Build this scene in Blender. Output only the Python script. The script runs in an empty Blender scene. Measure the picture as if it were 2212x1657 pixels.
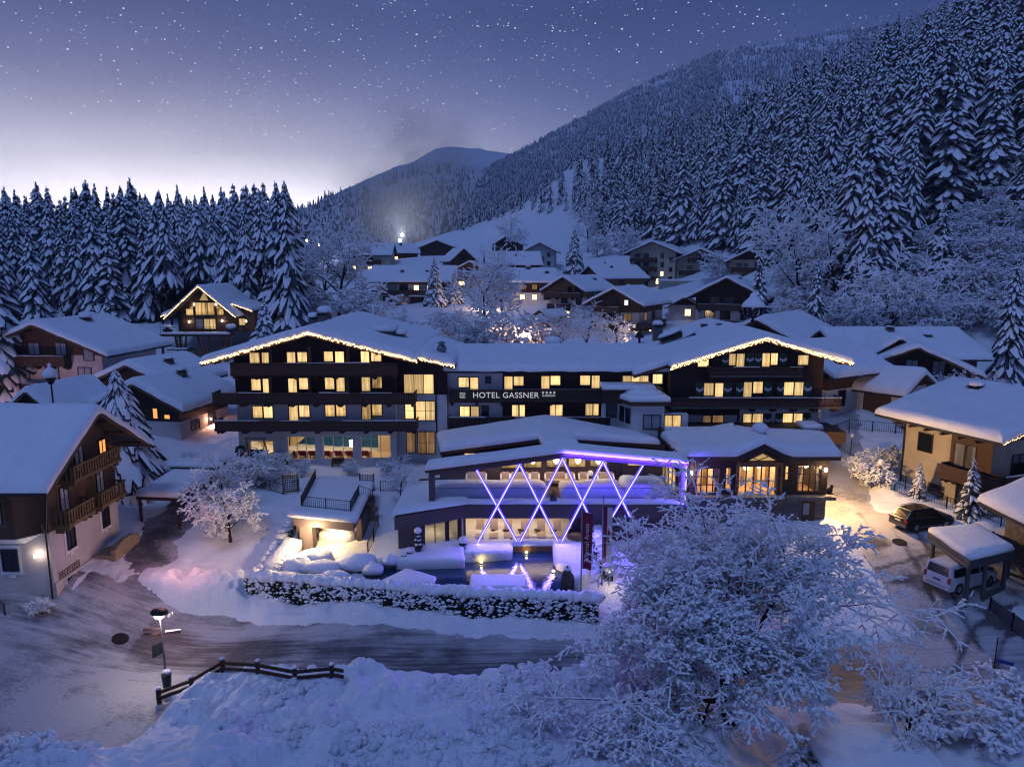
import bpy, math, random
import numpy as np
from math import radians, sin, cos, pi, sqrt
from mathutils import Vector, Matrix

SC = bpy.context.scene
COL = SC.collection
random.seed(7)
RNG = np.random.default_rng(11)

ZC = 24.0                      # camera height above the street (a drone)
PITCH = radians(9.1)
F, CX, CY = 1533.0, 1106.0, 828.5
cam_d = bpy.data.cameras.new("camera")
cam_d.sensor_width = 36.0
cam_d.lens = F / 2212.0 * 36.0
cam_d.clip_start = 0.5
cam_d.clip_end = 12000
cam = bpy.data.objects.new("camera", cam_d)
cam.location = (0, 0, ZC)
cam.rotation_euler = (pi / 2 - PITCH, 0, 0)
COL.objects.link(cam)
SC.camera = cam

def ray(px, py):
    u, v = (px - CX) / F, (py - CY) / F
    return u, cos(PITCH) - v * sin(PITCH), -(sin(PITCH) + v * cos(PITCH))
def atY(px, py, Y):            # point of a vertical plane facing the street
    r = ray(px, py); d = Y / r[1]
    return (r[0] * d, Y, ZC + r[2] * d)
def atZ(px, py, z):            # point of a level surface
    r = ray(px, py); d = (z - ZC) / r[2]
    return (r[0] * d, r[1] * d, z)
def atD(px, py, d):
    r = ray(px, py)
    return (r[0] * d, r[1] * d, ZC + r[2] * d)

SC.render.engine = 'CYCLES'
SC.view_settings.view_transform = 'Standard'
SC.view_settings.look = 'None'
SC.view_settings.gamma = 1.0
SC.view_settings.exposure = 0.0
SC.view_settings.use_curve_mapping = False
try:
    SC.cycles.use_denoising = True
    SC.cycles.denoiser = 'OPENIMAGEDENOISE'
    SC.cycles.sample_clamp_indirect = 4.0
    SC.cycles.max_bounces = 6
    SC.cycles.diffuse_bounces = 3
    SC.cycles.glossy_bounces = 3
    SC.cycles.transmission_bounces = 4
    SC.cycles.transparent_max_bounces = 8
    SC.cycles.volume_bounces = 0
    SC.cycles.pixel_filter_type = 'BLACKMAN_HARRIS'; SC.cycles.filter_width = 1.15
    SC.cycles.caustics_reflective = False
    SC.cycles.caustics_refractive = False
except Exception:
    pass

W = bpy.data.worlds.new("World")
SC.world = W
W.use_nodes = True
_n, _l = W.node_tree.nodes, W.node_tree.links
_n.clear()

class NG:
    """tiny helper for node graphs"""
    def __init__(self, tree):
        self.t = tree
    def n(self, kind, **kw):
        nd = self.t.nodes.new(kind)
        for k, v in kw.items():
            if k.startswith('_'):
                setattr(nd, k[1:], v)
            else:
                key = int(k[1:]) if k[0] == 'i' and k[1:].isdigit() else k
                self.set(nd.inputs[key], v)
        return nd
    def set(self, sock, v):
        if hasattr(v, 'is_output') or hasattr(v, 'links'):
            self.t.links.new(v, sock)
        else:
            try:
                sock.default_value = v
            except Exception:
                sock.default_value = (v, v, v, 1) if not isinstance(v, (tuple, list)) else tuple(v) + (1,)
    def math(self, op, a, b=None, clamp=False):
        nd = self.t.nodes.new('ShaderNodeMath'); nd.operation = op; nd.use_clamp = clamp
        self.set(nd.inputs[0], a)
        if b is not None:
            self.set(nd.inputs[1], b)
        return nd.outputs[0]
    def mix(self, f, a, b, mode='MIX'):
        nd = self.t.nodes.new('ShaderNodeMix'); nd.data_type = 'RGBA'; nd.blend_type = mode
        self.set(nd.inputs[0], f); self.set(nd.inputs[6], a if not isinstance(a, tuple) else tuple(a[:3]) + (1,))
        self.set(nd.inputs[7], b if not isinstance(b, tuple) else tuple(b[:3]) + (1,))
        return nd.outputs[2]
    def ramp(self, f, stops, interp='LINEAR'):
        nd = self.t.nodes.new('ShaderNodeValToRGB'); cr = nd.color_ramp; cr.interpolation = interp
        while len(cr.elements) < len(stops):
            cr.elements.new(0.5)
        for e, (p, c) in zip(cr.elements, stops):
            e.position = p
            e.color = (c, c, c, 1) if not isinstance(c, tuple) else tuple(c[:3]) + (1,)
        self.set(nd.inputs[0], f)
        return nd.outputs[0]

g = NG(W.node_tree)
tc = g.n('ShaderNodeTexCoord')
dirv = tc.outputs['Generated']
sep = g.n('ShaderNodeSeparateXYZ', i0=dirv)
el = sep.outputs[2]                                   # sine of the elevation
elc = g.math('MAXIMUM', el, 0.0)
base = g.ramp(g.math('POWER', elc, 0.6), [
    (0.0, (0.34, 0.39, 0.76)), (0.22, (0.15, 0.19, 0.50)), (0.36, (0.07, 0.115, 0.36)),
    (0.50, (0.026, 0.056, 0.20)), (0.75, (0.040, 0.078, 0.25)), (1.0, (0.045, 0.085, 0.27))])
gx, gy, gz = ray(330, 478)
gl = sqrt(gx * gx + gy * gy)
ga = g.n('ShaderNodeVectorMath', _operation='NORMALIZE', i0=g.n('ShaderNodeCombineXYZ', i0=sep.outputs[0], i1=sep.outputs[1], i2=0.0).outputs[0])
az = g.n('ShaderNodeVectorMath', _operation='DOT_PRODUCT', i0=ga.outputs[0], i1=(gx / gl, gy / gl, 0)).outputs['Value']
azd = g.math('SUBTRACT', 1.0, az)                     # 0 towards the glow
azw = g.math('POWER', 2.718, g.math('MULTIPLY', azd, -9.0))
elw = g.math('POWER', 2.718, g.math('MULTIPLY', g.math('POWER', g.math('DIVIDE', elc, 0.125), 2.0), -1.0))
elw2 = g.math('POWER', 2.718, g.math('MULTIPLY', g.math('DIVIDE', elc, 0.14), -1.0))
glow = g.math('MULTIPLY', azw, elw)
glow2 = g.math('MULTIPLY', g.math('POWER', 2.718, g.math('MULTIPLY', azd, -3.0)), elw2)
sky = g.mix(1.0, base, g.mix(glow, (0, 0, 0), (4.6, 4.3, 4.0)), 'ADD')
sky = g.mix(1.0, sky, g.mix(glow2, (0, 0, 0), (0.42, 0.42, 0.62)), 'ADD')
nz = g.n('ShaderNodeTexNoise', Vector=g.n('ShaderNodeMapping', Vector=dirv, Scale=(2.0, 2.0, 5.0)).outputs[0], Scale=1.6, Detail=3.0).outputs[0]
sky = g.mix(1.0, sky, g.ramp(nz, [(0.3, 0.86), (0.7, 1.1)]), 'MULTIPLY')
SUN_EL, SUN_AZ = radians(62), radians(200)            # the moon: high, behind the camera
ns = g.n('ShaderNodeTexSky', _sky_type='NISHITA')
ns.sun_disc = False
ns.sun_elevation = radians(1.5)
ns.sun_rotation = radians(-27)
sky = g.mix(1.0, sky, g.mix(1.0, ns.outputs[0], (0.010, 0.011, 0.016), 'MULTIPLY'), 'ADD')
def stars(scale, rad, keep, seed, strength):
    mp = g.n('ShaderNodeMapping', Vector=dirv, Rotation=(0, radians(38 + seed), 0), Scale=(1.0, 1.0, 1.6), Location=(seed, seed * 0.7, 0.3))
    v = g.n('ShaderNodeTexVoronoi', Vector=mp.outputs[0], Scale=scale)
    d = v.outputs['Distance']
    cs = g.n('ShaderNodeSeparateColor', i0=v.outputs['Color'])
    on = g.math('GREATER_THAN', cs.outputs[0], keep)
    size = g.math('MULTIPLY', g.math('ADD', g.math('POWER', cs.outputs[1], 3.0), 0.35), rad)
    dot = g.math('SUBTRACT', 1.0, g.math('DIVIDE', d, size), clamp=True)
    return g.math('MULTIPLY', g.math('MULTIPLY', dot, on), strength)
st = g.math('ADD', g.math('ADD', stars(170.0, 0.19, 0.12, 1.0, 2.4), stars(110.0, 0.135, 0.30, 5.0, 3.6)), stars(60.0, 0.080, 0.80, 3.0, 7.0))
st = g.math('MULTIPLY', st, g.ramp(el, [(0.05, 0.0), (0.17, 1.0)]))
sky = g.mix(1.0, sky, g.mix(st, (0, 0, 0), (0.85, 0.9, 1.0)), 'ADD')
bg = g.n('ShaderNodeBackground', Color=sky, Strength=1.0)
wo = g.n('ShaderNodeOutputWorld')
W.node_tree.links.new(bg.outputs[0], wo.inputs[0])
try:
    W.cycles.sampling_method = 'MANUAL'; W.cycles.sample_map_resolution = 512
except Exception:
    pass

sun_d = bpy.data.lights.new("moonlight", 'SUN')
sun_d.energy = 0.72
sun_d.angle = radians(14)
sun_d.color = (0.30, 0.47, 1.0)
sun = bpy.data.objects.new("moonlight", sun_d)
sun.rotation_euler = (radians(90) - SUN_EL, 0, radians(-28))
sun.location = (-20, -20, 80)
COL.objects.link(sun)

MATS = {}
def new_mat(name):
    m = bpy.data.materials.new(name); m.use_nodes = True
    t = m.node_tree; t.nodes.clear()
    gg = NG(t)
    out = gg.n('ShaderNodeOutputMaterial')
    MATS[name] = m
    return m, gg, out
def pbr(name, col, rough=0.7, var=0.25, scale=3.0, bump=0.0, bscale=30.0, metal=0.0, spec=0.4, stretch=(1, 1, 1), col2=None, emis=None, estr=0.0):
    m, gg, out = new_mat(name)
    tcn = gg.n('ShaderNodeTexCoord')
    mp = gg.n('ShaderNodeMapping', Vector=tcn.outputs['Object'], Scale=stretch)
    nz = gg.n('ShaderNodeTexNoise', Vector=mp.outputs[0], Scale=scale, Detail=5.0, Roughness=0.6)
    c2 = col2 or tuple(c * (1 - var) for c in col)
    c = gg.mix(gg.ramp(nz.outputs[0], [(0.35, 0.0), (0.65, 1.0)]), tuple(col), tuple(c2))
    b = gg.n('ShaderNodeBsdfPrincipled', Roughness=rough, Metallic=metal)
    gg.set(b.inputs['Base Color'], c)
    b.inputs['Specular IOR Level'].default_value = spec
    if bump:
        n2 = gg.n('ShaderNodeTexNoise', Vector=mp.outputs[0], Scale=bscale, Detail=4.0)
        bp = gg.n('ShaderNodeBump', Strength=bump, Distance=0.10, Height=n2.outputs[0])
        t = m.node_tree; t.links.new(bp.outputs[0], b.inputs['Normal'])
    if emis:
        b.inputs['Emission Color'].default_value = tuple(emis) + (1,)
        b.inputs['Emission Strength'].default_value = estr
    m.node_tree.links.new(b.outputs[0], out.inputs[0])
    return m
def emit(name, col, strength):
    m, gg, out = new_mat(name)
    e = gg.n('ShaderNodeEmission', Color=tuple(col) + (1,), Strength=strength)
    m.node_tree.links.new(e.outputs[0], out.inputs[0])
    return m

pbr('snow', (0.86, 0.87, 0.90), 0.65, 0.07, 0.8, 0.7, 5.0, spec=0.25)
pbr('snow_lumpy', (0.84, 0.85, 0.89), 0.65, 0.10, 1.5, 0.7, 9.0, spec=0.25)
pbr('snow_tree', (0.90, 0.91, 0.94), 0.7, 0.06, 2.0, spec=0.2)
pbr('needles', (0.060, 0.080, 0.092), 0.8, 0.5, 2.0, spec=0.2)
pbr('bark', (0.035, 0.026, 0.022), 0.9, 0.5, 4.0, 0.4, 20, spec=0.2, stretch=(1, 1, 0.25))
pbr('hedge_leaf', (0.020, 0.032, 0.016), 0.7, 0.5, 6.0, spec=0.3)
pbr('wood_dark', (0.058, 0.031, 0.020), 0.75, 0.5, 2.5, 0.4, 20, stretch=(1, 1, 6))
pbr('wood_rail', (0.095, 0.050, 0.034), 0.75, 0.55, 3.0, 0.4, 20, stretch=(7, 7, 0.6))
pbr('wood_brown', (0.120, 0.062, 0.032), 0.7, 0.45, 2.0, 0.3, 20, stretch=(1, 1, 7))
pbr('wood_honey', (0.27, 0.155, 0.065), 0.65, 0.4, 2.0, 0.3, 20, stretch=(1, 1, 7))
pbr('wood_ochre', (0.18, 0.115, 0.045), 0.7, 0.35, 2.5, 0.2, 20)
pbr('plaster', (0.74, 0.74, 0.74), 0.85, 0.24, 0.4, 0.15, 40)
pbr('plaster_pink', (0.64, 0.57, 0.55), 0.85, 0.24, 0.4, 0.15, 40)
pbr('plaster_cream', (0.56, 0.49, 0.37), 0.85, 0.26, 0.4, 0.15, 40)
pbr('plaster_grey', (0.42, 0.44, 0.46), 0.85, 0.12, 0.6, 0.15, 40)
pbr('plaster_trim', (0.82, 0.82, 0.83), 0.8, 0.05, 1.0)
pbr('taupe', (0.105, 0.078, 0.085), 0.6, 0.15, 1.2, 0.1, 30)
pbr('roof_dark', (0.04, 0.036, 0.036), 0.8, 0.3, 2.0)
pbr('metal_dark', (0.03, 0.032, 0.036), 0.45, 0.3, 3.0, metal=0.6)
pbr('metal_grey', (0.22, 0.24, 0.27), 0.4, 0.3, 3.0, metal=0.7)
pbr('copper_green', (0.10, 0.14, 0.13), 0.5, 0.4, 3.0, metal=0.4)
pbr('stone', (0.20, 0.185, 0.17), 0.9, 0.5, 3.0, 0.8, 6.0)
pbr('stone_warm', (0.42, 0.34, 0.22), 0.9, 0.45, 9.0, 0.9, 12.0)
pbr('brick_chimney', (0.13, 0.125, 0.125), 0.9, 0.3, 5.0, 0.5, 14)
pbr('green_paint', (0.012, 0.085, 0.040), 0.5, 0.3, 3.0)
pbr('white_paint', (0.80, 0.80, 0.80), 0.5, 0.05, 3.0)
pbr('window_frame', (0.035, 0.022, 0.018), 0.5, 0.3, 3.0)
pbr('deck', (0.22, 0.13, 0.07), 0.6, 0.4, 2.0, 0.3, 20, stretch=(8, 0.6, 1))
pbr('tile_teal', (0.018, 0.15, 0.40), 0.5, 0.45, 1.3, 0.2, 20)
pbr('fabric_red', (0.26, 0.045, 0.055), 0.9, 0.2, 5.0)
pbr('fabric_cream', (0.60, 0.48, 0.36), 0.9, 0.15, 4.0)
pbr('fabric_dark', (0.035, 0.03, 0.035), 0.9, 0.2, 4.0)
pbr('interior_cream', (0.72, 0.58, 0.40), 0.8, 0.15, 0.6)
pbr('interior_brown', (0.34, 0.20, 0.11), 0.7, 0.4, 1.5)
pbr('flag_red', (0.19, 0.018, 0.05), 0.8, 0.15, 2.0)
pbr('flag_white', (0.62, 0.60, 0.60), 0.8, 0.06, 2.0)
pbr('sign_blue', (0.03, 0.05, 0.30), 0.5, 0.1, 2.0)
pbr('sign_brown', (0.06, 0.035, 0.045), 0.5, 0.2, 2.0)
pbr('bin_green', (0.035, 0.06, 0.05), 0.6, 0.3, 3.0)
pbr('car_dark', (0.012, 0.013, 0.016), 0.22, 0.2, 2.0, metal=0.3, spec=0.6)
pbr('car_white', (0.62, 0.62, 0.64), 0.3, 0.06, 2.0, spec=0.5)
pbr('car_glass', (0.006, 0.007, 0.010), 0.08, 0.2, 2.0, spec=0.7)
pbr('rubber', (0.012, 0.012, 0.012), 0.8, 0.2, 4.0)
pbr('alloy', (0.45, 0.46, 0.48), 0.3, 0.1, 4.0, metal=0.9)
pbr('tail_red', (0.35, 0.01, 0.015), 0.3, 0.1, 4.0)
pbr('plastic_grey', (0.08, 0.085, 0.09), 0.5, 0.2, 4.0)
pbr('rock', (0.09, 0.085, 0.085), 0.9, 0.5, 2.0, 0.8, 5.0)
pbr('window_dark', (0.012, 0.016, 0.024), 0.12, 0.4, 0.8, spec=0.6)
pbr('curtain_pale', (0.42, 0.44, 0.48), 0.9, 0.35, 1.0, stretch=(9, 9, 0.3))
emit('bulb_warm', (1.0, 0.62, 0.26), 17.0)
emit('bulb_white', (1.0, 0.90, 0.72), 40.0)
emit('lamp_warm', (1.0, 0.66, 0.30), 26.0)
emit('led_white', (0.74, 0.68, 1.0), 1.5)
emit('halo_blue', (0.07, 0.045, 1.0), 2.4)  # glow colour that imitates the blue halo around the light tubes
emit('pool_light', (1.0, 0.72, 0.22), 12.0)
emit('room_light', (1.0, 0.74, 0.42), 9.0)
emit('lamp_street', (1.0, 0.86, 0.66), 30.0)
emit('snow_gun_light', (0.95, 0.97, 1.0), 260.0)
emit('far_window', (1.0, 0.70, 0.36), 2.6)
emit('far_window_white', (0.85, 0.92, 1.0), 1.3)
emit('shop_orange', (1.0, 0.42, 0.12), 1.2)

def curtain(name, col, strength, folds, amount, dark_low):
    m, gg, out = new_mat(name)
    tcn = gg.n('ShaderNodeTexCoord'); oi = gg.n('ShaderNodeObjectInfo')
    sp = gg.n('ShaderNodeSeparateXYZ', i0=tcn.outputs['UV'])
    rnd = oi.outputs['Random']
    u = gg.math('ADD', gg.math('MULTIPLY', sp.outputs[0], folds), gg.math('MULTIPLY', rnd, 60.0))
    cv = gg.n('ShaderNodeCombineXYZ', i0=u, i1=gg.math('MULTIPLY', sp.outputs[1], 0.5), i2=rnd)
    nz = gg.n('ShaderNodeTexNoise', Vector=cv.outputs[0], Scale=1.0, Detail=3.0).outputs[0]
    fold = gg.ramp(nz, [(0.3, 1.0 - amount), (0.7, 1.0)])
    grad = gg.ramp(sp.outputs[1], [(0.0, 1.0 - dark_low), (0.35, 1.0), (1.0, 0.82)])
    s = gg.math('MULTIPLY', gg.math('MULTIPLY', fold, grad), gg.math('ADD', gg.math('MULTIPLY', rnd, 0.75), 0.48))
    n3 = gg.n('ShaderNodeTexNoise', Vector=cv.outputs[0], Scale=0.4, Detail=1.0).outputs[0]
    c = gg.mix(n3, tuple(col), (col[0], col[1] * 0.74, col[2] * 0.45))
    e = gg.n('ShaderNodeEmission', Color=c, Strength=gg.math('MULTIPLY', s, strength))
    m.node_tree.links.new(e.outputs[0], out.inputs[0])
curtain('lit_curtain', (1.0, 0.77, 0.40), 1.65, 9.0, 0.55, 0.25)
curtain('lit_room', (1.0, 0.72, 0.33), 1.35, 3.0, 0.8, 0.45)
curtain('lit_dim', (1.0, 0.66, 0.36), 0.42, 5.0, 0.6, 0.3)

def glass_mat():
    m, gg, out = new_mat('clear_glass')
    tr = gg.n('ShaderNodeBsdfTransparent', Color=(0.93, 0.95, 0.95, 1))
    gl = gg.n('ShaderNodeBsdfGlossy', Roughness=0.03)
    lw = gg.n('ShaderNodeLayerWeight', Blend=0.15)
    mx = gg.n('ShaderNodeMixShader', i0=gg.math('MULTIPLY', lw.outputs[1], 0.5), i1=tr.outputs[0], i2=gl.outputs[0])
    m.node_tree.links.new(mx.outputs[0], out.inputs[0])
glass_mat()
def water_mat():
    m, gg, out = new_mat('pool_water')
    tcn = gg.n('ShaderNodeTexCoord')
    nz = gg.n('ShaderNodeTexNoise', Vector=tcn.outputs['Object'], Scale=2.2, Detail=3.0)
    n2 = gg.n('ShaderNodeTexNoise', Vector=tcn.outputs['Object'], Scale=9.0, Detail=2.0)
    hgt = gg.math('ADD', nz.outputs[0], gg.math('MULTIPLY', n2.outputs[0], 0.35))
    bp = gg.n('ShaderNodeBump', Strength=0.22, Distance=0.06, Height=hgt)
    b = gg.n('ShaderNodeBsdfPrincipled', Roughness=0.06)
    b.inputs['Base Color'].default_value = (0.010, 0.045, 0.085, 1)
    b.inputs['Specular IOR Level'].default_value = 0.8
    m.node_tree.links.new(bp.outputs[0], b.inputs['Normal'])
    m.node_tree.links.new(b.outputs[0], out.inputs[0])
water_mat()
def road_mat():
    m, gg, out = new_mat('road_snow')
    tcn = gg.n('ShaderNodeTexCoord')
    st = gg.n('ShaderNodeMapping', Vector=tcn.outputs['Object'], Scale=(0.16, 0.95, 1.0), Rotation=(0, 0, radians(5)))
    n1 = gg.n('ShaderNodeTexNoise', Vector=st.outputs[0], Scale=1.0, Detail=6.0, Roughness=0.62, Distortion=0.4).outputs[0]
    n2 = gg.n('ShaderNodeTexNoise', Vector=tcn.outputs['Object'], Scale=0.35, Detail=5.0, Roughness=0.6).outputs[0]
    n3 = gg.n('ShaderNodeTexNoise', Vector=tcn.outputs['Object'], Scale=6.0, Detail=6.0, Roughness=0.7).outputs[0]
    s2 = gg.n('ShaderNodeMapping', Vector=tcn.outputs['Object'], Scale=(0.22, 4.5, 1.0), Rotation=(0, 0, radians(5)))
    n4 = gg.n('ShaderNodeTexNoise', Vector=s2.outputs[0], Scale=1.0, Detail=4.0, Roughness=0.6, Distortion=0.3).outputs[0]
    sa = gg.n('ShaderNodeAttribute', _attribute_name='streak').outputs['Fac']
    n1 = gg.math('ADD', gg.math('MULTIPLY', gg.math('SUBTRACT', n1, n2), sa), n2)
    n4 = gg.math('ADD', gg.math('MULTIPLY', gg.math('SUBTRACT', n4, n3), sa), n3)
    bare = gg.math('ADD', gg.math('MULTIPLY', n1, 0.6), gg.math('MULTIPLY', n2, 0.5))
    bare = gg.math('ADD', bare, gg.math('MULTIPLY', n3, 0.16))
    bare = gg.math('ADD', bare, gg.math('MULTIPLY', gg.math('SUBTRACT', n4, 0.5), 0.45))
    at = gg.n('ShaderNodeAttribute', _attribute_name='bare')
    bare = gg.math('ADD', bare, gg.math('MULTIPLY', at.outputs['Fac'], 0.42))
    f = gg.ramp(bare, [(0.60, 0.0), (0.86, 1.0)])
    c = gg.mix(f, (0.52, 0.50, 0.52), (0.075, 0.070, 0.076))
    c = gg.mix(gg.ramp(n3, [(0.4, 0.0), (0.75, 0.4)]), c, (0.30, 0.29, 0.30))
    b = gg.n('ShaderNodeBsdfPrincipled', Roughness=gg.ramp(f, [(0.0, 0.7), (1.0, 0.38)]))
    gg.set(b.inputs['Base Color'], c)
    bp = gg.n('ShaderNodeBump', Strength=0.5, Distance=0.05, Height=gg.math('ADD', n3, n1))
    m.node_tree.links.new(bp.outputs[0], b.inputs['Normal'])
    m.node_tree.links.new(b.outputs[0], out.inputs[0])
road_mat()
def mountain_mat():
    m, gg, out = new_mat('mountain_snow')
    tcn = gg.n('ShaderNodeTexCoord')
    n1 = gg.n('ShaderNodeTexNoise', Vector=tcn.outputs['Object'], Scale=0.004, Detail=8.0, Roughness=0.65).outputs[0]
    n2 = gg.n('ShaderNodeTexNoise', Vector=tcn.outputs['Object'], Scale=0.07, Detail=4.0, Roughness=0.7).outputs[0]
    sp = gg.n('ShaderNodeSeparateXYZ', i0=tcn.outputs['Object'])
    f = gg.math('ADD', gg.math('MULTIPLY', n1, 0.55), gg.math('MULTIPLY', n2, 0.55))
    hi = gg.math('SUBTRACT', f, gg.math('DIVIDE', gg.math('MAXIMUM', gg.math('SUBTRACT', sp.outputs[2], 330.0), 0.0), 300.0))
    fo = gg.ramp(hi, [(0.45, 0.0), (0.66, 0.75)])
    c = gg.mix(fo, (0.80, 0.82, 0.86), (0.22, 0.25, 0.28))
    b = gg.n('ShaderNodeBsdfPrincipled', Roughness=0.8)
    gg.set(b.inputs['Base Color'], c)
    bp = gg.n('ShaderNodeBump', Strength=0.8, Distance=8.0, Height=gg.math('ADD', n1, gg.math('MULTIPLY', n2, 0.3)))
    m.node_tree.links.new(bp.outputs[0], b.inputs['Normal'])
    m.node_tree.links.new(b.outputs[0], out.inputs[0])
mountain_mat()

def tag(o, label=None, cat=None, group=None, kind=None):
    if label: o['label'] = label
    if cat: o['category'] = cat
    if group: o['group'] = group
    if kind: o['kind'] = kind
    return o
def thing(name, label, cat, loc=(0, 0, 0), rz=0.0, group=None):
    o = bpy.data.objects.new(name, None)
    o.empty_display_size = 0.3
    o.location = loc; o.rotation_euler = (0, 0, rz)
    COL.objects.link(o)
    return tag(o, label, cat, group)
def root(o):
    while o.parent: o = o.parent
    return o

class MB:
    """collects shapes, links them as one mesh object"""
    def __init__(self):
        self.v, self.f, self.m, self.cur, self.uv = [], [], [], 0, {}
    def add(self, vs, fs):
        k = len(self.v)
        self.v += [tuple(p) for p in vs]
        for q in fs:
            self.f.append([k + i for i in q]); self.m.append(self.cur)
        return self
    def hexa(self, p):          # 4 bottom (ccw from above) + 4 top
        return self.add(p, [(3, 2, 1, 0), (4, 5, 6, 7), (0, 1, 5, 4), (1, 2, 6, 5), (2, 3, 7, 6), (3, 0, 4, 7)])
    def box(self, x0, x1, y0, y1, z0, z1):
        if x0 > x1: x0, x1 = x1, x0
        if y0 > y1: y0, y1 = y1, y0
        if z0 > z1: z0, z1 = z1, z0
        return self.hexa([(x0, y0, z0), (x1, y0, z0), (x1, y1, z0), (x0, y1, z0), (x0, y0, z1), (x1, y0, z1), (x1, y1, z1), (x0, y1, z1)])
    def quad(self, a, b, c, d, uv=False):
        if uv: self.uv[len(self.f)] = [(0, 0), (1, 0), (1, 1), (0, 1)]
        return self.add([a, b, c, d], [(0, 1, 2, 3)])
    def poly(self, pts): return self.add(pts, [tuple(range(len(pts)))])
    def prism(self, pts, y0, y1):   # polygon in (x, z), extruded along y
        n = len(pts)
        vs = [(x, y0, z) for x, z in pts] + [(x, y1, z) for x, z in pts]
        fs = [tuple(range(n)), tuple(range(2 * n - 1, n - 1, -1))]
        for i in range(n):
            j = (i + 1) % n
            fs.append((j, i, n + i, n + j))
        return self.add(vs, fs)
    def slab(self, pts, z0, z1):    # polygon in (x, y), extruded in z
        n = len(pts)
        a = sum(pts[i][0] * pts[(i + 1) % n][1] - pts[(i + 1) % n][0] * pts[i][1] for i in range(n))
        if a < 0: pts = pts[::-1]
        vs = [(p[0], p[1], z0) for p in pts] + [(p[0], p[1], z1) for p in pts]
        fs = [tuple(range(n - 1, -1, -1)), tuple(range(n, 2 * n))]
        for i in range(n):
            j = (i + 1) % n
            fs.append((i, j, n + j, n + i))
        return self.add(vs, fs)
    def tube(self, p0, p1, r0, r1=None, n=6, cap=True):
        r1 = r0 if r1 is None else r1
        a, b = Vector(p0), Vector(p1); d = b - a
        if d.length < 1e-6: return self
        d.normalize()
        u = d.orthogonal().normalized(); w = d.cross(u)
        vs = []
        for c, r in ((a, r0), (b, r1)):
            for i in range(n):
                t = 2 * pi * i / n
                vs.append(c + (u * cos(t) + w * sin(t)) * r)
        fs = [(i, (i + 1) % n, n + (i + 1) % n, n + i) for i in range(n)]
        if cap: fs += [tuple(range(n - 1, -1, -1)), tuple(range(n, 2 * n))]
        return self.add(vs, fs)
    def bar(self, p0, p1, w, h):    # rectangular bar between two points, h measured upward
        a, b = Vector(p0), Vector(p1); d = (b - a)
        s = Vector((d.y, -d.x, 0))
        if s.length < 1e-6: s = Vector((1, 0, 0))
        s.normalize(); s *= w / 2
        up = s.cross(d).normalized() * (h / 2)
        if up.z < 0: up = -up
        if abs(up.z) < 1e-6: up = up
        return self.hexa([a - s - up, a + s - up, b + s - up, b - s - up, a - s + up, a + s + up, b + s + up, b - s + up])
    def lathe(self, prof, c=(0, 0, 0), n=12):
        vs, fs = [], []
        for r, z in prof:
            for i in range(n):
                t = 2 * pi * i / n
                vs.append((c[0] + r * cos(t), c[1] + r * sin(t), c[2] + z))
        for k in range(len(prof) - 1):
            for i in range(n):
                j = (i + 1) % n
                fs.append((k * n + i, k * n + j, (k + 1) * n + j, (k + 1) * n + i))
        fs.append(tuple(range(n - 1, -1, -1))); fs.append(tuple(range((len(prof) - 1) * n, len(prof) * n)))
        return self.add(vs, fs)
    def blob(self, c, rx, ry, rz, nu=10, nv=6, jit=0.12, flat=-1.0):
        vs, fs = [], []
        ph = [random.uniform(0, 6.3) for _ in range(4)]
        for k in range(nv + 1):
            la = -pi / 2 + pi * k / nv
            for i in range(nu):
                t = 2 * pi * i / nu
                s = 1 + jit * (sin(2 * t + ph[0]) * cos(la * 2 + ph[1]) + 0.6 * sin(3 * t + ph[2] + la * 3))
                z = max(sin(la), flat)
                vs.append((c[0] + rx * s * cos(la) * cos(t), c[1] + ry * s * cos(la) * sin(t), c[2] + rz * s * z))
        for k in range(nv):
            for i in range(nu):
                j = (i + 1) % nu
                fs.append((k * nu + i, k * nu + j, (k + 1) * nu + j, (k + 1) * nu + i))
        return self.add(vs, fs)
    def build(self, name, mat, parent=None, smooth=False, world=False, off=None):
        vs = self.v
        if world and parent is not None:
            l = root(parent).location
            vs = [(p[0] - l[0], p[1] - l[1], p[2] - l[2]) for p in vs]
        elif off is not None:
            vs = [(p[0] - off[0], p[1] - off[1], p[2] - off[2]) for p in vs]
        me = bpy.data.meshes.new(name)
        me.from_pydata(vs, [], self.f)
        mats = mat if isinstance(mat, (list, tuple)) else [mat]
        for mm in mats: me.materials.append(MATS[mm])
        if len(mats) > 1: me.polygons.foreach_set('material_index', self.m)
        if smooth: me.polygons.foreach_set('use_smooth', [True] * len(me.polygons))
        if self.uv:
            ul = me.uv_layers.new(name='UVMap')
            for fi, uvs in self.uv.items():
                for li, c in zip(me.polygons[fi].loop_indices, uvs): ul.data[li].uv = c
        me.update()
        o = bpy.data.objects.new(name, me)
        COL.objects.link(o)
        if parent is not None: o.parent = parent
        elif off is not None: o.location = off
        return o

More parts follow.
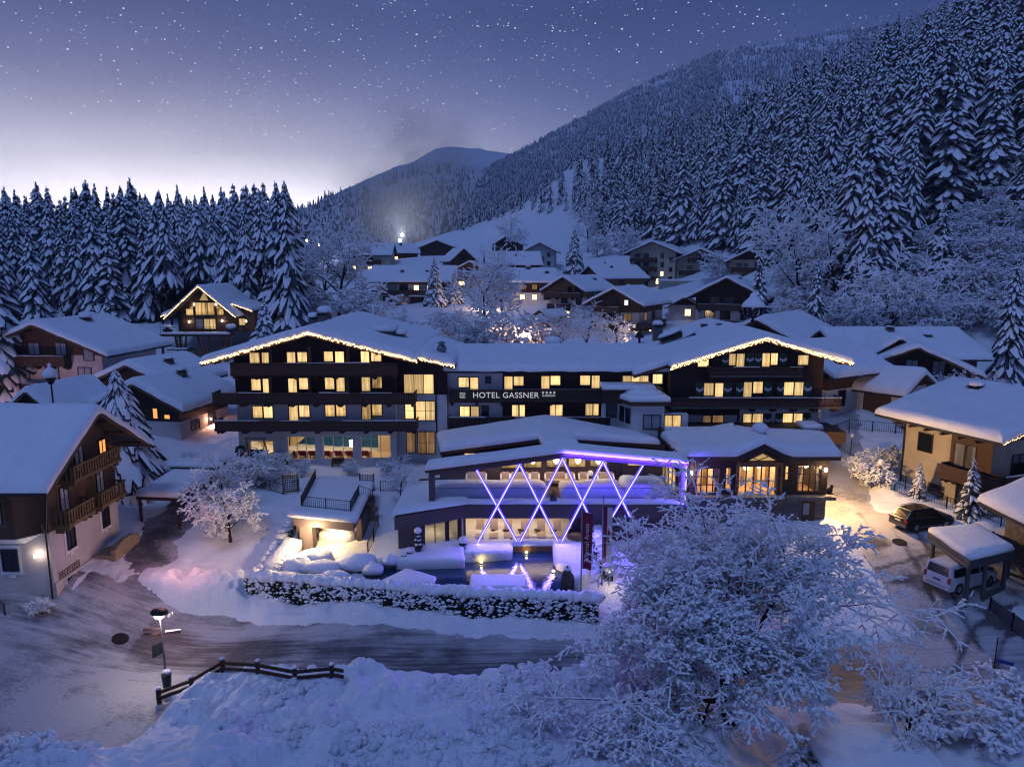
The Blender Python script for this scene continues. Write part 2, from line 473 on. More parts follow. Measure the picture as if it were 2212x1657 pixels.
def np_mesh(name, V, Fq, mat, parent=None, smooth=True, midx=None, kind=None):
    me = bpy.data.meshes.new(name)
    V = np.asarray(V, dtype=np.float32); Fq = np.asarray(Fq, dtype=np.int32)
    k = Fq.shape[1]
    me.vertices.add(len(V)); me.vertices.foreach_set('co', V.ravel())
    me.loops.add(Fq.size); me.loops.foreach_set('vertex_index', Fq.ravel())
    me.polygons.add(len(Fq))
    me.polygons.foreach_set('loop_start', np.arange(0, Fq.size, k, dtype=np.int32))
    me.polygons.foreach_set('loop_total', np.full(len(Fq), k, dtype=np.int32))
    mats = mat if isinstance(mat, (list, tuple)) else [mat]
    for mm in mats: me.materials.append(MATS[mm])
    if midx is not None: me.polygons.foreach_set('material_index', np.asarray(midx, dtype=np.int32))
    me.polygons.foreach_set('use_smooth', np.full(len(Fq), smooth, dtype=bool))
    me.update(calc_edges=True); me.validate()
    o = bpy.data.objects.new(name, me); COL.objects.link(o)
    if parent is not None: o.parent = parent
    if kind: o['kind'] = kind
    return o
def grid_faces(ns, nt):
    i = np.arange(ns - 1)[:, None] * nt + np.arange(nt - 1)[None, :]
    i = i.ravel()
    return np.stack([i, i + nt, i + nt + 1, i + 1], 1)

def _h(ix, iy, s):
    n = (ix.astype(np.int64) * 374761393 + iy.astype(np.int64) * 668265263 + s * 974711) & 0x7fffffff
    n = ((n ^ (n >> 13)) * 1274126177) & 0x7fffffff
    return ((n ^ (n >> 16)) & 0xffff) / 65535.0
def vnoise(x, y, s=0):
    x = np.asarray(x, float); y = np.asarray(y, float)
    ix, iy = np.floor(x), np.floor(y); fx, fy = x - ix, y - iy
    fx = fx * fx * (3 - 2 * fx); fy = fy * fy * (3 - 2 * fy)
    a, b, c, d = _h(ix, iy, s), _h(ix + 1, iy, s), _h(ix, iy + 1, s), _h(ix + 1, iy + 1, s)
    return (a * (1 - fx) + b * fx) * (1 - fy) + (c * (1 - fx) + d * fx) * fy
def fbm(x, y, o=4, s=0):
    r, a, t = 0, 0.5, 0
    for k in range(o):
        r = r + a * vnoise(x * 2 ** k, y * 2 ** k, s + k * 17); t += a; a *= 0.5
    return r / t
def cells(x, y, s=0):            # rounded lumps: 1 at a cell's centre, 0 between cells
    ix, iy = np.floor(x), np.floor(y); best = np.full(np.shape(x), 9.0)
    for dx in (-1, 0, 1):
        for dy in (-1, 0, 1):
            cx, cy = ix + dx, iy + dy
            px, py = cx + 0.15 + 0.7 * _h(cx, cy, s), cy + 0.15 + 0.7 * _h(cx, cy, s + 5)
            sc = 0.65 + 0.7 * _h(cx, cy, s + 9)
            best = np.minimum(best, ((x - px) ** 2 + (y - py) ** 2) / (sc * sc))
    return np.sqrt(np.maximum(0, 1 - best * 1.6))
def sstep(a, b, x):
    t = np.clip((x - a) / (b - a), 0, 1); return t * t * (3 - 2 * t)

def edge_lines(L, r, step):
    e = [0, .12 * r, .3 * r, .6 * r, r, 1.8 * r]
    e = [q for q in e if q < L * 0.45]
    mid = np.linspace(e[-1], L - e[-1], max(2, int((L - 2 * e[-1]) / step) + 1))
    return np.array(e[:-1] + list(mid) + [L - q for q in e[:-1]][::-1])
def snow_profile(path, y0, y1, thick, step=0.65, wob=0.12, seed=0, over=0.0):
    """snow lying on a ridge profile: path = [(x, z)...] across, laid from y0 to y1"""
    path = np.array(path, float)
    seg = np.hypot(np.diff(path[:, 0]), np.diff(path[:, 1])); cum = np.concatenate([[0], np.cumsum(seg)])
    S = edge_lines(cum[-1], thick, step)
    T = edge_lines(y1 - y0, thick, step)
    for c in cum[1:-1]:
        S = np.sort(np.concatenate([S[np.abs(S - c) > 0.25], [c - 0.25, c + 0.25]]))
    sx, sz = np.interp(S, cum, path[:, 0]), np.interp(S, cum, path[:, 1])
    ds = np.minimum(S, cum[-1] - S); dt = np.minimum(T, (y1 - y0) - T)
    dd = np.minimum(ds[:, None], dt[None, :])
    q = np.clip(dd / (thick * 1.0), 0, 1)
    prof = 0.40 + 0.60 * np.sqrt(1 - (1 - q) ** 2)
    X = np.repeat(sx[:, None], len(T), 1); Y = np.repeat((y0 + T)[None, :], len(S), 0); Z = np.repeat(sz[:, None], len(T), 1)
    nse = fbm(X * 0.35 + seed * 3.1, Y * 0.35 + seed * 1.7, 3, seed) - 0.5
    n2 = vnoise(X * 2.3 + seed, Y * 2.3, seed + 3) - 0.5
    top = Z + thick * prof * (1 + wob * 3.2 * nse) + 0.16 * n2 * (1 - q) * np.minimum(1, q * 4 + .4)
    lip = 0.10 * thick * (1 - q) * (q < 0.999)
    ns, nt = len(S), len(T)
    V = np.stack([X, Y, top], 2).reshape(-1, 3)
    Bt = np.stack([X, Y, Z - 0.02 - 0.16 * np.maximum(0, vnoise(X * 1.6 + Y * 1.3, Y * 1.1 - X * .7, seed + 7) - .35)], 2).reshape(-1, 3)
    Fc = grid_faces(ns, nt)
    if sx[-1] < sx[0]: Fc = Fc[:, ::-1]
    idx = np.arange(ns * nt).reshape(ns, nt)
    loop = np.concatenate([idx[:, 0], idx[-1, 1:], idx[-2::-1, -1], idx[0, -2:0:-1]])
    nb = len(V)
    Vb = Bt[loop]
    nx = np.roll(np.arange(len(loop)), -1)
    side = np.stack([loop, nb + np.arange(len(loop)), nb + nx, loop[nx]], 1)
    return np.concatenate([V, Vb]), np.concatenate([Fc, side])
def np_obj(name, VF, mat, parent, smooth=True, world=False):
    V, Fc = VF
    if world:
        l = root(parent).location; V = V - np.array([l[0], l[1], l[2]])
    return np_mesh(name, V, Fc, mat, parent, smooth)
def snow_poly(mb, pts, z0, z1, r=0.22):
    """rounded snow on a level polygon (x, y)"""
    n = len(pts)
    a = sum(pts[i][0] * pts[(i + 1) % n][1] - pts[(i + 1) % n][0] * pts[i][1] for i in range(n))
    if a < 0: pts = pts[::-1]
    P = []
    for i in range(n):
        p, q = Vector(pts[i][:2]), Vector(pts[(i + 1) % n][:2]); m = max(1, int((q - p).length / 0.9))
        for k in range(m): P.append(p.lerp(q, k / m))
    n = len(P)
    nrm = []
    for i in range(n):
        t = (P[(i + 1) % n] - P[i - 1]); nn = Vector((-t.y, t.x)); nn.normalize(); nrm.append(nn)
    rings = [(0.02, z0), (-0.05, z1 - r * 1.0), (0.03, z1 - r * 0.45), (r * 0.45, z1 - r * 0.12), (r * 1.1, z1)]
    vs = []
    for off, z in rings:
        for i in range(n):
            j = random.uniform(-.03, .03)
            q = P[i] + nrm[i] * (off + j)
            vs.append((q.x, q.y, z + (random.uniform(-.02, .02) if z > z0 else 0)))
    fs = []
    for k in range(len(rings) - 1):
        for i in range(n):
            j = (i + 1) % n
            fs.append((k * n + i, k * n + j, (k + 1) * n + j, (k + 1) * n + i))
    fs.append(tuple(range((len(rings) - 1) * n, len(rings) * n)))
    fs.append(tuple(range(n - 1, -1, -1)))
    mb.add(vs, fs)
PLACE = {}
def put(key, p, rz=0.0, ctrl=True):
    PLACE[key] = (p, radians(rz))
    if ctrl: CTRL.append(p)
CTRL = []
put('barn', atD(945, 560, 262), -6)
put('meadow_chalet', atD(1096, 553, 255), -14)
put('white_house', atD(1166, 579, 232), -8)
put('brown_house', atD(1000, 584, 217), 24)
put('ridge_house', atD(1055, 600, 214), -84)
put('far_left_house', atD(748, 585, 228), -90)
put('lit_cottage', atD(815, 568, 242), -60)
put('ochre_house', atD(1016, 622, 190), -6)
put('long_house', atD(822, 664, 186), -88)
put('shuttered_house', atD(1106, 652, 180), -88)
put('gallery_house', atD(1222, 690, 160), -32)
put('snow_porch_house', atD(1330, 718, 128), -30)
put('dark_chalet', atD(1568, 697, 135), -24)
put('small_pink_house', atD(1476, 692, 142), -10)
put('cream_hotel', atD(1408, 622, 220), -24)
put('balcony_house', atD(1617, 604, 190), -22)
put('far_roof_house', atD(1280, 622, 188), -60)
put('garden_shed', atD(1167, 708, 140), -40)
put('big_roof_house', (34.0, 97.0, 9.5), -38)
put('back_chalet', (42.0, 93.0, 9.9), -88, False)
put('gable_chalet', atD(1968, 852, 85), -22)
put('corner_house', (32.0, 80.0, 8.4), -59)
put('garage_house', (44.2, 77.0, 8.3), 36)
put('ochre_wall_house', (44.4, 56.5, 4.6), 19.5)
put('stone_wall_house', (39.4, 39.5, 3.4), 0, False)
put('pink_house', (-55.5, 84.0, 8.4), -5)
put('gable_shed', (-45.2, 66.0, 8.2), -8)
put('left_chalet', (-37.0, 70.0, 7.6), -10)
put('behind_chalet', (-43.0, 80.0, 8.8), -14)
put('tree_chalet', (-44.0, 106.0, 10.7), 4)
put('corner_tower_house', (-29.6, 47.2, 4.0), 90, False)

for p in [
    (-40, 40, 2.4), (-31, 40.5, 2.2), (-27, 41.5, 1.3), (-30, 33, .2), (-20, 30, .2), (-15.8, 40, 0), (-24, 43.5, .5), (-10, 41.5, 0), (0, 41, 0), (8, 39.8, .1), (18, 39, .4),
    (28, 37.8, .9), (36, 36, 1.2), (50, 32, 1.6), (-60, 43, 3.4), (-45, 26, 0), (-20, 22, 0), (0, 22, .3), (20, 24, .3), (40, 22, .8), (10, 30, .4), (0, 33, .2),
    (-27.5, 51, 4.0), (-25, 49, 2.9), (-27, 46.8, 3.0), (-29.2, 43.2, 3.6), (-33, 43, 3.7), (-40, 43, 3.6), (-28, 56, 4.2), (-27, 62, 5.2), (-27, 70, 6.6), (-25, 53, 3.9),
    (-21, 51, 2.6), (-20, 48, 1.2), (-21, 56, 4.5), (-18, 46.4, .7), (-13, 45.6, .8), (-5, 44.6, .7), (4, 43.6, .8), (8, 44, 1.2), (-24, 66, 5.3), (-15, 66, 5.3), (-9, 66, 5.3), (-4, 64, 5.3),
    (-12, 62, 5.2), (-8.5, 58, 4.6), (-8.8, 54, 3.7), (-9, 50.5, 3.0), (-15, 62, 5.2), (-19, 61, 5.1), (0, 52, 3.0), (6, 52, 3.0), (10, 50, 3.0), (14, 52, 3.2), (-4, 51, 3.0),
    (0, 47, 3.0), (-6, 47, 3.0), (6, 47, 3.0), (-10, 48, 3.0), (-14, 49.5, 3.0), (-14, 54.5, 3.1), (-12, 52, 3.0), (-15.5, 51.5, 3.0), (-13, 50, 3.0), (-14, 59.5, 5.2), (-17.5, 53.5, 4.0), (11, 46, 2.0), (14, 45, 1.6),
    (26, 54, 4.5), (28, 51, 4.5), (30.5, 50, 4.7), (28, 46, 3.4), (30, 43.5, 2.5), (34, 44, 2.7), (38, 47, 3.6), (24, 44.5, 2.4), (31, 60, 5.0), (32, 66, 5.8), (34, 70, 6.6), (37, 77, 8.2), (40, 71, 7.4), (34, 76, 8.0), (28, 72, 6.0), (28, 80, 8.0), (20, 49, 3.4), (17, 44, 1.6),
    (29, 56, 4.7), (35, 54, 4.6), (25.5, 58, 4.8), (44, 44, 3.0), (55, 40, 3.0), (37, 66, 6.0),
    (-20, 95, 8.0), (0, 90, 8.0), (15, 92, 8.5), (-30, 85, 8.5), (-28, 95, 9.5), (0, 110, 11.0), (20, 110, 11.0), (-20, 130, 13.6), (0, 140, 14.0), (15, 130, 13.6), (-40, 118, 13.0),
    (-60, 118, 14.5), (-45, 125, 15.2), (-30, 130, 15.2), (-80, 115, 13.5), (-100, 120, 14.0), (-60, 140, 16.5), (-90, 145, 17.0), (-130, 140, 17.0), (-70, 170, 19.0), (-130, 200, 20), (-75, 60, 6.5), (-90, 80, 9), (-120, 50, 7),
    (-30, 180, 15.0), (-60, 250, 18.0), (-20, 280, 20.0), (-60, 350, 22.0), (-120, 350, 24.0), (-40, 450, 26.0), (-120, 500, 30), (-260, 200, 24), (-260, 400, 30), (-260, 600, 34), (-100, 620, 34),
    atD(1150, 520, 330), atD(1230, 470, 400), atD(1040, 520, 400), atD(1140, 455, 440), atD(960, 508, 470), atD(1330, 520, 320), atD(1250, 560, 290),
    (56, 116, 15.0), (47, 120, 14.0), (75, 120, 24), (62, 105, 13), (97, 150, 46.0), (70, 150, 27), atD(1480, 505, 245), atD(1600, 520, 215), atD(1680, 560, 175),
    (66, 96, 11.0), (72, 80, 12.0), (85, 85, 24.0), (110, 110, 46), (90, 65, 14), (130, 90, 48), (140, 60, 40), (120, 40, 20), (180, 100, 70), (200, 60, 70),
    (104, 317, 82.0), (42, 470, 92.0), (80, 240, 52), (110, 220, 62), (150, 200, 84), (180, 300, 106), (120, 450, 98), (90, 600, 115), (220, 150, 105), (300, 100, 120), (300, 300, 170), (250, 500, 150), (300, 620, 170), (0, 600, 70), (10, 520, 66),
]:
    CTRL.append(p)
CT = np.array(CTRL, float)
_c = 5.0
_A = np.sqrt(((CT[:, None, :2] - CT[None, :, :2]) ** 2).sum(2) + _c * _c)
_n0 = len(CT)
_M = np.zeros((_n0 + 1, _n0 + 1)); _M[:_n0, :_n0] = _A - 0.0 * np.eye(_n0); _M[_n0, :_n0] = 1; _M[:_n0, _n0] = 1
_M[:_n0, :_n0] += np.diag(np.full(_n0, -0.6))
_wt = np.linalg.solve(_M, np.concatenate([CT[:, 2], [0]]))
def h_raw(x, y):
    x = np.asarray(x, float); y = np.asarray(y, float); sh = x.shape
    xf, yf = x.ravel(), y.ravel(); out = np.empty(len(xf))
    for k in range(0, len(xf), 40000):
        a, b = xf[k:k + 40000, None], yf[k:k + 40000, None]
        out[k:k + 40000] = np.sqrt((a - CT[None, :, 0]) ** 2 + (b - CT[None, :, 1]) ** 2 + _c * _c) @ _wt[:_n0] + _wt[_n0]
    return out.reshape(sh)
def dist_path(x, y, path):
    best = np.full(np.shape(x), 1e9)
    for (ax, ay), (bx, by) in zip(path[:-1], path[1:]):
        dx, dy = bx - ax, by - ay
        t = np.clip(((x - ax) * dx + (y - ay) * dy) / (dx * dx + dy * dy), 0, 1)
        best = np.minimum(best, np.hypot(x - ax - t * dx, y - ay - t * dy))
    return best
def z4(x, y): return 815.5 + x * .31374, 884.9 + y * .31374
def z5(x, y): return 867.5 + x * .19609, 971.6 + y * .19609
def zg(x, y): return 520.5 + x * .15186, 980.3 + y * .15186
WZ = 2.55
POOL = [atZ(*z4(*p), WZ)[:2] for p in [(-120, 1180), (40, 1085), (200, 1075), (600, 1060), (600, 1030), (925, 1010), (925, 940), (1205, 940), (1215, 1040), (1240, 1080), (1335, 1115), (1370, 1205), (1260, 1255), (1040, 1300), (600, 1300), (0, 1230)]]
def in_poly(x, y, poly):
    r = np.zeros(np.shape(x), bool); n = len(poly)
    for i in range(n):
        ax, ay = poly[i]; bx, by = poly[(i + 1) % n]
        c = ((ay > y) != (by > y)) & (x < (bx - ax) * (y - ay) / (by - ay + 1e-12) + ax)
        r ^= c
    return r
ROAD = [(-75, 44.5), (-45, 43.0), (-26, 42.6), (-10, 41.0), (5, 39.6), (18, 38.9), (30, 37.6), (42, 35.2), (75, 30)]
def road_half(x): return np.interp(x, [-75, -40, -20, -12, 0, 20, 80], [3.2, 3.6, 3.4, 2.9, 2.6, 2.5, 2.5])
LANE = [(-25.2, 45.5), (-26.2, 49), (-27.2, 53), (-27.2, 60)]
DRIVE = [(28.0, 40.0), (29.0, 45), (28.5, 50), (27.5, 55), (29.0, 61), (32.5, 69), (36, 77)]
def bank_h(x, y):
    """ploughed snow heaps along the street"""
    crest = np.interp(x, [-19.5, -18, -15, -11, -8, 0, 6, 9, 11], [0, .45, .55, .6, 1.4, 1.6, 1.4, .9, .2])
    e = np.interp(x, [-20, -18, -15, -8, 0, 8, 12], [37.0, 39.0, 39.8, 39.0, 38.3, 37.6, 36.4])
    near = crest * sstep(0, 1.5, e - y) * np.interp(y, [26, 30.5, 33], [.9, .85, 1.0])
    spread = sstep(-20.5, -15.0, x + (y - 31) * 0.15)
    near = near + 1.0 * spread * sstep(34.2, 31.0, y) * np.interp(x, [-20, -10, -4, 12], [0.6, 1.1, .6, .1])
    near = near * (0.75 + 0.5 * fbm(x * .22, y * .22, 3, 4))
    bl = 1.3 * np.exp(-(((x + 25.0) / 8.0) ** 2 + ((y - 29.4) / 2.2) ** 2))
    c = 1.15 * np.exp(-(((x + 20.8) / 4.0) ** 2 + ((y - 46.9) / 1.7) ** 2)) * sstep(44.9, 46.3, y + (x + 20) * .05)
    c2 = .9 * np.exp(-(((x + 34.5) / 4.5) ** 2 + ((y - 47.0) / 1.0) ** 2)) * 0 + .9 * np.exp(-(((x + 33.5) / 3.0) ** 2 + ((y - 45.2) / 1.1) ** 2)) * (x < -29)
    dl = y - np.interp(x, [-17, 7], [44.2, 42.3])
    s = 0.34 * sstep(-.2, .7, dl) * sstep(2.6, 1.2, dl) * sstep(-18.5, -16.5, x) * sstep(10, 7, x)
    r1 = .35 * np.exp(-((x - (32.3 + (y - 60) * .0)) / .6) ** 2) * sstep(57.5, 59, y) * sstep(70, 67, y)
    r2 = .42 * np.exp(-(dist_path(x, y, [(32.4, 57.5), (36.4, 52.0), (38.5, 49.5)]) / .8) ** 2)
    r3 = .7 * np.exp(-(dist_path(x, y, [(33.0, 42.0), (35.6, 38.6), (38.0, 36.6)]) / .9) ** 2)
    r4 = .8 * np.exp(-(((x - 41.5) / 1.8) ** 2 + ((y - 74.8) / 1.2) ** 2)) * 0
    return near + bl + c + c2 + s + r1 + r2 + r3 + r4
def ground(x, y):
    x = np.asarray(x, float); y = np.asarray(y, float)
    h = h_raw(x, y)
    rd = dist_path(x, y, ROAD)
    h = h + bank_h(x, y)
    return h
def gdz(x, y): a, b = np.array([x]), np.array([y]); return float(ground_detail(a, b, ground(a, b))[0])
def gz(x, y): return float(ground(np.array([x]), np.array([y]))[0])

def road_mask(x, y):
    jt = (fbm(x * .7, y * .7, 4, 31) - .5) * 1.5
    rd = dist_path(x, y, ROAD) - road_half(x) + jt
    m = sstep(1.1, -.8, rd)
    m = np.maximum(m, sstep(2.5, .7, dist_path(x, y, LANE) + jt))
    m = np.maximum(m, sstep(3.2, 1.3, dist_path(x, y, DRIVE) + jt))
    lot = in_poly(x, y, [(25.5, 39), (34, 39), (36.5, 44), (37, 49.5), (31, 53.5), (25.5, 52), (25.0, 44)])
    m = np.maximum(m, lot * 1.0)
    plaza = in_poly(x, y, [(-60, 25.5), (-24, 26), (-20.5, 31.0), (-17.2, 37), (-19, 42), (-60, 42)])
    m = np.maximum(m, plaza * 1.0)
    return m
def ground_detail(x, y, h):
    rm = road_mask(x, y)
    n = (fbm(x * .5, y * .5, 3, 2) - .5) * .28 + (fbm(x * 1.5, y * 1.5, 2, 8) - .5) * .20
    bk = np.clip(bank_h(x, y) * 1.5, 0, 1)
    big = cells(x * .62 + fbm(x, y, 2, 3), y * .62, 1) * .66 + cells(x * 1.35 + .6 * fbm(x * 2, y * 2, 2, 5), y * 1.35, 2) * .50
    msk = sstep(.38, .62, fbm(x * .3, y * .3, 3, 21))
    sm = cells(x * 3.1, y * 3.1, 3) * .15 * msk + cells(x * 6.0, y * 6.0, 4) * .10
    smooth = np.where(y > 41.8, np.where(x < -16, .75, .3), 1.0)
    return h + n * (1 - .75 * rm) * (1 + bk) + bk * smooth * ((.25 + .75 * msk) * big + sm - .2)

def sheet(name, xs, ys, mat, hole=None, attr=False, sub=None, extra=0.0, detail=True):
    X, Y = np.meshgrid(xs, ys, indexing='ij')
    H = ground(X, Y)
    if detail: H = ground_detail(X, Y, H)
    if sub is not None: H = H - sub(X, Y)
    V = np.stack([X, Y, H + extra], 2).reshape(-1, 3)
    Fc = grid_faces(len(xs), len(ys))
    if hole is not None:
        c = V[Fc].mean(1); k = ~hole(c[:, 0], c[:, 1]); Fc = Fc[k]
    o = np_mesh(name, V, Fc, mat, kind='structure')
    return o, V
def pool_cut(x, y):
    return 1.3 * sstep(.35, -.1, poly_sd(x, y, POOL))
def poly_sd(x, y, poly):
    d = dist_path(x, y, list(poly) + [poly[0]])
    return np.where(in_poly(x, y, poly), -d, d)
NEAR = (-62, 64, 24.0, 112.0)
FINE = (-33.0, 13.0, 24.6, 40.2)
FINE2 = (-36.0, 9.0, 42.4, 50.0)
def near_sub(x, y):
    s = pool_cut(x, y) + .16 * sstep(.15, .75, road_mask(x, y)) * (1 - np.clip(bank_h(x, y) * 2.5, 0, 1))
    for R in (FINE, FINE2): s = s + .8 * ((x > R[0] + .65) & (x < R[1] - .65) & (y > R[2] + .65) & (y < R[3] - .65))
    return s
sheet('ground', np.arange(NEAR[0], NEAR[1] + .01, .3), np.arange(NEAR[2], NEAR[3] + .01, .3), 'snow', sub=near_sub)
def fine_sub(x, y, R=FINE):
    e = np.minimum(np.minimum(x - R[0], R[1] - x), np.minimum(y - R[2], R[3] - y))
    rm = road_mask(x, y) * (1 - np.clip(bank_h(x, y) * 2.5, 0, 1))
    return .16 * sstep(.15, .75, rm) + .5 * sstep(.3, 0, e)
sheet('snow_bank', np.arange(FINE2[0], FINE2[1] + .01, .12), np.arange(FINE2[2], FINE2[3] + .01, .12), 'snow', sub=lambda x, y: fine_sub(x, y, FINE2) + pool_cut(x, y))
sheet('snow_bank', np.arange(FINE[0], FINE[1] + .01, .07), np.arange(FINE[2], FINE[3] + .01, .07), 'snow_lumpy', sub=fine_sub)
def far_sub(x, y):
    e = np.minimum(np.minimum(x - NEAR[0], NEAR[1] - x), np.minimum(y - NEAR[2], NEAR[3] - y))
    return 2.0 * sstep(0, 5, e)
sheet('valley_ground', np.linspace(-420, 340, 230), np.concatenate([np.linspace(-30, 20, 10), np.linspace(24, 680, 220)]), 'snow', sub=far_sub, detail=False)

xs, ys = np.arange(-62, 64.01, .28), np.arange(25.0, 80, .28)
X, Y = np.meshgrid(xs, ys, indexing='ij')
RM = road_mask(X, Y)
H = ground_detail(X, Y, ground(X, Y))
HS = H - .105
V = np.stack([X, Y, HS], 2).reshape(-1, 3)
Fc = grid_faces(len(xs), len(ys))
ok = (RM > .02) & (bank_h(X, Y) < .4)
okf = ok.ravel()[Fc].all(1)
Fr = Fc[okf]
used, inv = np.unique(Fr, return_inverse=True)
road = np_mesh('road', V[used], inv.reshape(-1, 4), 'road_snow', kind='structure')
bx, by = X.ravel()[used], Y.ravel()[used]
bare = .30 * sstep(2.4, .4, dist_path(bx, by, [(-26.6, 48), (-28, 51), (-28, 58)]))
bare = bare + .55 * np.maximum.reduce([sstep(.28, .05, dist_path(bx, by, p)) for p in
    [[(27, 40), (28.2, 46), (29, 52)], [(28.4, 40), (29.6, 46), (30.4, 51)], [(25.5, 47.0), (33, 48.8)], [(25.8, 45.6), (33, 47.2)], [(33, 43.5), (29, 41.6), (26, 38.5)], [(33, 42.3), (30, 40.4), (28, 38.0)], [(28, 55), (27.6, 51.5)]]])
bare = bare + .9 * sstep(1.5, .4, np.hypot((bx - 27.0), (by - 50.0) * 1.1)) + .75 * sstep(1.8, .5, np.hypot(bx - 31.2, by - 42.2)) * (fbm(bx * 1.6, by * 1.6, 3, 6) > .47)
bare = bare + .35 * sstep(2.0, .6, np.abs(dist_path(bx, by, ROAD) - .3)) * (bx > -24) * (bx < 22) - .18 * sstep(41.5, 38.5, by) * sstep(-16, -20, bx) - .25 * (by > 46) * (bx > 24) + .10
at = road.data.attributes.new('bare', 'FLOAT', 'POINT')
at.data.foreach_set('value', bare.astype(np.float32))
at = road.data.attributes.new('streak', 'FLOAT', 'POINT'); at.data.foreach_set('value', sstep(6.5, 2.5, dist_path(bx, by, ROAD)).astype(np.float32))

mb = MB()
mb.poly([(p[0], p[1], WZ) for p in (POOL if sum(POOL[i][0] * POOL[(i + 1) % len(POOL)][1] - POOL[(i + 1) % len(POOL)][0] * POOL[i][1] for i in range(len(POOL))) > 0 else POOL[::-1])])
o = mb.build('water', 'pool_water'); o['kind'] = 'structure'

def mountain(name, crest_px, D, base_px, Db, n=150, m=70, rough=30.0, seed=0, back=600.0):
    """a mountainside: crest line and foot line given as sight lines with their distances"""
    s = np.linspace(0, 1, n)
    def line(pts, ds):
        pts = np.array([atD(px, py, d) for (px, py), d in zip(pts, ds)])
        t = np.linspace(0, 1, len(pts))
        return np.stack([np.interp(s, t, pts[:, k]) for k in range(3)], 1)
    A, B = line(base_px, Db), line(crest_px, D)
    C = B + np.array([0, back, -back * .7])
    rows = []
    for k in range(m):
        t = k / (m - 1)
        if t < .8:
            q = t / .8; P = A * (1 - q) + B * q
            P = P.copy(); P[:, 2] += 0
        else:
            q = (t - .8) / .2; P = B * (1 - q) + C * q
        rows.append(P)
    R = np.stack(rows, 1)
    tt = np.linspace(0, 1, m)[None, :]
    amp = np.clip(np.minimum(tt / .25, 1), 0, 1) * np.where(tt > .7, np.clip(np.abs(tt - .8) / .1, .12, 1), 1)
    nz = fbm(R[:, :, 0] / 260 + seed, R[:, :, 1] / 260, 5, seed) - .5
    R[:, :, 2] += nz * rough * amp
    R[:, :, 1] += (fbm(R[:, :, 0] / 140, R[:, :, 2] / 140, 4, seed + 3) - .5) * rough * amp
    o = np_mesh(name, R.reshape(-1, 3), grid_faces(n, m)[:, ::-1], 'mountain_snow', kind='structure')
    return R
far_peak = mountain('mountain', [(560, 560), (640, 462), (740, 415), (840, 372), (900, 345), (940, 322), (972, 317), (1030, 322), (1100, 331), (1250, 380), (1450, 480)],
    [2100, 2100, 2300, 2500, 2700, 2900, 3000, 3000, 3000, 3000, 3000],
    [(500, 640), (640, 560), (760, 560), (880, 560), (950, 560), (1000, 560), (1050, 560), (1100, 560), (1150, 560), (1300, 560), (1500, 560)],
    [650, 680, 700, 720, 740, 800, 850, 900, 900, 900, 900], rough=70, seed=3)
near_mtn = mountain('mountain_ridge', [(985, 420), (1060, 362), (1110, 338), (1200, 290), (1300, 232), (1400, 180), (1500, 135), (1560, 112), (1700, 92), (1820, 72), (1930, 55), (2060, 10), (2300, -60), (2700, -120)],
    [2000, 2100, 2200, 2300, 2400, 2400, 2400, 2400, 2300, 2250, 2200, 2100, 2000, 1900],
    [(930, 560), (1000, 540), (1060, 540), (1140, 540), (1230, 540), (1330, 540), (1430, 540), (1500, 540), (1600, 540), (1700, 540), (1850, 540), (2000, 540), (2300, 560), (2700, 600)],
    [800, 820, 840, 850, 850, 850, 850, 850, 850, 850, 850, 850, 850, 850], rough=60, seed=9)
mb = MB(); mb.quad((-6000, -1500, -3), (6000, -1500, -3), (6000, 6500, -3), (-6000, 6500, -3))
o = mb.build('plain', 'snow'); o['kind'] = 'structure'
class Face:
    """a wall's frame: a runs along it, off stands out of it, z up"""
    def __init__(self, O, t, n): self.O, self.t, self.n = O, t, n
    def P(self, a, off, z):
        return (self.O[0] + self.t[0] * a + self.n[0] * off, self.O[1] + self.t[1] * a + self.n[1] * off, z)
    def box(self, mb, a0, a1, o0, o1, z0, z1):
        P = self.P
        p = [P(a0, o1, z0), P(a1, o1, z0), P(a1, o0, z0), P(a0, o0, z0), P(a0, o1, z1), P(a1, o1, z1), P(a1, o0, z1), P(a0, o0, z1)]
        cr = self.t[0] * self.n[1] - self.t[1] * self.n[0]
        if cr > 0: p = [p[1], p[0], p[3], p[2], p[5], p[4], p[7], p[6]]
        return mb.hexa(p)
GLOW = {'c': 'lit_curtain', 'r': 'lit_room', 'd': 'window_dark', 'p': 'curtain_pale', 'f': 'far_window', 'w': 'far_window_white', 'm': 'lit_dim', 'o': 'shop_orange'}
